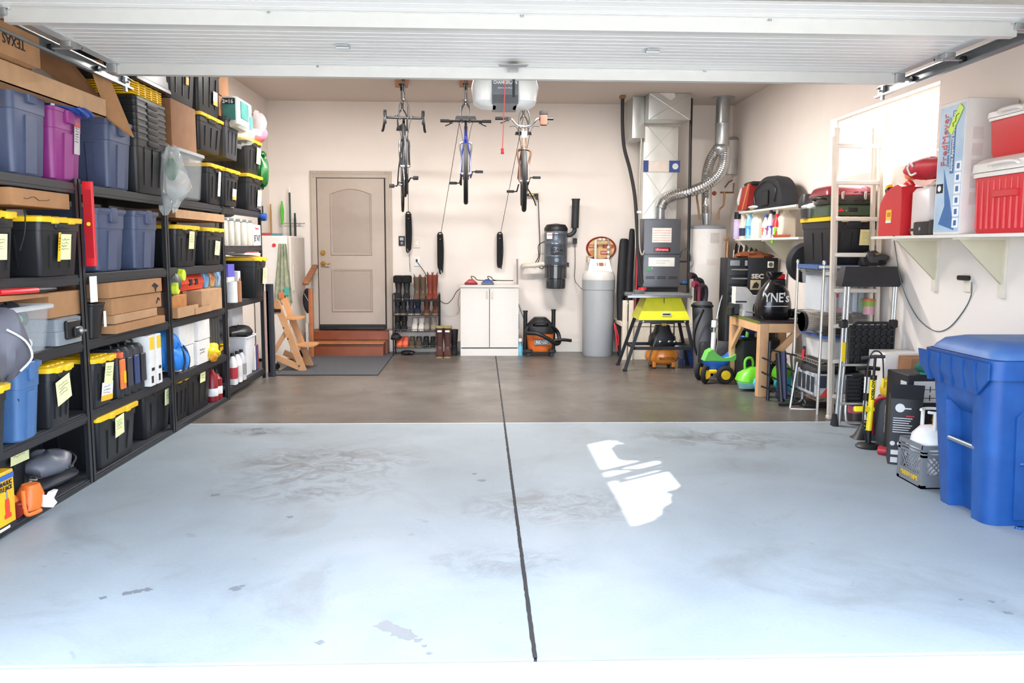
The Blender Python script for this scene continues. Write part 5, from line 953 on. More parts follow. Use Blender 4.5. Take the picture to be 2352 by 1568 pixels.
def boot(lbl,x,z,h,c,w=.075,l=.22,y=Yr+.02,sole='#1a1a1a',cuff=None,cat='boot',nm='boot',grp=None,rz=0,flare=1.15,heel=0,low=0,split=0):
    t=T(nm,lbl,cat,(x,y,z),rz,grp); m=mat(c,.5,noise=.12,scale=20)
    # toe points to -y
    b=mk(m); hh=max(h,.06)
    secs=[(.012+heel,w*.9,l*.98,.035,0,l*.5-.0),(.035+heel,w*1.0,l,.037,0,l*.5),(.06+heel,w*.9,l*.8,.035,0,l*.55)]
    if h>.09: secs+=[(.09+heel,w*.85,l*.5,.035,0,l*.72),(.13,w*.8,l*.42,.035,0,l*.78)]+([(h*.6,w*1.0,l*.48,.04,0,l*.76),(h,w*flare,l*.55,.045,0,l*.75),(h-.01,w*flare*.85,l*.45,.04,0,l*.75),(h*.7,w*.8,l*.36,.04,0,l*.75)] if h>.16 else [(h-.01,w*.7,l*.34,.03,0,l*.78)])
    else: secs+=[(hh,w*.7,l*.45,.03,0,l*.7),(hh-.02,w*.55,l*.4,.03,0,l*.7)]
    b.loft(secs,0,0,k=4); b.obj('upper',t)
    mk(mat(sole,.7)).loft([(0,w*.9,l*.98,.035,0,l*.5),(.014,w*.98,l*1.01,.037,0,l*.5),(.014+heel,w*.9,l*.97,.035,0,l*.5)],0,0,k=4).obj('sole',t)
    if cuff: mk(mat(cuff[0],.9,bump=cuff[2] if len(cuff)>2 else 0,scale=60)).loft([(h-cuff[1],w*flare*1.0,l*.56,.045,0,l*.75),(h-cuff[1]*.9,w*flare*1.05+(.03 if len(cuff)>2 else .002),l*.6+(.03 if len(cuff)>2 else 0),.05,0,l*.75),(h-.01,w*flare*1.05+(.03 if len(cuff)>2 else .003),l*.6+(.03 if len(cuff)>2 else 0),.05,0,l*.75),(h+.003,w*flare,l*.55,.045,0,l*.75),(h-.003,w*flare*.6,l*.4,.03,0,l*.75)],0,0,k=4).obj('cuff',t)
    if split: 
        mk(m).prism([(-w*.5,0),(-w*.1,-.06),(-w*.45,-.08)],-.03,.03,'XZ').prism([(w*.5,0),(w*.1,-.06),(w*.45,-.08)],-.03,.03,'XZ').obj('pull_strap',t); LAST[0].location=(0,l*.75,h+.045)
    return t
def bx_(px): return X_(px,Yr,720)
z=zl[3]+.008
boot('left tall black boot with fluffy cuff on top of the shoe rack',bx_(913),z,.33,'#1d1e20',.09,cuff=('#0e0f11',.10,.8)); boot('right tall black boot with fluffy cuff on top of the shoe rack',bx_(932),z,.33,'#1d1e20',.09,cuff=('#0e0f11',.10,.8))
boot('left brown suede western boot on top of the shoe rack',bx_(956),z,.31,'#5f4b3c',.085,split=1); boot('right brown suede western boot on top of the shoe rack',bx_(970),z,.31,'#5f4b3c',.08,split=1)
boot('left shiny chestnut cowboy boot on top of the shoe rack',bx_(985),z,.34,'#7c3420',.085,split=1,rz=-4); boot('right shiny chestnut cowboy boot at the end of the rack top',bx_(1000),z,.34,'#7c3420',.085,split=1,rz=6)
z=zl[2]+.008
rows=[(z,[(911,.17,'#22252c','black ankle boot first on the second shelf','#b9a184'),(925,.17,'#22252c','black ankle boot second on the second shelf','#b9a184'),(943,.18,'#252a3c','navy ankle boot third on the second shelf','#c9b9a0'),(958,.18,'#252a3c','navy ankle boot fourth on the second shelf','#c9b9a0'),(979,.16,'#5a3526','brown ankle boot fifth on the second shelf','#b58a60'),(999,.16,'#5a3526','brown ankle boot last on the second shelf','#b58a60')]),
(zl[1]+.008,[(911,.18,'#1c1d1f','black lace-up boot first on the third shelf','#1a1a1a'),(926,.18,'#1c1d1f','black lace-up boot second on the third shelf','#1a1a1a'),(951,.15,'#c9c4be','white shoe with pink trim, left one on the third shelf','#e8e4de'),(966,.15,'#c9c4be','white shoe with pink trim, right one on the third shelf','#e8e4de'),(979,.16,'#8a8076','grey suede boot, left one on the third shelf','#6a6058'),(995,.16,'#8a8076','grey suede boot, right one on the third shelf','#6a6058')]),
(zl[0]+.008,[(915,.09,'#e8674a','coral running shoe, left one on the bottom shelf','#f08030'),(929,.09,'#e8674a','coral running shoe, right one on the bottom shelf','#f08030'),(944,.11,'#4a4438','olive hiking shoe, left one on the bottom shelf','#9a7a4a'),(960,.11,'#4a4438','olive hiking shoe, right one on the bottom shelf','#9a7a4a'),(977,.12,'#202124','black walking shoe, left one on the bottom shelf','#1a1a1a'),(993,.12,'#202124','black walking shoe, right one on the bottom shelf','#1a1a1a')])]
for z,its in rows:
    for (px,h,c,lbl,so) in its: 
        t=boot(lbl,bx_(px),z,h*1.12,c,.084,.2,sole=so,nm='shoe',cat='shoe',flare=1.0)
        if 'navy' in lbl or 'first on the second' in lbl or 'second on the second' in lbl: mk(WHT).tube([(-.015,.16,h-.02),(-.015,.15,h+.02),(-.012,.17,h+.04)],.005,n=6).tube([(.015,.16,h-.02),(.015,.15,h+.02),(.012,.17,h+.04)],.005,n=6).obj('pull_loop',t)
        if 'white shoe' in lbl: mk(mat('#e0607a',.5)).box(-.015,.015,.12,.13,h-.05,h-.01).obj('pink_trim',t)
for i,(px,lbl) in enumerate(((1009,'left tall brown rubber boot with cream band in front of the rack'),(1027,'right tall brown rubber boot with cream band in front of the rack'))):
    t=boot(lbl,X_(px,10.95,810),0,Z_(752,10.95,1010),'#4a2c28',.10,.26,y=10.93,sole='#c9a468',cuff=('#8f8450',.022)); t.rotation_euler.z=R(0)
    mk(PAPER).box(-.03,.03,-.003,0,-.012,.012).obj('size_patch',t); LAST[0].location=(0,.118,Z_(752,10.95,1010)-.06)
boot('black rubber boot leaning behind the brown rubber boots',X_(1041,11.1),0,.34,'#1a1b1d',.10,.24,y=11.15)
tag(mk(BLK).blob((0,0,.03),.1,.08,.03,.3,2,flatb=True).obj('sandal'),'black sandals in a heap under the shoe rack','sandals',loc=(bx_(935),Yr+.05,0))
tag(mk(mat('#1f2022',.7)).blob((0,0,.05),.07,.1,.05,.25,5,flatb=True).obj('slipper'),'black slipper at the left end of the bottom rack shelf','slipper',loc=(bx_(907),Yr+.08,zl[0]+.09))
# ================= FURNACE CORNER =================
PLX0,PLX1=X_(1428,10.75,700),XR-.02
t=T('equipment_platform','cream wooden platform carrying furnace and water heater','platform',((PLX0+PLX1)/2,10.75,0)); hw=(PLX1-PLX0)/2; PC=mat('#ddd2c0',.6)
mk(PC).box(-hw,hw,0,.79,.44,.49,.003).obj('deck',t); mk(PC).box(-hw+.01,hw-.01,.01,.03,0.0,.44).obj('front_board',t)
for x in (-hw+.04,-hw+.12): mk(PC).box(x-.03,x+.03,-.06,-.001,0,Z_(690,10.7,1440),.003).obj('upright',t)
t.location.y=10.76
FY=10.95
xc,w,z0,z1=pr(1478,503,1562,660,FY); hw=w/2; FG=mat('#63656b',.35,.35,noise=.03)
t=T('furnace','grey upright gas furnace with white notices on the platform','furnace',(xc,FY,0)); H=z1-z0
mk(FG).box(-hw,hw,0,.55,z0,z1,.005).obj('cabinet',t); mk(FG).box(-hw+.004,hw-.004,-.012,0,z0+H*.49,z1-.01,.004).obj('upper_panel',t); mk(FG).box(-hw+.004,hw-.004,-.012,0,z0+.01,z0+H*.48,.004).obj('lower_panel',t)
mk(BLK).box(-hw*.95,hw*.95,.02,.5,.491,z0).obj('base_plenum',t)
b=mk(PAPER).box(-hw*.55,hw*.5,-.015,-.012,z0+H*.66,z0+H*.87,.001); b.m(mat('#d8743c',.6))
for k in range(5): b.box(-hw*.5,hw*.45,-.0165,-.015,z0+H*(.69+.035*k),z0+H*(.695+.035*k))
b.obj('warning_label',t)
b=mk(PAPER).box(-hw*.72,hw*.7,-.015,-.012,z0+H*.31,z0+H*.44,.001); b.m(GRY).box(-hw*.3,hw*.2,-.0165,-.015,z0+H*.36,z0+H*.365).box(-hw*.3,hw*.4,-.0165,-.015,z0+H*.39,z0+H*.395); b.obj('service_label',t)
mk(mat('#2a2023',.3)).box(-hw*.45,hw*.45,-.018,-.012,z0+H*.525,z0+H*.585,.004).m(mat('#b82634',.3)).box(-hw*.38,hw*.38,-.020,-.018,z0+H*.533,z0+H*.577,.004).obj('badge',t); text('Amana',.04,(0,-.0215,z0+H*.555),mat('#e8b0b0',.4),t,width=hw*.66,bold=.001)
b=mk(BLK)
for k in range(3):
    for j in range(2): b.box(-hw*.85+hw*.62*k,-hw*.85+hw*.62*k+hw*.48,-.014,-.012,z0+H*(.13+.022*j),z0+H*(.14+.022*j))
b.obj('louvre_slots',t)
mk(mat('#3fae5a',.5)).box(-hw*.78,-hw*.62,-.018,-.012,z0+H*.24,z0+H*.29).m(STEEL).lathe([(0,-.006),(.014,-.005),(.014,0)],(-hw*.5,-.012,z0+H*.28),axis='Y').obj('tags',t)
# supply plenum
SHM=mat('#dcdcd6',.3,.45,noise=.05,scale=3); SH2=mat('#b9bbb8',.35,.7,noise=.08,scale=4)
xc2,w2,za,zb=pr(1478,275,1556,503,FY+.14); h2=w2/2
t=T('supply_duct','silver sheet metal duct rising from the furnace to the ceiling','duct',(xc2,FY+.14,0))
b=mk(SHM).box(-h2,h2,0,.38,z1+.002,zb,.004)
for (u0,u1) in ((z1+.05,z1+(zb-z1)*.5),(z1+(zb-z1)*.6,zb-.05)):
    b.tube([(-h2*.95,-.001,u0),(h2*.95,-.001,u1)],.004,n=5).tube([(h2*.95,-.001,u0),(-h2*.95,-.001,u1)],.004,n=5)
b.obj('plenum',t)
mk(SHM).box(-h2-.02,h2+.02,-.02,.40,zb-.03,zb,.003).m(mat('#c8beb0',.5)).box(-h2-.02,h2+.03,-.022,-.019,zb-.09,zb-.02).obj('collar_seam',t)
x0,x1=X_(1491,FY-.3,240)-xc2,X_(1588,FY-.3,240)-xc2; zc_=Z_(275,FY-.28,1500)
b=mk(SH2).box(x0,x1,-.42,.38,zc_,ZC-.002,.004); b.tube([(x0+.02,-.422,zc_+.01),(x1-.02,-.422,ZC-.02)],.004,n=5).tube([(x1-.02,-.422,zc_+.01),(x0+.02,-.422,ZC-.02)],.004,n=5); b.obj('ceiling_box',t)
mk(mat('#d9d3cc',.8)).prism([(-.13,0),(-.04,-.06),(.02,-.09),(.08,-.05),(.06,0)],-.432,-.422,'XZ').obj('foam_patch',t); LAST[0].location=(0.0,0,ZC-.004)
mk(SH2).box(x0-.16,x0-.002,-.17,.38,zc_-.20,ZC-.002,.004).obj('side_box',t)
mk(mat('#2f4a86',.4)).box(-h2,-h2*.72,-.022,.0,0,.15).box(h2*.5,h2*1.12,-.022,.0,0,.15).m(mat('#e2d4c8',.5)).box(-h2*.72,h2*.5,-.018,.0,0,.14,.004).m(mat('#d8d8d8',.4)).lathe([(0,-.002),(.04,-.001),(.04,0)],(h2*.85,-.022,.075),axis='Y').obj('filter_slot',t); LAST[0].location=(0,0,Z_(393,FY,1520))
# pipes along furnace
t=T('line_set','black insulated refrigerant pipe descending from the ceiling left of the furnace','pipe'); Pt=[at(1430,222,10.9),at(1430,290,10.9),at(1434,340,10.92),at(1447,390,10.95),at(1458,450,10.95),at(1463,520,10.95),at(1467,590,10.95),at(1475,650,10.95)]
mk(mat('#2c2b2c',.7)).tube(Pt,.024,n=10,smooth=6).obj('insulated_pipe',t); mk(mat('#8a6a4a',.6)).box(Pt[0].x-.04,Pt[0].x+.04,Pt[0].y-.04,Pt[0].y+.04,ZC-.04,ZC-.001,.01).obj('ceiling_collar',t)
t=T('conduit','thin grey conduit strapped beside the silver duct','conduit'); mk(mat('#b5b2aa',.4,.4)).tube([at(1473,228,10.93),at(1474,300,10.93),at(1470,400,10.93),at(1468,490,10.93),at(1469,560,10.9),at(1474,585,10.88),at(1480,575,10.9)],.010,n=8,smooth=5).obj('conduit_pipe',t); mk(WHT).box(-.03,.03,-.02,.01,-.015,.015).obj('strap_clip',t); LAST[0].location=at(1468,487,10.93)
t=T('gas_pipe','long black gas pipe running from the ceiling right of the furnace','pipe'); mk(mat('#2b2a2b',.4,.4)).tube([at(1588,226,10.85),at(1586,320,10.85),at(1583,500,10.85),at(1580,672,10.85)],.02,n=10).obj('riser',t)
mk(mat('#2b2a2b',.4,.4)).tube([at(1561,600,10.88),at(1581,600,10.86)],.014,n=8).tube([at(1561,651,10.88),at(1581,651,10.86)],.016,n=8).obj('branch',t); mk(mat('#4d555c',.4,.5)).tube([at(1562,592,10.87),at(1566,576,10.84),at(1578,572,10.82),at(1585,585,10.82),at(1585,600,10.84)],.009,n=8,smooth=4).obj('flex_line',t); mk(mat('#2b62a0',.4)).box(-.03,.03,-.03,.03,-.02,.02,.005).obj('valve_handle',t); LAST[0].location=at(1572,648,10.84)
# flex ducts and flue
FOIL=mat('#d0d1cf',.22,.95,noise=.05,scale=8); GAL=mat('#b4b7b8',.3,.8,noise=.1,scale=6)
cxy=at(1660,260,10.95)
t=T('flue_pipe','wide galvanised flue pipe with ceiling flange in the back right corner','flue'); zf=Z_(338,10.95,1660); 
mk(GAL).lathe([(.085,0),(.09,.04),(.092,(ZC-zf)*.45),(.096,(ZC-zf)*.46),(.096,(ZC-zf)*.48),(.09,(ZC-zf)*.49),(.09,ZC-zf-.02)],(cxy.x,cxy.y,zf),n=32).obj('flue_section',t); mk(GAL).lathe([(.09,-.03),(.15,-.012),(.15,-.002),(0,-.002)],(cxy.x,cxy.y,ZC),n=32).obj('flange',t)
mk(GAL).lathe([(.075,-.1),(.105,-.04),(.105,.01),(.09,.03)],(cxy.x-.01,cxy.y,zf),n=32).obj('wye_collar',t)
b=mk(FOIL).tube([at(1518,478,11.00),at(1524,462,10.99),at(1545,450,10.95),at(1585,440,10.89),at(1625,423,10.86),at(1652,400,10.86),at(1664,370,10.9),at(1666,338,10.93)],.072,n=18,smooth=14,corr=.045); t2=T('flex_duct','shiny ribbed foil duct curving from the furnace up to the flue','duct'); b.obj('foil_hose',t2)
mk(GAL).cyl(at(1516,503,11.02),at(1517,474,11.00),.06,n=24).obj('collar',t2)
t2=T('flex_duct','shiny ribbed foil duct rising from the water heater to the flue','duct'); mk(FOIL).tube([at(1623,492,11.0),at(1623,450,11.02),at(1623,405,11.02),at(1632,368,11.0),at(1648,340,10.97)],.066,n=18,smooth=16,corr=.045).obj('foil_hose',t2); mk(GAL).cyl(at(1623,516,11.0),at(1623,490,11.0),.05,.07,n=24).obj('draft_hood',t2)
tag(mk(mat('#bcb8b4',.4,.5)).loft([(0,.2,.15,.07),(.45,.26,.2,.09),(.5,.1,.1,.05)]).obj('duct_stub'),'dull grey duct stub behind the foil ducts in the corner','duct',loc=(X_(1683,11.3,400),11.35,Z_(400,11.3,1683)))
# water heater
xc,w,z0,z1=pr(1585,520,1667,717,10.95); r=w/2; t=T('water_heater','white cylindrical water heater with yellow energy label','water heater',(xc,10.98+.05,.491)); H=z1-.49; WH=mat('#e0dcd7',.35,noise=.02)
mk(WH).lathe([(0,0),(r*.98,0),(r,.02),(r,H*.6),(r*1.004,H*.605),(r,H*.61),(r,H-.03)],n=48).obj('tank',t); mk(GRY).lathe([(r*1.01,H-.035),(r*1.015,H-.03),(r*1.0,H),(r*.9,H+.01),(0,H+.015)],n=48).obj('top_cap',t)
def curved(b,x0,x1,z0,z1,rr):
    n=8; f=lambda rad,z:[(rad*math.sin(x/rr),-rad*math.cos(x/rr),z) for x in [x0+(x1-x0)*i/n for i in range(n+1)]]
    b.rings([f(rr+.003,z0)+f(rr,z0)[::-1],f(rr+.003,z1)+f(rr,z1)[::-1]])
b=mk(mat('#e8d21c',.5)); curved(b,-r*.95,-r*.42,H*.20,H*.38,r); b.m(INK); curved(b,-r*.9,-r*.47,H*.355,H*.365,r+.001); curved(b,-r*.9,-r*.47,H*.22,H*.225,r+.001); curved(b,-r*.9,-r*.47,H*.26,H*.265,r+.001); b.obj('energy_label',t)
b=mk(PAPER); curved(b,-r*.8,-r*.35,H*.04,H*.19,r); b.m(mat('#c0504a',.5)); curved(b,-r*.62,-r*.52,H*.155,H*.18,r+.001); b.obj('warning_label',t)
b=mk(mat('#c9c5c0',.5)); curved(b,-r*.1,r*.42,H*.83,H*.93,r); b.obj('badge',t); b=mk(mat('#d8cfc8',.5)); curved(b,-r*.25,r*.45,H*.60,H*.66,r); b.obj('notice',t)
mk(mat('#b98a5a',.35,.6)).tube([(r*.8,-r*.7,H*.86),(r*.88,-r*.8,H*.86),(r*.9,-r*.82,H*.83)],.014,n=8).tube([(r*.9,-r*.82,H*.84),(r*.88,-r*.8,H*.3)],.013,n=8).box(r*.75,r*.98,-r*.9,-r*.8,H*.86,H*.885,.004).obj('relief_pipe',t)
COP=mat('#8a6a4a',.4,.6)
for s_,pts in ((-1,[(1607,505),(1603,470),(1601,448),(1612,430)]),(1,[(1650,505),(1652,482),(1662,470),(1664,440)])):
    mk(COP).tube([at(px,py,11.0)-t.location for px,py in pts],.013,n=8,smooth=4).obj('water_line',t)
mk(COP).tube([at(1655,442,11.3)-t.location,at(1684,442,11.35)-t.location,at(1685,420,11.35)-t.location],.012,n=8).tube([at(1665,430,11.3)-t.location,at(1674,418,11.35)-t.location,at(1682,414,11.4)-t.location],.010,n=8).obj('copper_line',t); mk(mat('#9a4a2a',.5)).lathe([(0,-.02),(.03,-.018),(.03,0),(0,.01)],tuple(at(1640,444,11.25)-t.location),axis='Y').obj('valve_wheel',t)
mk(mat('#6b6a68',.5)).tube([(-r,-.02,.06),(-r*.5,-r*.95,.03),(r*.5,-r*.95,.03)],.008,n=6,smooth=4).obj('bottom_band',t)
t=T('drain_stand','white drum-shaped stand in front of the platform','stand',(X_(1597,10.6,750),10.62,0)); mk(mat('#d4d0cb',.5)).lathe([(0,0),(.12,0),(.12,.45),(.125,.46),(0,.46)],n=32).obj('drum',t)
# table saw
YS_=9.72
t=T('table_saw','yellow bench table saw with grey top on black splayed legs','table saw',(X_(1526,YS_,720),YS_,0)); zt=Z_(674,YS_,1526); zy=Z_(735,YS_,1526); YB_=mat('#e6e21e',.4,noise=.04)
w0=.50;w1=.60
mk(YB_).rings([[(-w1/2,0,zy),(w1/2,0,zy),(w1/2,.46,zy),(-w1/2,.46,zy)],[(-w1/2,.0,zy+.03),(w1/2,0,zy+.03),(w1/2,.46,zy+.03),(-w1/2,.46,zy+.03)],[(-w0/2+.04,.06,zt-.06),(w0/2-.04,.06,zt-.06),(w0/2-.04,.4,zt-.06),(-w0/2+.04,.4,zt-.06)],[(-w0/2+.05,.05,zt-.045),(w0/2-.05,.05,zt-.045),(w0/2-.05,.42,zt-.045),(-w0/2+.05,.42,zt-.045)]]).obj('saw_housing',t)
mk(mat('#cfd0d2',.4)).box(-.03,.08,-.006,.0,zy+.05,zy+.09).m(BLK).box(-.02,.07,-.008,-.006,zy+.062,zy+.078).m(BLK).box(.0,.006,.04,.05,zt-.12,zt-.05).obj('badge',t)
mk(mat('#7b7d80',.35,.6)).box(-.40,.30,-.02,.48,zt-.05,zt-.012,.004).m(mat('#a5a7a9',.3,.7)).box(-.39,.29,-.01,.47,zt-.012,zt-.006).m(mat('#8c8e90',.3,.7)).box(-.45,.32,-.045,-.02,zt-.05,zt-.02,.003).obj('table_top',t)
mk(mat('#555759',.4)).box(-.36,-.24,0.0,.1,zt-.006,zt+.04,.006).m(RED).lathe([(0,.04),(.05,.04),(.05,.065),(0,.07)],(-.26,.06,zt),n=20).obj('fence_clamp',t)
for sx in (-1,1):
    for sy in (0,1):
        y0,y1=(0.02,-.0) if sy==0 else (.44,.50); xf=sx*(w1/2+.14)-.02
        b=mk(mat('#26282b',.4,.3)); P0=V((sx*(w1/2-.03),y0,zy)); P1=V((xf,y1,0.01)); d=P1-P0
        b.rings([[p+V((-.02*sx,-.012,0)),p+V((.02*sx,-.012,0)),p+V((.02*sx,.012,0)),p+V((-.02*sx,.012,0))] for p in (P0,P1)]) ; lg=b.obj('leg',t); mk(RUB).box(P1.x-.026,P1.x+.026,y1-.018,y1+.018,0,.03,.004).obj('foot_cap',lg)
b=mk(mat('#26282b',.4,.3)); k=.55; xx=w1/2-.03+k*.17-.02
b.box(-xx-.01,xx,.0,.012,zy*(1-k)-.02,zy*(1-k)+.02).box(-xx-.01,xx,.47,.482,zy*(1-k)-.02,zy*(1-k)+.02).box(-xx-.012,-xx,.0,.48,zy*(1-k)-.02,zy*(1-k)+.02).box(xx-.006,xx+.006,.0,.48,zy*(1-k)-.02,zy*(1-k)+.02); b.box(-w1/2,w1/2,-.004,.0,zy-.035,zy,.002); b.obj('cross_brace',t)
b=mk(STEEL)
for sx in (-1,1): b.lathe([(0,-.006),(.011,-.005),(.011,0)],(sx*(w1/2-.05),-.005,zy-.018),axis='Y',n=10)
b.obj('bolt',t)
# compressor
Yk=9.98; xc=X_(1524,Yk,815); t=T('air_compressor','orange pancake air compressor under the yellow table saw','air compressor',(xc,Yk+.1,0)); r=(X_(1563,Yk)-X_(1485,Yk))/2; zb=.03; ztk=Z_(800,Yk,1524)
mk(mat('#e58a2e',.3,noise=.02,coat=.5)).lathe([(0,zb+.01),(r*.6,zb+.01),(r*.88,zb+.05),(r,zb+.09),(r,zb+.13),(r*.9,ztk-.02),(r*.65,ztk+.01),(0,ztk+.015)],n=40).obj('tank',t)
for a in (225,315,45,135): mk(mat('#e58a2e',.4)).box(r*.8*math.cos(R(a))-.02,r*.8*math.cos(R(a))+.02,r*.8*math.sin(R(a))-.02,r*.8*math.sin(R(a))+.02,.012,.09,.004).m(RUB).cyl((r*.8*math.cos(R(a)),r*.8*math.sin(R(a)),0),(r*.8*math.cos(R(a)),r*.8*math.sin(R(a)),.016),.025).obj('foot',t)
text('BOSTITCH',.045,(.02,-r*1.0-.002,zb+.10),INK,t,width=.18,bold=.001)
zz=Z_(748,Yk,1524)
mk(mat('#1e1f22',.4)).loft([(ztk,r*1.3,.2,.05),(ztk+.06,r*1.6,.22,.06),(ztk+.14,r*1.5,.22,.06),(ztk+.2,r*1.0,.2,.05),(zz,r*.8,.16,.04)]).obj('shroud',t)
mk(mat('#1a1a1c',.5)).tube([(-r*.7,0,ztk+.02),(-r*.7,0,zz+.02),(r*.7,0,zz+.02),(r*.7,0,ztk+.02)],.011,n=8).obj('carry_handle',t)
for x in (-.05,.06,.13): mk(CHR).lathe([(0,-.02),(.02,-.018),(.022,0)],(x,-.125,ztk+.085),axis='Y',n=20).obj('gauge',t)
mk(mat('#6a665c',.5)).tube([(-.05,-.12,ztk+.17),(-.12,-.18,ztk+.1),(-.19,-.2,.15),(-.20,-.18,.03)],.010,n=8,smooth=5).obj('air_hose',t); mk(mat('#c9a44a',.4,.6)).box(-.03,.03,-.1,-.06,zz-.0,zz+.03).obj('brass_fitting',t)
t=T('tool_crate','stack of blue crates behind the compressor','crate',(X_(1584,10.4,790),10.4,0)); mk(mat('#2d4d8c',.45)).loft([(0,.22,.3,.02),(.08,.24,.3,.02),(.09,.22,.28,.02),(.17,.24,.3,.02),(.18,.22,.28,.02),(.25,.24,.3,.02)]).obj('crate_body',t); mk(mat('#c9b9a6',.7)).box(-.11,.11,-.12,.12,.25,.31,.01).obj('cushion_top',t)
# ================= RIGHT SIDE =================
PX=3.12
def wshelf(lbl,y0,y1,z,x0,brs,thick=.022):
    t=T('wall_shelf',lbl,'shelf',(XR,(y0+y1)/2,z),0); hw=(y1-y0)/2; mk(mat('#e4dfd4',.5,noise=.02)).box(x0-XR,-.001,-hw,hw,-thick,0,.002).obj('shelf_board',t)
    for yb in brs:
        o=yb-(y0+y1)/2; D=XR-x0; mk(mat('#c9c2a8',.55,noise=.02)).prism([(-D+.02,-thick),(-.02,-thick),(-.02,-.33)],o-.01,o+.01,'XZ').obj('bracket',t); mk(mat('#dad3c2',.5)).box(-.02,-.0015,o-.03,o+.03,-.42,-thick).box(-D+.01,-.02,o-.03,o+.03,-thick-.012,-thick,.001).obj('bracket_cleat',t)
    return t
ZS=ax(2000,543,PX).z
wshelf('long white wall shelf on the right carrying coolers and fuel cans',3.6,ax(2000,547,PX).y,ZS,PX,[6.2,5.38,4.5])
yA=ax(1675,549,3.12).y; yB=ax(1812,549,3.12).y
ZL=ax(1740,547,3.12).z; wshelf('lower white corner wall shelf crowded with bottles',yB-.25,10.12,ZL,3.12,[ax(1760,600,XR).y,ax(1820,600,XR).y])
ZU=ax(1740,481,3.14).z; yA2=ax(1697,481,3.14).y; wshelf('upper white corner wall shelf under the round black bag',yB-.1,yA2,ZU,3.14,[yA2-.55])
# ---- items on the corner shelves (front plane X about 3.15)
def SY(px,py,X=3.2): return ax(px,py,X).y
def bottle(lbl,px,zb,h,w,d,c,capc,X=3.22,lab_=None,style=0,nm='bottle',shape='b'):
    y=SY(px,540,X); t=T(nm,lbl,'bottle',(X,y,zb+.001),-90,'bottles on the lower corner shelf'); m=mat(c,.35,noise=.02)
    if shape=='b': mk(m).loft([(0,w*.95,d*.95,.02),(.01,w,d,.025),(h*.62,w,d,.03),(h*.8,w*.45,d*.5,.02),(h*.88,w*.34,d*.4,.015)]).obj('bottle_body',t); cz=h*.88
    elif shape=='can': mk(m).lathe([(w*.48,0),(w*.5,.008),(w*.5,h*.72),(w*.4,h*.75),(0,h*.76)]).obj('can_body',t); cz=h*.72
    else:
        mk(m).loft([(0,w*.95,d*.95,.02),(.01,w,d,.03),(h*.5,w,d,.03),(h*.62,w*.85,d*.8,.03,-w*.06,0),(h*.9,w*.4,d*.5,.02,-w*.25,0),(h*.93,w*.3,d*.4,.02,-w*.25,0)]).obj('bottle_body',t)
        mk(m).tube([(w*.40,0,h*.5),(w*.42,0,h*.75),(w*.25,0,h*.9),(-w*.1,0,h*.9)],w*.10,n=10,smooth=4).obj('jug_handle',t); cz=h*.92
    o=(-w*.25 if shape=='j' else 0)
    mk(mat(capc,.4)).cyl((o,0,cz),(o,0,h),w*(.45 if shape=='can' else .19),n=16).obj('cap',t)
    if lab_: 
        if shape=='can': mk(mat(lab_,.5)).lathe([(w*.503,h*.12),(w*.51,h*.13),(w*.51,h*.6),(w*.503,h*.61)]).obj('bottle_label',t)
        else: mk(mat(lab_,.5)).loft([(h*.12,w*1.01,d*1.02,.03),(h*.44,w*1.01,d*1.02,.03)]).obj('bottle_label',t)
    return t
bottle('blue and black aerosol can, farthest left on the corner shelf',1692,ZL,.30,.085,.085,'#2f6fc0','#151515',lab_='#2f6fc0',shape='can',X=3.2)
bottle('lavender spray can with black cap in front of the blue can',1693,ZL,.33,.09,.09,'#c9b8d8','#151515',lab_='#cdbde0',shape='can',X=3.18)
bottle('cream jug with a dark label near the left of the corner shelf',1708,ZL,.30,.16,.1,'#e4dccb','#e4dccb',lab_='#2a3350',shape='j',X=3.24)
bottle('clear blue bottle with yellow cap on the corner shelf',1721,ZL,.34,.09,.09,'#8fc4e0','#f0c93a',lab_='#4aa0d8',X=3.2)
bottle('large cream jug, the tallest on the corner shelf',1741,ZL,.35,.24,.12,'#e8e0d0','#e8e0d0',shape='j',X=3.26)
bottle('cream detergent bottle with blue print behind the large jug',1755,ZL,.33,.14,.1,'#e8e2d4','#eeeade',lab_='#dcdce8',X=3.36)
bottle('small white bottle with red label and blue cap',1758,ZL,.26,.09,.07,'#ecebe6','#2f4fb0',lab_='#e26a50',X=3.17)
bottle('white and purple bottle with dark cap in mid shelf',1769,ZL,.30,.085,.07,'#d8d4ea','#222222',lab_='#5a4fb8',X=3.17)
bottle('dark capped silver can behind the white and purple bottle',1775,ZL,.36,.09,.09,'#b8bcc2','#1a1a22',shape='can',X=3.33)
t=bottle('red bottle with a long white brush handle sticking up',1783,ZL,.26,.11,.08,'#cc2f3a','#cc2f3a',lab_='#e8e6e0',X=3.22); mk(WHT).tube([(0,0,.2),(0,0,.5),(.01,0,.56),(.03,0,.60)],.014,n=8,smooth=3).obj('brush_handle',t)
tag(mk(mat('#86d62a',.4)).box(-.10,.10,-.01,.01,0,.05,.008).m(WHT).box(-.04,.04,-.012,.012,.01,.04,.004).obj('green_tool'),'lime green flat tool leaning beside the red bottle','tool',loc=(3.14,SY(1779,540,3.14),ZL+.015),rot=(0,R(-58),R(-90)))
bottle('cream wide container under the round black bag',1801,ZL,.34,.26,.16,'#e2d8c6','#e2d8c6',X=3.3)
tag(mk(mat('#c8704a',.6)).loft([(0,.14,.1,.02),(.03,.18,.12,.03),(.032,.17,.11,.02)]).obj('orange_tray'),'small orange tray at the near end of the corner shelf','tray',loc=(3.19,SY(1797,545),ZL+.001))
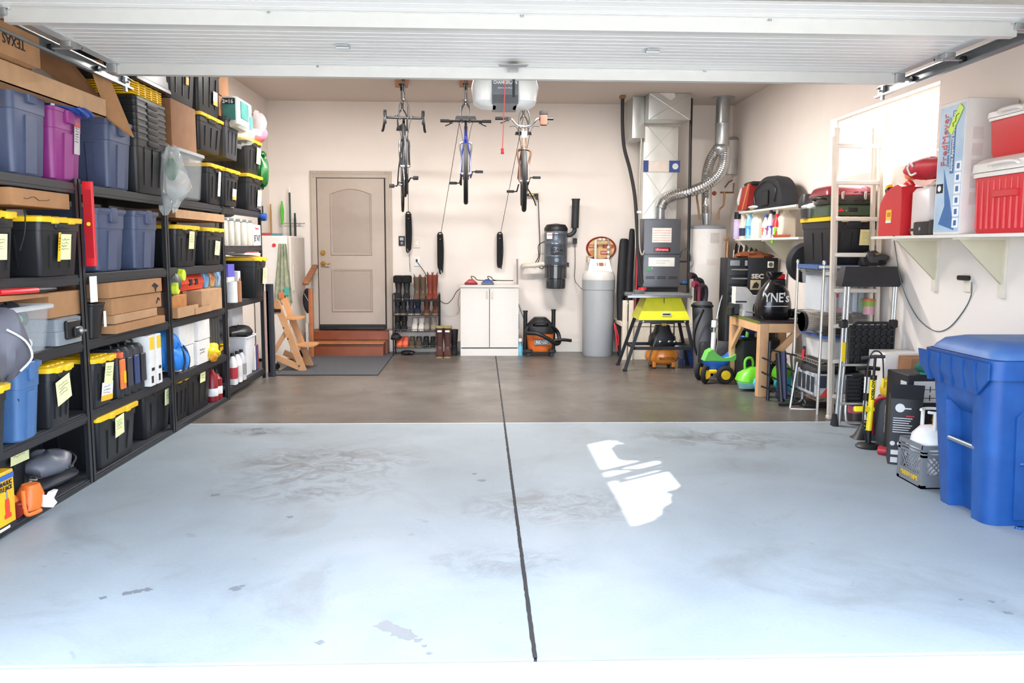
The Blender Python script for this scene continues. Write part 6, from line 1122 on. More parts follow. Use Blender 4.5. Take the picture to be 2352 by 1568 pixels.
# upper shelf
yb_=SY(1772,450,3.2)
t=T('round_bag','round-topped black bag standing on the upper corner shelf','bag',(3.25,yb_+.05,ZU+.001),-90); w=SY(1738,450)-SY(1812,450)
n=18; rg=[]
for k,(yy,sc) in enumerate(((-.10,.80),(-.085,.97),(0,1),(.085,.97),(.10,.80))): rg.append([(w*.47*sc*math.cos(PI*i/n),yy,.02+(.34*sc)*math.sin(PI*i/n)**.8) for i in range(n+1)]+[(-w*.4*sc,yy,.0),(w*.4*sc,yy,.0)])
mk(mat('#1b1c22',.65,bump=.2)).rings(rg).obj('bag_body',t); mk(BLK).tube([(w*.3,-.11,.06),(w*.33,-.112,.2),(0,-.115,.3),(-w*.33,-.112,.2),(-w*.3,-.11,.06)],.006,n=6,smooth=4).obj('zip',t); mk(mat('#15161a',.6)).box(-.12,.12,-.125,-.10,.03,.2,.02).obj('pocket',t)
t=T('sander_case','red power tool leaning at the left of the upper corner shelf','tool',(3.22,SY(1725,455)+.0,ZU+.02),-90); t.rotation_euler=(0,R(0),R(-90))
b=mk(mat('#a82f2a',.45)); b.prism([(.02,0),(-.34,0),(-.16,.26),(.14,.30)],-.08,.1,'XZ'); b.obj('tool_body',t); mk(mat('#c98a4a',.5)).prism([(-.10,.0),(-.14,.0),(.07,.295),(.11,.295)],-.085,-.08,'XZ').obj('yellow_strip',t)
mk(PAPER).prism([(-.26,.06),(-.16,.24),(-.2,.26),(-.32,.12)],-.09,.04,'XZ').obj('white_part',t); mk(BLK).box(-.15,.16,-.07,.07,.27,.32,.02).obj('top_handle',t)
tag(mk(BLK).tube([(-.3,0,.02),(0,0,.05),(.35,0,.04)],.022,n=8,flat=.6,smooth=4).m(PAPER).blob((.0,.05,.03),.3,.1,.025,.2,4).obj('folded_cover'),'black and white folded cover under the red tool','cover',loc=(3.17,SY(1740,470),ZU+.003),rz=-90)
# copper bits etc handled with heater. skis / curved boards in the corner
for i,(px,py,c,lbl) in enumerate(((1690,562,'#1b1c20','black snow ski with white edge, leftmost of the corner bundle'),(1700,566,'#23242a','black ski second in the corner bundle'),(1712,566,'#5a5c62','grey and black ski third in the corner bundle'),(1724,572,'#1d1e22','black ski fourth in the corner bundle'),(1735,575,'#43454c','dark grey ski fifth in the corner bundle'))):
    a=at(px,py,10.05-.06*i); t=T('ski',lbl,'ski',(a.x,a.y,.0),0,'skis standing in the right corner'); h=a.z-.0
    mk(mat(c,.3,coat=.5)).tube([(.0,-.25,.0),(0,-.12,h*.5),(-.0,-.03,h*.85),(.01,0,h*.96),(.03,.03,h)],.042,n=10,flat=.22,smooth=6).obj('ski_body',t); mk(mat('#d8d8d8',.3)).tube([(-.035,-.26,.02),(-.035,-.13,h*.5),(-.035,-.035,h*.85),(-.02,-.01,h*.96)],.006,n=6,smooth=5).obj('edge',t)
tag(mk(mat('#8a4a22',.8,bump=.4,col2='#5f3018',noise=.2)).blob((0,0,0),.22,.12,.05,.3,6,n=22,k=8).obj('orange_net'),'tangled orange net bundle over the black tool chest','net',loc=at(1728,588,9.55)+V((0,0,.0)))
# black tool chest & backboard behind the wooden table
xT0=X_(1672,9.35,640); 
t=T('drawer_chest','black drawer unit with silver pull bars behind the wooden table','tool chest',(X_(1708,9.25,640),9.28,0)); w=.36; zt=Z_(592,9.25,1708)
mk(mat('#1f2023',.4)).box(-w/2,w/2,0,.3,.0,zt,.008).obj('chest_body',t)
for k in range(4): dr=mk(mat('#232428',.4)).box(-w/2+.01,w/2-.01,-.012,0,zt-.20-.10*k,zt-.115-.10*k,.003).obj('drawer',t); mk(STEEL).cyl((-w*.4,-.035,zt-.135-.10*k),(w*.38,-.035,zt-.135-.10*k),.011,n=12).obj('pull_bar',dr)
mk(mat('#8a8f94',.4)).box(-w*.42,-w*.12,-.016,0,zt-.09,zt-.03,.003).box(w*.05,w*.28,-.016,0,zt-.09,zt-.03,.003).obj('badge',t)
a=at(1755,592,9.2); t=T('black_board','black banner board with a round white sticker behind the trash bag','board',(a.x,9.22,0)); h=a.z
mk(mat('#111215',.5)).box(-.17,.17,0,.03,.2,h,.004).box(-.17,-.14,0,.25,0,.2).box(.14,.17,0,.25,0,.2).obj('board_panel',t); mk(WHT).box(.05,.12,-.004,0,h-.11,h-.04,.002).m(mat('#6a5a3a',.5)).lathe([(.012,-.002),(.025,-.003),(.025,0)],(.085,-.004,h-.075),axis='Y').obj('sticker',t)
text('SEC',.07,(-.06,-.003,h-.21),mat('#d8d0c4',.5),t,width=.14,bold=.003)
mk(mat('#c9b894',.5)).box(-.14,-.02,-.004,0,h-.36,h-.25,.002).m(BLK).prism([(-.12,h-.34),(-.05,h-.34),(-.04,h-.3),(-.07,h-.27),(-.1,h-.29)],-.006,-.004,'XZ').obj('picture',t)
tag(mk(RED).box(-.05,.05,-.03,.03,0,.05,.008).m(BLK).box(-.055,.055,-.035,.035,-.3,0,.008).m(mat('#a8242c',.4)).box(-.05,.05,-.037,-.03,-.16,-.09).obj('red_capped_box'),'black canister with red lid between trash bag and clear bin','canister',loc=at(1790,640,8.3))
# wooden work table
L0=V((2.80,7.99,0)); TW=mat('#c99a6c',.5,noise=.15,scale=5,col2='#d8ac80'); xL0,xL1,y0,y1=2.745,3.36,7.985,9.0; H=.755
t=T('work_table','rough pine work table with dark top, legs and diagonal braces','table',((xL0+xL1)/2,(y0+y1)/2,0)); hx,hy=(xL1-xL0)/2,(y1-y0)/2
for sx in (-1,1):
    for sy in (-1,1): x,y=(sx*(hx-.045),sy*(hy-.045)); mk(TW).box(x-.045,x+.045,y-.045,y+.045,0,H-.02,.004).obj('leg',t)
mk(TW).box(-hx+.09,hx-.09,-hy,-hy+.035,H-.11,H-.02,.003).obj('apron_rail',t); mk(TW).box(-hx,-hx+.035,-hy+.09,hy-.09,H-.11,H-.02,.003).obj('apron_rail',t)
b=mk(TW); b.prism([(-hx+.09,H-.36),(-hx+.33,H-.11),(-hx+.42,H-.11),(-hx+.09,H-.46)],-hy+.003,-hy+.035,'XZ'); b.obj('brace',t)
b=mk(TW); b.prism([(hy-.09,H-.30),(hy-.33,H-.11),(hy-.42,H-.11),(hy-.09,H-.38)],-hx+.003,-hx+.035,'YZ'); b.obj('brace',t)
mk(mat('#2a1f22',.35)).box(-hx,hx,-hy,hy,H-.02,H,.003).m(mat('#5c6a1f',.5)).box(-hx-.006,-hx,-hy,hy,H-.022,H+.002).obj('tabletop',t)
# white machine and trash bag on the table
a=at(1712,705,8.75); t=T('bench_machine','white bench router machine on the pine table','machine',(a.x,8.72,H)); WM=mat('#d9d5cf',.4)
mk(WM).loft([(0,.12,.14,.02),(.08,.11,.13,.02),(.13,.13,.14,.02)]).obj('column',t); mk(WM).prism([(-.14,.13),(.22,.13),(.22,.21),(.05,.22),(-.02,.30),(-.14,.31)],-.07,.07,'XZ').obj('motor_arm',t); mk(BLK).box(-.14,-.02,-.074,-.07,.145,.16).box(-.2,-.14,-.05,.05,.0,.10,.01).obj('trim_strip',t); mk(STEEL).tube([(-.03,-.08,.05),(.1,-.1,.04),(.2,-.06,.1)],.008,n=6,smooth=3).obj('guide_rod',t)
a=at(1772,722,8.35); t=T('trash_bag','full glossy black trash bag with white YNE lettering on the pine table','trash bag',(a.x,8.32,H+.002)); h=at(1772,625,8.3).z-H
mk(mat('#101113',.25,bump=.35,scale=8,coat=.4)).loft([(0,.30,.26,.1),(.05,.36,.3,.13),(.16,.35,.3,.13),(.28,.30,.27,.12),(h*.78,.16,.14,.06),(h*.85,.09,.09,.04),(h*.93,.15,.12,.04),(h,.17,.10,.03)],k=6).obj('bag_body',t)
text("YNE's",.13,(-.02,-.158,.22),WHT,t,width=.26,rot=(88,0,0),bold=.002); mk(WHT).box(-.14,.10,-.158,-.154,.135,.14).obj('underline',t)
tag(mk(BLK).blob((0,0,.05),.12,.16,.05,.25,4,flatb=True).obj('black_cloth'),'black bundle at the foot of the trash bag','cloth',loc=(a.x+.22,8.3,H+.002))
tag(mk(mat('#25262a',.5)).box(-.14,.14,-.09,.09,0,.13,.01).m(BLKM).cyl((.14,0,.07),(.2,0,.07),.03).obj('black_toolbox'),'black boxy tool left of the white bench machine','tool',loc=(X_(1683,9.05,680)+.06,8.86,H+.002))
# golf bag
c=fl(1622,858); t=T('golf_bag','grey and black stand golf bag leaning by the water heater','golf bag',(c.x-.0,9.62,0)); G1=mat('#4a4b50',.6); d=V((.03,.28,.80))
mk(G1).tube([(0,0,0),(0.0,.02,.06),V(d)*.5,V(d)*.95,d],.12,n=18,smooth=4).obj('bag_body',t); mk(mat('#1c1d20',.6)).loft([(0,.16,.1,.04),(.02,.19,.12,.05),(.34,.17,.12,.05),(.38,.12,.08,.03)],-.02,-.13).tube([(.03,-.10,.55),(.08,-.16,.4),(.05,-.12,.2)],.02,n=8,smooth=4).obj('side_pocket',t)
mk(BLK).tube([V(d)*.97+V((.12*math.cos(2*PI*i/16),.12*math.sin(2*PI*i/16),0)) for i in range(16)],.018,n=8,closed=True).obj('top_collar',t)
mk(mat('#2a2b2f',.6)).tube([(-.02,.02,.75),(-.12,.0,.5),(-.12,.0,.3),(-.05,.02,.15)],.02,n=8,smooth=4,flat=.4).obj('shoulder_strap',t)
for i,(ox,oy,hh,col) in enumerate(((-.05,0,1.08,'#2a1a22'),(.04,.03,1.02,'#25262a'),(.07,-.03,.95,'#303136'),(-.02,-.05,.98,'#7a2a40'))):
    g=T('golf_club',['tall curved maroon-edged','black','short dark','low maroon'][i]+' headcover club sticking out of the golf bag','golf club',(c.x+ox,9.62+.30+oy,.83)); mk(mat(col,.6)).tube([(0,0,0),(0,0,hh-.83-.02),(-.02,0,hh-.83+.05),(-.08,-.02,hh-.83+.06)],lambda u:.02+.022*u,n=10,smooth=4).obj('headcover',g); mk(STEEL).cyl((0,-.03,-.28),(0,0,.02),.006,n=6).obj('club_shaft',g)
# trolley with white tube
c=fl(1632,862); t=T('push_scooter','folded black kick scooter with white tube and black wheels','scooter',(c.x+.01,9.36,0)); 
mk(BLK).tube([(-.0,0,.1),(.01,.03,.3)],.026,n=10).obj('stem',t); mk(WHT).cyl((.01,.03,.28),(.02,.05,.50),.030).cyl((.02,.05,.56),(.025,.06,.64),.034).obj('white_tube',t); mk(STEEL).cyl((.02,.05,.50),(.02,.05,.57),.018).tube([(.05,.06,.66),(.09,.08,.85),(.15,.1,1.0)],.010,n=6,smooth=3).obj('steel_rod',t)
mk(BLKM).box(-.05,.12,-.02,.25,.08,.12,.01).obj('deck',t)
for x,y in ((-.06,.06),(.1,-.06)): wh=mk(RUB).lathe([(.0,-.02),(.075,-.02),(.09,-.012),(.09,.012),(.075,.02),(0,.02)],(x,y,.091),axis='X' ,n=24).obj('wheel',t); mk(GRY).lathe([(0,-.024),(.03,-.022),(.03,.022),(0,.024)],(x,y,.091),axis='X',n=16).obj('hub',wh)
# toy trike
c=fl(1700,888); t=T('toy_trike','blue toddler ride-on trike with green seat and yellow hubs','ride-on toy',(c.x-.13,8.95,0),0); BL=mat('#2460b8',.35); GR=mat('#6ec25a',.35)
mk(BL).tube([(-.12,.0,.24),(.0,0,.22),(.12,.05,.26),(.25,.12,.38),(.33,.16,.46)],.06,n=12,smooth=5,flat=.8).loft([(.14,.16,.18,.06),(.2,.26,.22,.08),(.235,.28,.22,.08)],-.05,.0,k=4).obj('trike_body',t)
b=mk(GR); b.rings([[(x,-.08*s_,z) for (x,z) in ((-.19,.24),(-.15,.34),(-.10,.37),(-.04,.31),(.03,.27),(.10,.28),(.16,.32),(.18,.29),(.14,.24))] for s_ in (1,-1)]); b.obj('seat',t)
mk(GR).tube([(.36,.05,.56),(.36,.17,.58),(.36,.3,.56)],.018,n=8).tube([(.35,.17,.44),(.36,.17,.58)],.02,n=8).obj('handlebar',t)
for x,y in ((-.19,-.12),(-.19,.14),(.02,-.16),(.38,.18)):
    wh=mk(RUB).tube([(x+.072*math.cos(2*PI*k/20)*(.5 if x<0 else 1)*1.0,y+.05*math.cos(2*PI*k/20)*(.9 if x<0 else 0),.10+.072*math.sin(2*PI*k/20)) for k in range(20)],.028,n=8,closed=True).obj('wheel',t); mk(YEL).lathe([(0,-.026),(.05,-.024),(.052,.0),(0,.02)],(x+.0,y-.01,.10),axis='Y',n=24).obj('hub',wh)
mk(YEL).box(-.16,-.06,-.14,-.08,.11,.15,.01).obj('axle',t)
# toy mower
c=fl(1722,898); t=T('toy_mower','lime green toy bubble mower with round blue wheel under the table','toy',(c.x+.06,8.45,0),0); LG=mat('#6cc82e',.35)
mk(LG).loft([(.05,.28,.24,.08),(.10,.34,.28,.1),(.17,.30,.24,.1),(.22,.14,.12,.05),(.24,.06,.06,.02)],0,0,k=5).obj('mower_body',t); mk(LG).tube([(-.08,0,.19),(-.085,0,.29),(-.06,0,.33),(-.02,0,.33),(.0,0,.29),(.0,0,.21)],.014,n=8,smooth=4).obj('carry_handle',t)
for x,cc in ((.04,'#58b8e0'),(.26,'#3aa8b8')): mk(mat(cc,.35)).lathe([(0,-.03),(.075,-.028),(.08,-.01),(.08,.02),(0,.02)],(x,-.15,.082),axis='Y',n=30).obj('wheel',t)
mk(mat('#9ad0e0',.15,clear=.5)).loft([(.03,.16,.1,.04),(.09,.2,.12,.05)],-.09,-.1).obj('bubble_tank',t)
t=T('toy_mower','lime and turquoise toy vehicle behind the near table leg','toy',(c.x+.34,8.35,0),0,None); mk(LG).blob((0,0,.17),.10,.12,.13,.1,3).obj('toy_body',t); mk(mat('#35a8b4',.4)).lathe([(0,-.03),(.09,-.03),(.095,0),(0,.02)],(.08,-.08,.096),axis='Y').obj('wheel',t); mk(mat('#d8482a',.4)).blob((-.0,0,.33),.04,.04,.03,.1,1).obj('red_knob',t)
# dark things beneath table
tag(mk(mat('#1a1b1e',.6)).box(-.22,.22,-.1,.1,0,.5,.02).obj('black_case'),'tall black case in the dark under the pine table','case',loc=(3.02,8.85,0),rz=8)
tag(mk(mat('#6c6866',.7,col2='#3b393a',scale=7,noise=.2)).box(-.09,.09,-.012,.012,0,.42,.003).obj('stone_slab'),'mottled grey slab leaning by the far table leg','slab',loc=(X_(1658,9.2,800),9.2,0),rot=(0,R(6),0))
t=T('purple_bag','purple and yellow item hanging under the pine table','bag',(3.0,8.95,.66)); mk(mat('#4a3f7a',.6)).blob((0,0,-.04),.12,.05,.08,.2,2).obj('bag_body',t); mk(mat('#a89a86',.6)).blob((.08,-.02,-.14),.06,.05,.07,.2,3).obj('tan_part',t); mk(BLKM).cyl((.1,0,-.18),(.12,0,-.55),.02).obj('pole',t)
# folding black frames at the near end of the table
c=fl(1800,930); t=T('folded_camp_chair','black folded camp chair with a thin white pole by the pine table','chair',(c.x-.02,7.62,0)); FR=BLKM
mk(FR).tube([(-.05,.2,.0),(-.05,.2,.58)],.018,n=8).tube([(.02,.02,.02),(.0,.1,.48)],.03,n=10).obj('upright',t)
for a_,b_ in (((-.12,.2,.42),(.16,0,.30)),((-.12,.2,.28),(.2,-.02,.12)),((-.12,.2,.14),(.2,.0,.04)),((-.05,.15,.5),(.16,.05,.46)),((.1,.05,.47),(.14,.0,.04))): mk(FR).tube([a_,b_],.009,n=6).obj('cross_bar',t)
mk(mat('#26284a',.5)).tube([(.03,.05,.5),(.05,.02,.05)],.028,n=8).obj('folded_fabric',t)
t=T('walking_pole','thin silver pole leaning in front of the folding frame','pole',(c.x+.03,7.42,0)); mk(STEEL).cyl((-.03,0,0.0),(.06,.1,.42),.010,n=8).obj('shaft',t)
t=T('hand_pump_pole','black and white pole with curved hooked foot beside the folding frame','pole',(fl(1826,925).x,7.52,0)); z_=.57
mk(BLK).cyl((0,0,.32),(0,0,z_),.013).tube([(0.02,0,.1),(-.02,0,.04),(-.10,0,.02),(-.22,0,.018)],.014,n=8,smooth=4).obj('pole_body',t); mk(WHT).cyl((0,0,.18),(0,0,.34),.018).obj('white_sleeve',t); mk(STEEL).cyl((0,0,.06),(0,0,.2),.012).tube([(0,0,.1),(.03,0,.04),(.04,0,.015)],.007,n=6,smooth=3).obj('lower_tube',t); mk(RED).cyl((-.012,-.005,.45),(-.008,-.005,.54),.012).obj('red_tag',t)
tag(mk(PAPER).prism([(-.1,0),(.12,-.03),(.14,-.0),(-.08,.04)],.001,.004,'XY').obj('paper_scrap'),'white paper scrap on the floor by the wire rack','paper',loc=tuple(fl(1840,940)))
# ---- wire rack with bins
rx0,rx1,ry0,ry1=3.0,3.43,7.14,7.74
t=T('wire_rack','chrome wire rack loaded with bins behind the white ladder','wire rack',(0,0,0)); ztop=1.36
for x in (rx0,rx1):
    for y in (ry0,ry1): mk(mat('#d5d2ca',.3,.7)).cyl((x,y,0),(x,y,ztop),.0125).lathe([(.016,-.01),(.018,0),(.012,.02),(0,.022)],(x,y,ztop-.012),n=12).obj('post',t)
WS=mat('#bfbcb4',.3,.8)
for z in (.15,.47,.895,1.305):
    b=mk(WS)
    for zz in (z,z-.03):
        for p,q in (((rx0,ry0),(rx1,ry0)),((rx1,ry0),(rx1,ry1)),((rx1,ry1),(rx0,ry1)),((rx0,ry1),(rx0,ry0))): b.tube([(p[0],p[1],zz),(q[0],q[1],zz)],.0035,n=6)
    for k in range(14): x=rx0+(rx1-rx0)*(k+.5)/14; b.tube([(x,ry0,z),(x,ry1,z)],.002,n=4)
    for k in range(16):
        x=rx0+(rx1-rx0)*k/16; dx_=(rx1-rx0)/16; b.tube([(x,ry0,z if k%2 else z-.03),(x+dx_,ry0,z-.03 if k%2 else z)],.002,n=4)
    for k in range(22): y=ry0+(ry1-ry0)*k/22; dy_=(ry1-ry0)/22; b.tube([(rx0,y,z if k%2 else z-.03),(rx0,y+dy_,z-.03 if k%2 else z)],.002,n=4)
    b.obj('wire_shelf',t)
RX=(rx0+rx1)/2; TX=3.02
t=tote('black tote with yellow lid on top of the wire rack, note at right',.42,.68,ax(1889,503,3.03).z-1.308,(3.24,7.12,1.308),0,notes=[(.32,.62,.12,.16,0,mat('#ecdc9a',.7))])
zt=ax(1889,503,3.03).z+.02
t=T('green_case','dark green metal camp stove case on the yellow lid','case',(3.24,7.16,zt)); mk(mat('#3d5340',.35,.2,coat=.3)).loft([(0,.40,.52,.03),(.01,.42,.55,.04),(.085,.42,.55,.04),(.10,.39,.51,.03)],0,.27).obj('case_body',t); mk(BLKM).box(-.04,.04,-.012,.0,.04,.08,.004).m(RED).prism([(-.14,.04),(-.11,.07),(-.08,.045)],-.008,-.003,'XZ').m(WHT).lathe([(0,-.004),(.008,0)],(-.06,-.003,.05),axis='Y',n=8).obj('latch',t)
zt+=.102
t=T('tabletop_grill','red-lidded tabletop grill with silver latches on the green case','grill',(3.24,7.16,zt+.0)); GB=mat('#6f6660',.35,.5); GR_=mat('#8e3038',.35,.3,coat=.3)
mk(GB).loft([(0,.34,.36,.05),(.01,.37,.4,.06),(.075,.41,.46,.06),(.08,.42,.47,.06)],0,.24,k=4).obj('grill_base',t); mk(GR_).loft([(.082,.44,.48,.06),(.09,.44,.48,.06),(.15,.40,.42,.08),(.17,.34,.34,.08)],0,.25,k=5).obj('grill_lid',t)
b=mk(BLK)
for x in (-.15,-.09,.03,.09,.15): b.box(x-.02,x+.02,.002,.014,.03,.037).box(x-.02,x+.02,.015,.035,.105,.112)
b.obj('vent_slots',t)
for x in (-.10,.10): mk(CHR).box(x-.012,x+.012,-.012,.01,.06,.11,.004).lathe([(0,-.012),(.012,-.01),(.012,0)],(x,-.0,.055),axis='Y',n=12).obj('latch',t)
mk(BLK).tube([(-.20,.1,.05),(-.25,.12,.06),(-.25,.3,.06),(-.20,.32,.05)],.01,n=8,smooth=3).tube([(.205,.1,.04),(.235,.12,.04),(.235,.2,.04)],.008,n=8).obj('side_handle',t)
t=T('camp_pan','small dark pan and white cloth beside the grill on the yellow lid','pan',(3.07,7.66,zt-.10)); mk(mat('#5c5a58',.35,.6)).lathe([(0,.0),(.09,0),(.10,.08),(.095,.08),(.085,.012),(0,.012)],n=28).obj('pan_body',t); mk(WHT).blob((0,-.02,.10),.08,.08,.03,.3,3).obj('white_cloth',t)
tag(mk(mat('#2c2b2d',.45)).loft([(0,.12,.18,.05),(.05,.14,.2,.06),(.13,.1,.12,.04)],k=4).obj('black_pot'),'black round pot behind the pan by the grill','pot',loc=(3.1,7.86-.02,zt+.0),rz=0)
# round black thing behind
tag(mk(mat('#1e1f22',.6)).lathe([(0,-.05),(.17,-.05),(.2,-.02),(.2,.02),(.17,.05),(0,.05)],axis='Y',n=36).obj('round_case'),'large round black case hanging behind the black tote','case',loc=at(1846,596,8.02)+V((.03,.0,-.03)),rz=0)
# gear on the top shelf of the rack right of tote
tag(mk(mat('#28262a',.6)).blob((0,0,.07),.1,.16,.07,.3,8,n=18,k=10,flatb=True).m(mat('#8a6a3a',.6)).tube([(-.05,-.1,.1),(.03,-.13,.12),(.08,-.12,.06)],.008,n=6,smooth=3).obj('black_gear'),'black glove-like gear with tan strap in front of the black tote','gear',loc=(3.42-.1,7.1-.18+.12,1.31)).location=(3.36,7.02,1.31)
# clear file tote
Z=.898
t=tote('open clear tote of files with a blue binder on top, wire rack',.44,.62,ax(1850,618,3.0).z-Z,(3.22,7.08,Z),0,style='clear',lid=False,notes=[(-.30,.55,.04,.14,0,mat('#e6dcdc',.6),'#c8404a')])
b=mk(mat('#bcc0c6',.6)); hh=ax(1850,618,3.0).z-Z
for k,(c_,x) in enumerate((('#c9ccd2',-.16),('#b8bdc8',-.10),('#d4d4d6',-.04),('#8d95a5',.02),('#c4c8cc',.08),('#9aa4ae',.14))): b.m(mat(c_,.6)).box(x-.02,x+.02,.08,.56,.02,hh*.85,.004)
b.m(mat('#7fb04a',.5)).box(.12,.17,.05,.07,.03,.14).m(mat('#d86a7a',.5)).box(-.16,.02,.05,.07,.02,.05); b.obj('files',t)
t=T('binder','blue ring binder lying over the open clear tote','binder',(3.16,7.12,Z+hh+.012)); mk(mat('#3f5f94',.4)).box(-.22,.16,0,.46,0,.006).box(-.22,.16,0,.46,.03,.036).box(-.224,-.218,0,.46,0,.036).m(PAPER).box(-.21,.15,.01,.45,.006,.03).obj('binder_cover',t)
t=T('tennis_ball_can','pink and green tin under an orange lid inside the clear tote side','tin',(3.40,7.05,Z+.03)); mk(mat('#d8a0a8',.4)).lathe([(0,0),(.045,0),(.045,.07),(0,.07)]).obj('tin_body',t); mk(mat('#8ab04a',.5)).lathe([(.0455,.07),(.0455,.12),(0,.12)]).obj('tin_band',t); mk(mat('#d85a2a',.5)).lathe([(0,.12),(.06,.12),(.06,.135),(0,.135)]).obj('tin_lid',t)
t.location=(3.36,7.02,Z+.01)
# ribbed cylinder
t=T('ribbed_cylinder','brown-grey ribbed cylinder lying on the blue-lidded bin','cylinder',(2.97,7.40,.80)); b=mk(mat('#b0a294',.5,.2)); n=56
def cog(r): return [((r*(1.0 if i%2 else .93))*math.cos(2*PI*i/n),(r*(1.0 if i%2 else .93))*math.sin(2*PI*i/n)) for i in range(n)]
b.rings([[(x,y_,z_) for y_,z_ in cog(.085)] for x in (0,.005,.42)]); b.obj('ribbed_body',t); mk(BLKM).lathe([(.088,-.02),(.092,0),(.088,.01)],axis='X').lathe([(0,-.015),(.06,-.012),(.088,-.02)],axis='X').obj('end_cap',t)
t.location=(2.96,7.44,.805)
t=T('dome_lid','black flat dome lid on the blue-lidded clear bin','lid',(3.18,7.22,.725)); mk(mat('#2a2b2e',.35,coat=.3)).loft([(0,.40,.26,.1),(.01,.42,.28,.12),(.05,.34,.2,.09),(.062,.2,.1,.04)],k=6).obj('lid_shell',t)
t=tote('clear bin of white cloth with blue lid, third level of the wire rack',.42,.58,.22,(3.22,7.1,.475),0,style='clear',lidcol=mat('#3f66b4',.35,clear=.25)); mk(mat('#dcd8d2',.85,bump=.3)).loft([(.015,.33,.44,.08),(.17,.37,.5,.1),(.19,.3,.4,.1)],0,.29,k=4).obj('white_cloth',t)
tag(mk(mat('#17181b',.7,bump=.4)).blob((0,0,.09),.22,.30,.09,.18,12,n=22,k=12,flatb=True).obj('black_bundle'),'black padded bundle under the third level of the wire rack','bundle',loc=(3.2,7.45,.29))
t=T('shipping_box','printed carton with photos and a red and white end on the bottom rack level','box',(3.2,7.16,.155)); mk(mat('#5f6a74',.6,col2='#c4c6c8',scale=14,noise=.2)).box(-.21,.21,0,.5,0,.2,.003).obj('box_body',t)
mk(mat('#c8413a',.5)).prism([(-.18,.0),(.20,0),(.20,.07),(-.02,.02),(-.1,.1)],-.003,0,'XZ').m(WHT).prism([(-.04,.04),(.04,.04),(-.03,.16)],-.004,-.003,'XZ').m(mat('#2b3442',.5)).box(.06,.20,-.003,0,.09,.19).box(-.19,-.12,-.003,0,.08,.19).obj('box_print',t)
for y in (.05,.15,.25,.35): mk(mat('#2d323a',.5)).box(-.213,-.21,y,y+.07,.03,.17).obj('side_picture',t)
tag(mk(mat('#3d3768',.4)).blob((0,0,.06),.06,.06,.06,0,1).obj('purple_ball'),'purple ball between frame and printed carton','ball',loc=(2.92,7.82,0)); tag(mk(mat('#1b1c1f',.6)).box(-.05,.25,-.15,.15,0,.03,.01).obj('black_mat'),'flat black mat on the floor under the wire rack','mat',loc=(3.05,7.6,0))
# ---- ladder (leaning against wall above rack)
LY=6.98; a0=fl(1904,962); a1=at(1914,293,7.05); LW=mat('#d9cfc0',.45,.25,noise=.03)
t=T('extension_ladder','tall cream aluminium extension ladder leaning upright by the window','ladder',(0,0,0)); xr0=at(2016,960,LY).x; 
def lx(z): k=z/a1.z; return a0.x+(a1.x-a0.x)*k
yl=lambda z: a0.y+.07*z/a1.z
wid=.40
for s_ in (0,1):
    for o,th in ((0,0),(.038,.045)):
        b=mk(LW); x0=s_*(wid-.0); oo=o if s_==0 else -o
        zt=a1.z-(.08 if o==0 else 0) ; zb=0 if o==0 else .03
        b.rings([[(lx(z)+x0+oo-.014+(.0),yl(z)+th-.02,z),(lx(z)+x0+oo+.014,yl(z)+th-.02,z),(lx(z)+x0+oo+.014,yl(z)+th+.02,z),(lx(z)+x0+oo-.014,yl(z)+th+.02,z)] for z in (zb,zt)]); b.obj('rail',t)
zr=Z_(419,LY,1960); step=.305; z=zr
while z<a1.z-.05: z+=step
z=zr+step
while z>.1:
    mk(mat('#e4dccf',.4,.2,noise=.02)).box(lx(z)+.0,lx(z)+wid,yl(z)-.018,yl(z)+.018,z-.018,z+.018,.006).obj('rung',t); z-=step
for s_ in (0,1): mk(mat('#c9c2b6',.5)).box(lx(0)+s_*wid-.02,lx(0)+s_*wid+.02,a0.y-.03,a0.y+.03,0,.035,.006).obj('foot',t)
# ---- folding platform cart
c=fl(1922,976); cy=6.68; cx0=X_(1925,cy,800); cx1=X_(2050,cy,800); zt0=Z_(658,cy,1980); zt1=Z_(612,cy,1980)
t=T('folding_stool','folded aluminium step stool cart with black top plate and black mesh panels','step stool',(0,0,0)); AL=mat('#c8c9c8',.3,.75)
mk(mat('#2b2a2c',.5)).rings([[(cx0-.01,cy-.03,zt0),(cx1+.01,cy-.03,zt0),(cx1+.01,cy+.08,zt0+.0),(cx0-.01,cy+.08,zt0+.0)],[(cx0-.01,cy-.05,zt0+.04),(cx1+.03,cy-.05,zt0+.04),(cx1+.03,cy+.08,zt0+.04),(cx0-.01,cy+.08,zt0+.04)],[(cx0+.03,cy+.0,zt1),(cx1+.01,cy+.0,zt1),(cx1+.01,cy+.09,zt1),(cx0+.03,cy+.09,zt1)]]).obj('top_plate',t)
for px,xx,z0_ in ((1930,cx0+.03,.0),(1944,cx0+.06,.02),(2042,cx1-.02,.25),(2052,cx1+.0,.3)): mk(AL).tube([(xx,cy-.01,zt0+.02),(xx-.0,cy,(z0_+zt0)/2),(xx-.015,cy+.01,z0_)],.013,n=10).obj('frame_tube',t)
for xx in (cx0+.03,cx1-.01): mk(BLK).box(xx-.03,xx+.03,cy-.035,cy+.02,zt0-.34,zt0-.27,.01).obj('hinge_block',t)
mk(RUB).loft([(0,.05,.09,.02),(.10,.03,.04,.01)],cx0+.0,cy+.0).obj('foot',t)
mk(mat('#e6c81e',.4)).box(cx0+.02,cx0+.055,cy-.027,cy-.02,zt0-.62,zt0-.46,.002).obj('yellow_sticker',t)
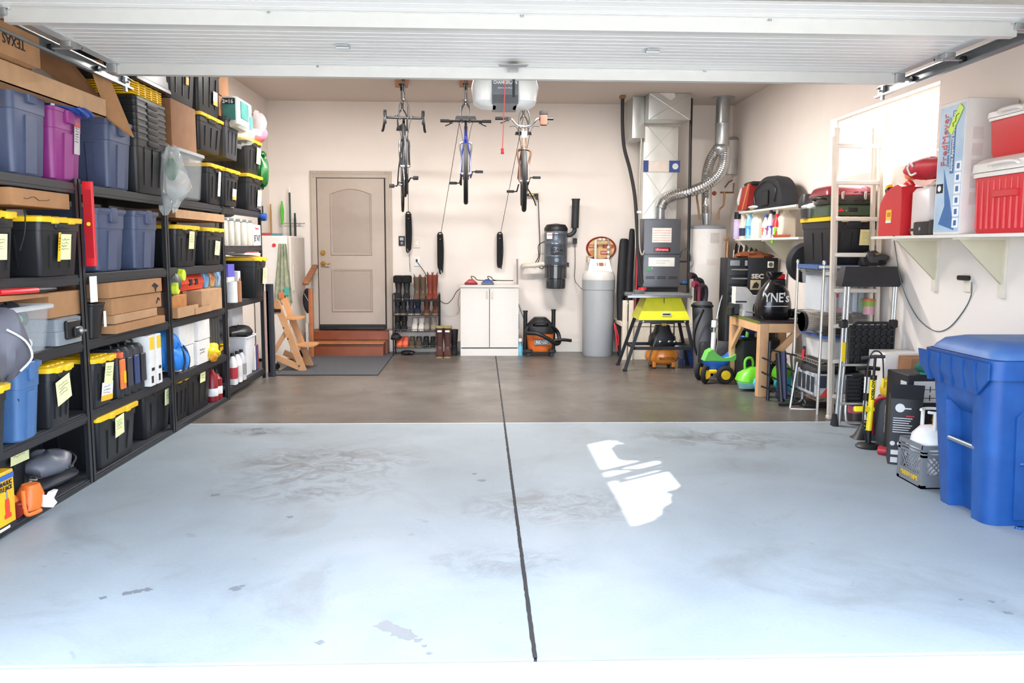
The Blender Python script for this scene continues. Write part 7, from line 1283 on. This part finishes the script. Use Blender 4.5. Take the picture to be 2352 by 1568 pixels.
def meshpanel(z0,z1,nm,nv,nh):
    b=mk(mat('#1c1d20',.45)); x0,x1=cx0+.07,cx1-.02
    b.tube([(x0,cy-.045,z0),(x0,cy-.045,z1-.04),(x0+.06,cy-.045,z1),(x1-.06,cy-.045,z1),(x1,cy-.045,z1-.04),(x1,cy-.045,z0)],.012,n=8,closed=True)
    for k in range(1,nv): x=x0+(x1-x0)*k/nv; b.box(x-.006,x+.006,cy-.055,cy-.035,z0,z1-.01)
    for k in range(1,nh): z=z0+(z1-z0)*k/nh; b.box(x0,x1,cy-.055,cy-.035,z-.007,z+.007)
    b.box(x0,x1,cy-.036,cy-.033,z0,z1-.02); b.obj(nm,t)
meshpanel(Z_(832,cy,1990),Z_(740,cy,1990),'mesh_tray',7,6); meshpanel(Z_(920,cy,1990),Z_(860,cy,1990),'lower_tray',3,7)
for py in (836,924): mk(AL).cyl((cx0+.02,cy-.05,Z_(py,cy,1980)),(cx1+.0,cy-.05,Z_(py,cy,1980)),.011).obj('cross_tube',t)
mk(AL).tube([(cx0+.08,cy-.02,.27),(cx0+.08,cy-.03,.06),(cx0+.14,cy-.03,.03),(cx1-.1,cy-.03,.03)],.012,n=8,smooth=3).obj('base_loop',t)
tag(mk(mat('#3a2c2e',.5)).lathe([(0,0),(.06,0),(.06,.16),(.055,.16),(.055,.17),(0,.17)]).m(mat('#a04a5a',.5)).lathe([(.061,.10),(.061,.16)]).obj('dark_tin'),'dark tin can behind the bicycle pumps','tin',loc=(cx0+.20,cy+.06,0.0))
# ---- pumps
c=fl(1973,1000); t=T('bicycle_pump','white and black floor pump with spread foot','bicycle pump',(c.x,6.22,0)); h=Z_(850,6.22,1975); 
mk(WHT).cyl((0,0,.14),(.0,.0,h-.05),.022).obj('pump_barrel',t); mk(BLK).cyl((0,0,.10),(0,0,.15),.027).cyl((0,0,h-.05),(0,0,h),.024).cyl((0,0,.3),(0,0,.36),.024).tube([(-.09,0,h+.01),(.0,0,h+.02),(.09,0,h+.01)],.016,n=8).obj('collar_handle',t); mk(mat('#1b1c1e',.5)).loft([(0,.2,.16,.05),(.02,.16,.12,.05),(.12,.05,.05,.02)],k=4).obj('pump_foot',t); mk(INK).tube([(0,-.023,.3),(.004,-.023,.25),(-.004,-.023,.2),(.003,-.023,.16)],.004,n=5).obj('lettering',t)
c=fl(1988,1024); t=T('bicycle_pump','bright yellow track floor pump with round black base','bicycle pump',(c.x+.0,5.93,0)); h=Z_(822,5.93,2000)
mk(mat('#f0d81e',.35)).cyl((0,0,.12),(.015,.0,h-.14),.021).box(-.12,.03,-.018,.018,.27,.31,.008).obj('pump_barrel',t); mk(BLKM).cyl((.015,0,h-.15),(.02,0,h),.010).cyl((.015,0,h-.16),(.015,0,h-.13),.024).cyl((0,0,.03),(0,0,.13),.022).obj('piston_rod',t)
mk(mat('#3a3b3d',.5)).tube([(-.08,.0,h),(.02,.0,h+.012),(.09,.0,h+.01)],.013,n=8).obj('pump_handle',t); mk(mat('#1b1c1e',.5)).lathe([(0,0),(.085,0),(.09,.01),(.075,.025),(.03,.035),(0,.036)],n=36).obj('pump_base',t)
mk(BLK).tube([(-.02,-.02,.04),(-.06,-.03,.2),(-.05,-.03,.45),(-.04,-.02,h-.03),(.0,-.01,h+.05),(.07,0,h+.02),(.09,0,h-.15)],.006,n=6,smooth=5).obj('pump_hose',t); mk(mat('#f0d81e',.35)).cyl((.09,0,h-.22),(.09,0,h-.15),.010).obj('pump_head',t)
text('JOEBLOW',.03,(.006,-.0225,.44),INK,t,rot=(90,-90,0),width=.16,bold=.001)
# ---- heater, boxes, crate
t=T('radiant_heater','black and red portable heater with white wire guard by the wall','heater',(fl(2030,1020).x+.05,5.95,0),-28); mk(mat('#232326',.5)).loft([(.03,.34,.16,.03),(.30,.34,.16,.06),(.37,.26,.12,.05)],0,.08,k=5).obj('heater_body',t); mk(mat('#b8242e',.4)).tube([(-.16,-.01,.08),(-.165,-.01,.28),(-.12,-.01,.36),(.0,-.01,.385),(.12,-.01,.36)],.014,n=8,smooth=4).obj('red_trim',t)
mk(mat('#d9cfc6',.4)).box(-.08,.10,-.012,0,.10,.31,.003).m(BLK).box(-.08,.10,-.014,-.012,.165,.17).box(-.08,.10,-.014,-.012,.235,.24).box(-.025,-.02,-.014,-.012,.10,.31).box(.04,.045,-.014,-.012,.10,.31).obj('ceramic_tile',t)
b=mk(STEEL)
for k in range(8): b.tube([(-.17,.0,.1+.03*k),(-.21,.02,.1+.03*k),(-.23,.08,.1+.03*k)],.003,n=5,smooth=3)
b.obj('wire_guard',t)
t=T('red_tube_tool','red metal tube lying on the floor under the heater','tool',(fl(2025,1035).x+.06,5.62,.03),-40); mk(mat('#b82834',.4)).cyl((-.17,0,0),(.2,0,0),.03).obj('red_tube',t); mk(BLK).cyl((.2,0,0),(.23,0,0),.031).obj('end_cap',t)
c=fl(2045,1068); c1=fl(2074,1078)
t=T('heater_box','open black carton with white text, icons and a raised flap','box',(c.x+.09,c.y+.0,0),-24); w=.20;h=.46
mk(mat('#1d1c20',.5)).box(-w/2,w/2,0,.26,0,h,.002).obj('box_body',t); b=mk(mat('#d8d6d2',.5)).lathe([(0,-.003),(.03,-.002),(.03,0)],(-w*.2,-.001,h*.86),axis='Y').box(-w*.1,w*.15,-.003,-.001,h*.845,h*.865)
for k in range(7): b.box(-w*.4,w*(.2-.05*(k%3)),-.003,-.001,h*(.70-.035*k),h*(.70-.035*k)+.005)
for k in range(4): b.lathe([(0,-.003),(.016,-.002),(.016,0)],(-w*.38+.045*k,-.001,h*.32),axis='Y',n=16)
b.box(-w*.42,w*.1,-.003,-.001,h*.15,h*.22).box(-w*.42,-w*.2,-.003,-.001,h*.03,h*.11); b.obj('box_print',t); mk(mat('#c8303a',.5)).box(w*.0,w*.25,-.003,-.001,h*.735,h*.75).obj('red_print',t)
o=mk(mat('#26242a',.6)).box(-w/2,w/2,-.002,.002,0,.12).obj('flap',t); o.location=(0,.0,h); o.rotation_euler=(R(-155)+PI,0,0); o.rotation_euler=(R(28),0,0)
mk(CARD).box(-w/2+.002,w/2-.002,.01,.25,h-.012,h-.004).obj('inner_flap',t)
tag(mk(mat('#e8b81e',.4,bump=.2)).blob((0,0,0),.075,.06,.075,.2,9,n=18,k=12).obj('yellow_bag'),'crumpled yellow bag on top of the portable heater','bag',loc=(3.06,5.98,.44))
t=T('storage_box','tall black and white printed box between open carton and blue bin','box',(3.14,5.56,0),0); w=.34;h=.60
mk(mat('#222126',.5)).box(-w/2,w/2,0,.3,0,h,.003).obj('box_body',t)
b=mk(mat('#d6d4d4',.5)).box(-w*.38,w*.5,-.003,0,h*.68,h*.93).box(-w*.40,-w*.12,-.003,0,h*.10,h*.60); b.m(mat('#3a393c',.5))
for z in (.73,.83): b.box(-w*.3,w*.2,-.005,-.003,h*z,h*z+.004).box(-w*.05,-w*.03,-.005,-.003,h*(z-.03),h*(z+.04))
b.obj('box_print',t); mk(mat('#c9c9c9',.5)).box(-w/2-.002,-w/2,.02,.1,h*.5,h*.92).obj('side_print',t)
t=carton('white carton with faint blue print against the right wall',.30,.28,.66,(3.31,6.28,0),0,m=mat('#e0dcd6',.6),tape=False,name='white_carton'); mk(mat('#7a9ad0',.5)).box(-.12,-.10,-.002,0,.35,.5).obj('blue_print',t)
t=carton('open brown carton behind the black and white box',.24,.2,.66,(3.33,5.98,0),0,m=CARD2,tape=False)
t=T('cap','dark green knitted cap on the black and white box','cap',(3.14,5.62,.601)); mk(mat('#1f5f52',.8,bump=.3)).blob((0,0,.05),.09,.08,.055,.15,2,flatb=True).obj('cap_crown',t); mk(mat('#2a7a6a',.8)).tube([(-.08,-.04,.01),(0,-.1,.01),(.08,-.04,.01)],.01,n=6,smooth=3).obj('cap_brim',t)
# milk crate with propane tank
c0=fl(2078,1102); c1=fl(2165,1131); t=T('milk_crate','grey lattice milk crate with yellow lettering','crate',(2.865,4.86,0),0); CM=mat('#6f7276',.5); w=.30;h=.27
b=mk(CM)
for z0,z1,o in ((0,.02,0),(h-.075,h-.06,0),(h-.05,h-.04,0),(h-.025,h,.004)):
    for (x0,x1,y0,y1) in ((-w/2-o,w/2+o,-o,.012),(-w/2-o,w/2+o,w-.012,w+o),(-w/2-o,-w/2+.012,0,w),(w/2-.012,w/2+o,0,w)): b.box(x0,x1,y0,y1,z0,z1)
for x in (-w/2,w/2-.03):
    for y in (0,w-.03): b.box(x,x+.03,y,y+.03,0,h-.005)
b.box(-w/2,w/2,0,w,0,.008); b.box(-w/2+.01,w/2-.01,.001,.008,.015,.085); b.box(-w/2+.001,-w/2+.008,.01,w-.01,.015,.085)
b.obj('crate_frame',t)
b=mk(CM)
for k in range(-4,9):
    for sg in (-1,1):
        x0=-w/2+.03*k; x1=x0+.10*sg
        zs=[.085,h-.075]
        p,q=(x0,zs[0]),(x1,zs[1])
        # clip to crate
        if min(p[0],q[0])<-w/2 or max(p[0],q[0])>w/2: continue
        b.tube([(p[0],.005,p[1]),(q[0],.005,q[1])],.004,n=5); b.tube([(-w/2+.004,p[0]+w/2,p[1]),(-w/2+.004,q[0]+w/2,q[1])],.004,n=5); b.tube([(w/2-.004,p[0]+w/2,p[1]),(w/2-.004,q[0]+w/2,q[1])],.004,n=5)
b.obj('lattice',t)
text('MEADOW FARMS',.04,(-w/2-.001,.15,.05),mat('#d8b02a',.5),t,rot=(90,0,-90),width=.2,bold=.001)
t=T('propane_tank','white propane tank with steel collar standing in the milk crate','gas bottle',(2.865,5.01,.01)); mk(mat('#dedcd8',.4)).lathe([(0,0),(.09,.0),(.13,.04),(.142,.10),(.142,.24),(.13,.30),(.09,.345),(.03,.36),(0,.36)],n=40).obj('tank',t)
b=mk(mat('#dad6d0',.4))
b.tube([(.085*math.cos(R(a)),.085*math.sin(R(a)),.45) for a in range(-150,151,15)],.009,n=8)
for a in (-120,-40,40,120): b.cyl((.085*math.cos(R(a)),.085*math.sin(R(a)),.33),(.085*math.cos(R(a)),.085*math.sin(R(a)),.45),.012)
b.obj('collar_guard',t); mk(mat('#b08a3a',.35,.8)).cyl((0,0,.35),(0,0,.42),.018).cyl((0,-.04,.39),(0,.02,.39),.013).obj('valve',t)
# ---- blue wheeled bin
t=T('wheeled_bin','scuffed blue wheeled recycling bin in the right foreground','bin',(3.0,4.12,0),0); BB_=mat('#134382',.42,noise=.1,scale=9,col2='#1a5092'); w=.70;D=.66;H=.98
w0_,d0_=.62,.46
# body tapered: left wall (-x), near wall (-y)
def sec(z,k): return None
b=mk(BB_)
ww=lambda z:.585+.125*z/.86; dd_=lambda z:.50+.12*z/.86
rg=[]; N=0
zs=[.0,.02,.12,.3,.5,.56,.62,.66,.74,.80,.82]
def outline(z):
    W_,D_=ww(z)/2,dd_(z)/2; r=.07; P=[]
    for (sx,sy,a0) in ((1,-1,-90),(1,1,0),(-1,1,90),(-1,-1,180)):
        for i in range(6):
            a=R(a0+90*i/5); P.append([sx*(W_-r)+r*math.cos(a),sy*(D_-r)+r*math.sin(a)])
        if (sx,sy)==(-1,1):  # left wall: wheel recess between the corners
            k=1 if z<.56 else max(0,1-(z-.56)/.08); dep=.075*k
            for yy in (D_*.45,D_*.40,D_*.0,-D_*.38,-D_*.43): P.append([-W_+(dep if yy in (D_*.40,D_*.0,-D_*.38) else 0),yy])
    return [(x,y+.31,z) for x,y in P]
for z in zs: rg.append(outline(z))
b.rings(rg); b.obj('bin_body',t)
# raised grip field with dimples on near wall
y_=lambda z:.31-dd_(z)/2
b=mk(BB_); b.rings([[(-ww(.05)/2*.55,y_(.05)-.018,.04),(ww(.05)/2*.9,y_(.05)-.018,.04),(ww(.05)/2*.9,y_(.05)+.02,.04),(-ww(.05)/2*.55,y_(.05)+.02,.04)],[(-ww(.6)/2*.62,y_(.6)-.016,.60),(ww(.6)/2*.9,y_(.6)-.016,.60),(ww(.6)/2*.9,y_(.6)+.02,.60),(-ww(.6)/2*.62,y_(.6)+.02,.60)],[(-ww(.6)/2*.5,y_(.63)+.0,.635),(ww(.6)/2*.85,y_(.63)+.0,.635),(ww(.6)/2*.85,y_(.63)+.02,.635),(-ww(.6)/2*.5,y_(.63)+.02,.635)]])
for k,(x,z) in enumerate(((-.10,.54),(.0,.57),(.10,.55),(-.13,.48),(-.02,.485),(.08,.49),(-.09,.42),(.02,.43),(.12,.425),(-.14,.35),(-.05,.345),(.06,.35))): b.loft([(-.012,.045,.02,.009),(0,.055,.024,.012),(.012,.045,.02,.009)],x,y_(z)-.018); 
b.obj('front_panel',t)
b=mk(BB_)
for x,z in ((-.10,.54),(.02,.57),(-.13,.48),(.0,.485),(-.09,.42),(.04,.43),(-.14,.35),(-.02,.345)): b.blob((x,y_(z)-.018,z),.028,.012,.014,0,1,n=10,k=6)
b.obj('grip_dimples',t)
# rim with vertical gussets
b=mk(BB_); W_,D_=ww(.86),dd_(.86)
b.loft([(.80,W_+.005,D_+.005,.07),(.80,W_+.05,D_+.05,.08),(.90,W_+.07,D_+.07,.09),(.905,W_+.03,D_+.03,.07),(.86,W_-.02,D_-.02,.06)],0,.31,k=5)
b.obj('rim',t)
b=mk(BB_)
y0s,y1s=.31-D_/2-.03,.31+D_/2+.03
b.rings([[(-W_/2-.050,y0s,.89),(-W_/2-.050,y1s,.89),(-W_/2-.038,y1s,.89),(-W_/2-.038,y0s,.89)],[(-W_/2-.035,y0s+.02,.80),(-W_/2-.035,y1s,.80),(-W_/2-.023,y1s,.80),(-W_/2-.023,y0s+.02,.80)],[(-W_/2+.0,y0s+.16,.70),(-W_/2+.0,y1s-.02,.73),(-W_/2+.012,y1s-.02,.73),(-W_/2+.012,y0s+.16,.70)]])
for k in range(5):
    yy=.31-D_/2+.08+.115*k; b.rings([[(-W_/2-.062,yy-.004,.885),(-W_/2-.062,yy+.004,.885),(-W_/2-.03,yy+.005,.885),(-W_/2-.03,yy-.005,.885)],[(-W_/2-.012,yy-.012+.05,.715),(-W_/2-.012,yy+.012+.05,.715),(-W_/2+.01,yy+.014+.05,.715),(-W_/2+.01,yy-.014+.05,.715)]])
b.obj('side_skirt',t)
mk(mat('#2d5a9c',.5,noise=.25,scale=4,col2='#56779f')).loft([(.905,W_+.02,D_+.04,.08),(.93,W_+.0,D_+.02,.09),(.94,W_-.02,D_+.0,.09),(.965,W_-.06,D_-.06,.08),(.985,W_-.20,D_-.2,.07)],0.01,.31,k=5).obj('bin_lid',t)
mk(mat('#8f979f',.35,.7)).cyl((-ww(.38)/2+.01,.31-.14,.40),(-ww(.38)/2+.01,.31+.12,.40),.014).obj('axle_bar',t)
b=mk(WHT).box(-.16,-.10,-.02,-.015,0,.012); o=b.obj('white_clip',t); o.location=(-.05,y_(.86)-.02,.80)
mk(BLK).tube([(.0,0,0),(.04,-.01,-.02),(.07,-.012,0),(.1,-.01,-.03)],.004,n=5,smooth=3).obj('scribbled_mark',t); LAST[0].location=(.03,y_(.35)-.03,.36)
# ---- right wall shelf items
def wy(px,py,X=PX): return ax(px,py,X).y
def RS(px0,px1,py,X=PX+.01): a=ax(px0,py,X).y; c=ax(px1,py,X).y; return (a+c)/2, abs(a-c)
ZS_=ZS+.001
y,w=RS(1995,2050,520); h=ax(2040,428,3.14).z-ZS
t=T('fuel_can','red fuel can with yellow cap and warning sticker on the wall shelf','fuel can',(3.13,6.28,ZS_),-90); w=.34; RC_=mat('#c9252c',.35,noise=.02)
mk(RC_).rings([[(x,y_,z) for x,z in ((w/2,0),(w/2,h*.62),(w/2-.01,h*.95),(w/2-.07,h),(w*.0,h*.96),(-w*.25,h*.86),(-w/2+.01,h*.66),(-w/2,h*.5),(-w/2,0))] for y_ in (0,.02,.22,.24)]).obj('can_body',t)
mk(RC_).tube([(w*.30,.12,h*.97),(w*.1,.12,h*1.06),(-w*.12,.12,h*.98)],.02,n=10,smooth=4).obj('carry_handle',t); mk(BLK).cyl((-w*.30,.06,h*.78),(-w*.40,.06,h*.95),.038).obj('collar',t); mk(YEL).cyl((-w*.40,.06,h*.95),(-w*.43,.06,h*1.02),.030).obj('cap',t)
mk(mat('#e8c22a',.5)).box(-.05,.03,-.004,0,h*.28,h*.52).m(PAPER).box(-.05,.03,-.005,-.003,h*.26,h*.31).m(mat('#d86a2a',.5)).box(-.03,.02,-.006,-.004,h*.38,h*.47).obj('warning_sticker',t)
t=T('water_jug','translucent white water jug with moulded handle beside the red can','jug',(3.17,5.92,ZS_),-90); h2=ax(2085,422,3.14).z-ZS; w=.30; JW=mat('#d9d0cc',.35,noise=.02)
mk(JW).loft([(0,w-.02,.22,.04),(.015,w,.24,.05),(h2*.82,w,.24,.05),(h2*.90,w*.9,.2,.05)],0,.12,k=4).obj('jug_body',t); mk(JW).tube([(-w*.2,.12,h2*.86),(-w*.15,.12,h2*.99),(w*.2,.12,h2*.99),(w*.28,.12,h2*.86)],.02,n=10,smooth=4).obj('carry_handle',t); mk(WHT).cyl((-w*.4,.12,h2*.88),(-w*.43,.12,h2*.96),.03).obj('cap',t)
t=T('water_jug','blue water jug squeezed between the white jug and the shipping box','jug',(3.20,5.68,ZS_),-90); BJ=mat('#2f4fc0',.35,noise=.02); mk(BJ).loft([(0,.16,.24,.03),(.015,.18,.26,.04),(h2*.85,.18,.26,.04),(h2*.97,.15,.2,.04)],0,.13,k=4).obj('jug_body',t); mk(WHT).cyl((.03,.05,h2*.95),(.03,.05,h2*1.05),.03).obj('cap',t)
t=T('black_device','small black boxy device with thin cable in front of the jugs','device',(3.128,5.62,ZS_),-90); t.location=(3.04+.02,5.66,ZS_)
mk(mat('#1d1a1a',.4)).box(-.11,.09,0,.042,0,.095,.008).box(.09,.16,.0,.042,0,.105,.008).obj('device_body',t); mk(mat('#2a1d1a',.4)).box(-.20,-.10,.02,.03,.03,.05,.003).m(GRY).lathe([(0,-.002),(.012,-.001),(.012,0)],(-.02,0,.045),axis='Y').obj('antenna',t)
t.location=(3.122,5.80,ZS_)
# move deeper things back so the device has room
t=T('red_sack','red sack with white curl mark lying on the jugs','bag',(3.27,6.02,ZS+h2+.06),-90); mk(mat('#c42a38',.55,bump=.3)).blob((0,.0,.05),.26,.12,.075,.14,15,n=24,k=12).obj('sack_body',t); mk(WHT).tube([(.02,-.125,.06),(-.02,-.13,.09),(-.06,-.125,.06),(-.04,-.12,.02),(.0,-.125,.0),(.05,-.12,.01)],.008,n=6,smooth=4).obj('curl_mark',t)
mk(mat('#c9c9c9',.2,.8,bump=.6)).blob((.19,.08,.16),.12,.08,.06,.25,6).obj('foil_lining',t); mk(mat('#c9a86a',.6)).blob((-.24,0,.04),.05,.05,.05,.2,3).obj('tan_corner',t)
# shipping box
y0=ax(2203,528,PX).y; y1=ax(2143,528,PX).y; zt_=ax(2215,226,PX).z
t=T('shipping_box','tall white printed airline shipping box standing on the wall shelf','box',(PX+.0,(y0+y1)/2,ZS_),-90); w=y1-y0; H_=zt_-ZS; D_=.34
mk(mat('#e2dcd6',.55,noise=.02)).box(-w/2,w/2,0,D_,0,H_,.003).obj('box_body',t)
PB=mat('#8fb0cc',.5,col2='#c9d8e4',scale=3,noise=.1); mk(PB).box(-w*.46,w*.46,-.0015,0,H_*.02,H_*.97).obj('printed_panel',t)
b=mk(mat('#2f66a0',.5)); b.box(w*.02,w*.16,-.003,-.0015,H_*.46,H_*.93); b.prism([(-w*.3,H_*.08),(w*.3,H_*.03),(w*.1,H_*.25),(-w*.2,H_*.5),(-w*.1,H_*.22)],-.0025,-.0015,'XZ'); b.m(mat('#f0f0ee',.5))
for k in range(6): b.box(w*.22,w*.44,-.003,-.0015,H_*(.05+.085*k),H_*(.12+.085*k))
b.m(mat('#2f66a0',.5))
for k in range(6): b.box(w*.28,w*.38,-.004,-.003,H_*(.065+.085*k),H_*(.105+.085*k))
b.m(INK).box(-w*.45,-w*.2,-.003,-.0015,H_*.32,H_*.39); b.m(WHT).lathe([(0,-.002),(.02,-.001),(.02,0)],(-w*.33,-.003,H_*.355),axis='Y',n=16); b.obj('box_print',t)
# the photograph's lettering runs up the box
text('FredMeyer',.09,(-w*.22,-.004,H_*.72),mat('#d8433c',.5),t,rot=(90,-90,0),width=.34)
text('Airline Approved Shipping Box',.04,(w*.09,-.005,H_*.70),WHT,t,rot=(90,-90,0),width=.39,bold=.0005)
text("KEEPS PRODUCT COLD",.03,(-w*.06,-.004,H_*.70),mat('#5a7a9a',.5),t,rot=(90,-90,0),width=.32)
b=mk(mat('#c8ea2a',.5)); b.T((w*.15,-.006,H_*.86),(0,R(-52),0)).box(-.10,.10,-.001,.0,-.028,.028); b.m(INK).tube([(-.05,-.002,-.01),(-.03,-.002,.01),(-.01,-.002,-.01),(.02,-.002,.01),(.05,-.002,-.008)],.002,n=4); b.obj('neon_sticker',t)
b=mk(mat('#d9cec8',.6))
for k in range(5): b.box(w/2,w/2+.0015,.05,.12,H_*(.22+.12*k),H_*(.31+.12*k))
b.obj('side_print',t)
# coolers
def cooler(lbl,y0,y1,z,h,X,d,ribs):
    t=T('cooler',lbl,'cooler',(X,(y0+y1)/2,z),-90); w=y1-y0; CRD=mat('#cf2a30',.4,noise=.02)
    mk(CRD).loft([(0,w-.04,d-.04,.04),(.03,w-.02,d-.02,.05),(h*.74,w,d,.05)],0,d/2,k=4).obj('cooler_body',t)
    CW=mat('#e4ddd4',.4,noise=.02); mk(CW).loft([(h*.745,w+.02,d+.02,.05),(h*.80,w+.02,d+.02,.05),(h*.805,w+.01,d+.01,.05)],0,d/2,k=4).obj('white_rim',t)
    mk(CW).loft([(h*.81,w+.03,d+.03,.05),(h*.92,w+.03,d+.03,.06),(h*.97,w-.02,d-.02,.06),(h,w-.08,d-.08,.05)],0,d/2,k=4).obj('cooler_lid',t)
    if ribs:
        b=mk(mat('#e06a6c',.4)); n=11
        for k in range(n): x=-w/2+.06+(w-.12)*k/(n-1); b.box(x-.0025,x+.0025,-.002,.02,h*.06,h*.70)
        b.obj('body_ribs',t); mk(CRD).box(-.12,.12,-.008,.01,h*.46,h*.56,.006).obj('name_panel',t)
    mk(CW).tube([(-w*.2,-.015,h*.86),(-w*.15,-.035,h*.9),(w*.15,-.035,h*.9),(w*.2,-.015,h*.86)],.012,n=8,smooth=3).obj('carry_handle',t)
    return t
y1=ax(2226,520,3.10).y; hb=ax(2226,372,3.10).z-ZS
cooler('large red cooler with white lid and fine vertical ribs on the wall shelf',y1-.68,y1,ZS_,.46,3.10,.36,1)
y1=ax(2262,370,3.13).y
cooler('smaller plain red cooler stacked on the large ribbed one',y1-.50,y1,ZS_+.461,ax(2262,285,3.13).z-ZS-.461+.08,3.13,.30,0)
tag(mk(mat('#e4dccf',.5)).loft([(0,.30,.26,.05),(.05,.32,.28,.06),(.06,.2,.2,.04)]).obj('white_tub'),'cream tub on top of the smaller red cooler','tub',loc=(3.28,4.62,ZS_+.461+ax(2262,285,3.13).z-ZS-.461+.083))
# outlet & cord
t=T('outlet','cream outlet with black power adapter on the right wall','outlet',(XR-.0,ax(2224,650,XR).y,ax(2224,650,XR).z),-90); mk(CREAM).box(-.04,.04,-.012,-.001,-.065,.065,.003).obj('cover',t); mk(BLK).box(-.05,.09-.04,-.06,-.012,.02,.055,.006).obj('power_adapter',t)
P=[ax(2052,540,3.11),ax(2058,580,3.3),ax(2068,640,3.42),ax(2085,690,3.46),ax(2112,735,3.47),ax(2148,760,3.475),ax(2180,752,3.475),ax(2212,715,3.475),ax(2230,680,3.475),ax(2232,648,3.45)]
tag(mk(mat('#5a6a66',.5)).tube(P,.004,n=6,smooth=5).obj('device_cord'),'thin dark cord sagging from the shelf device to the wall outlet','cord')
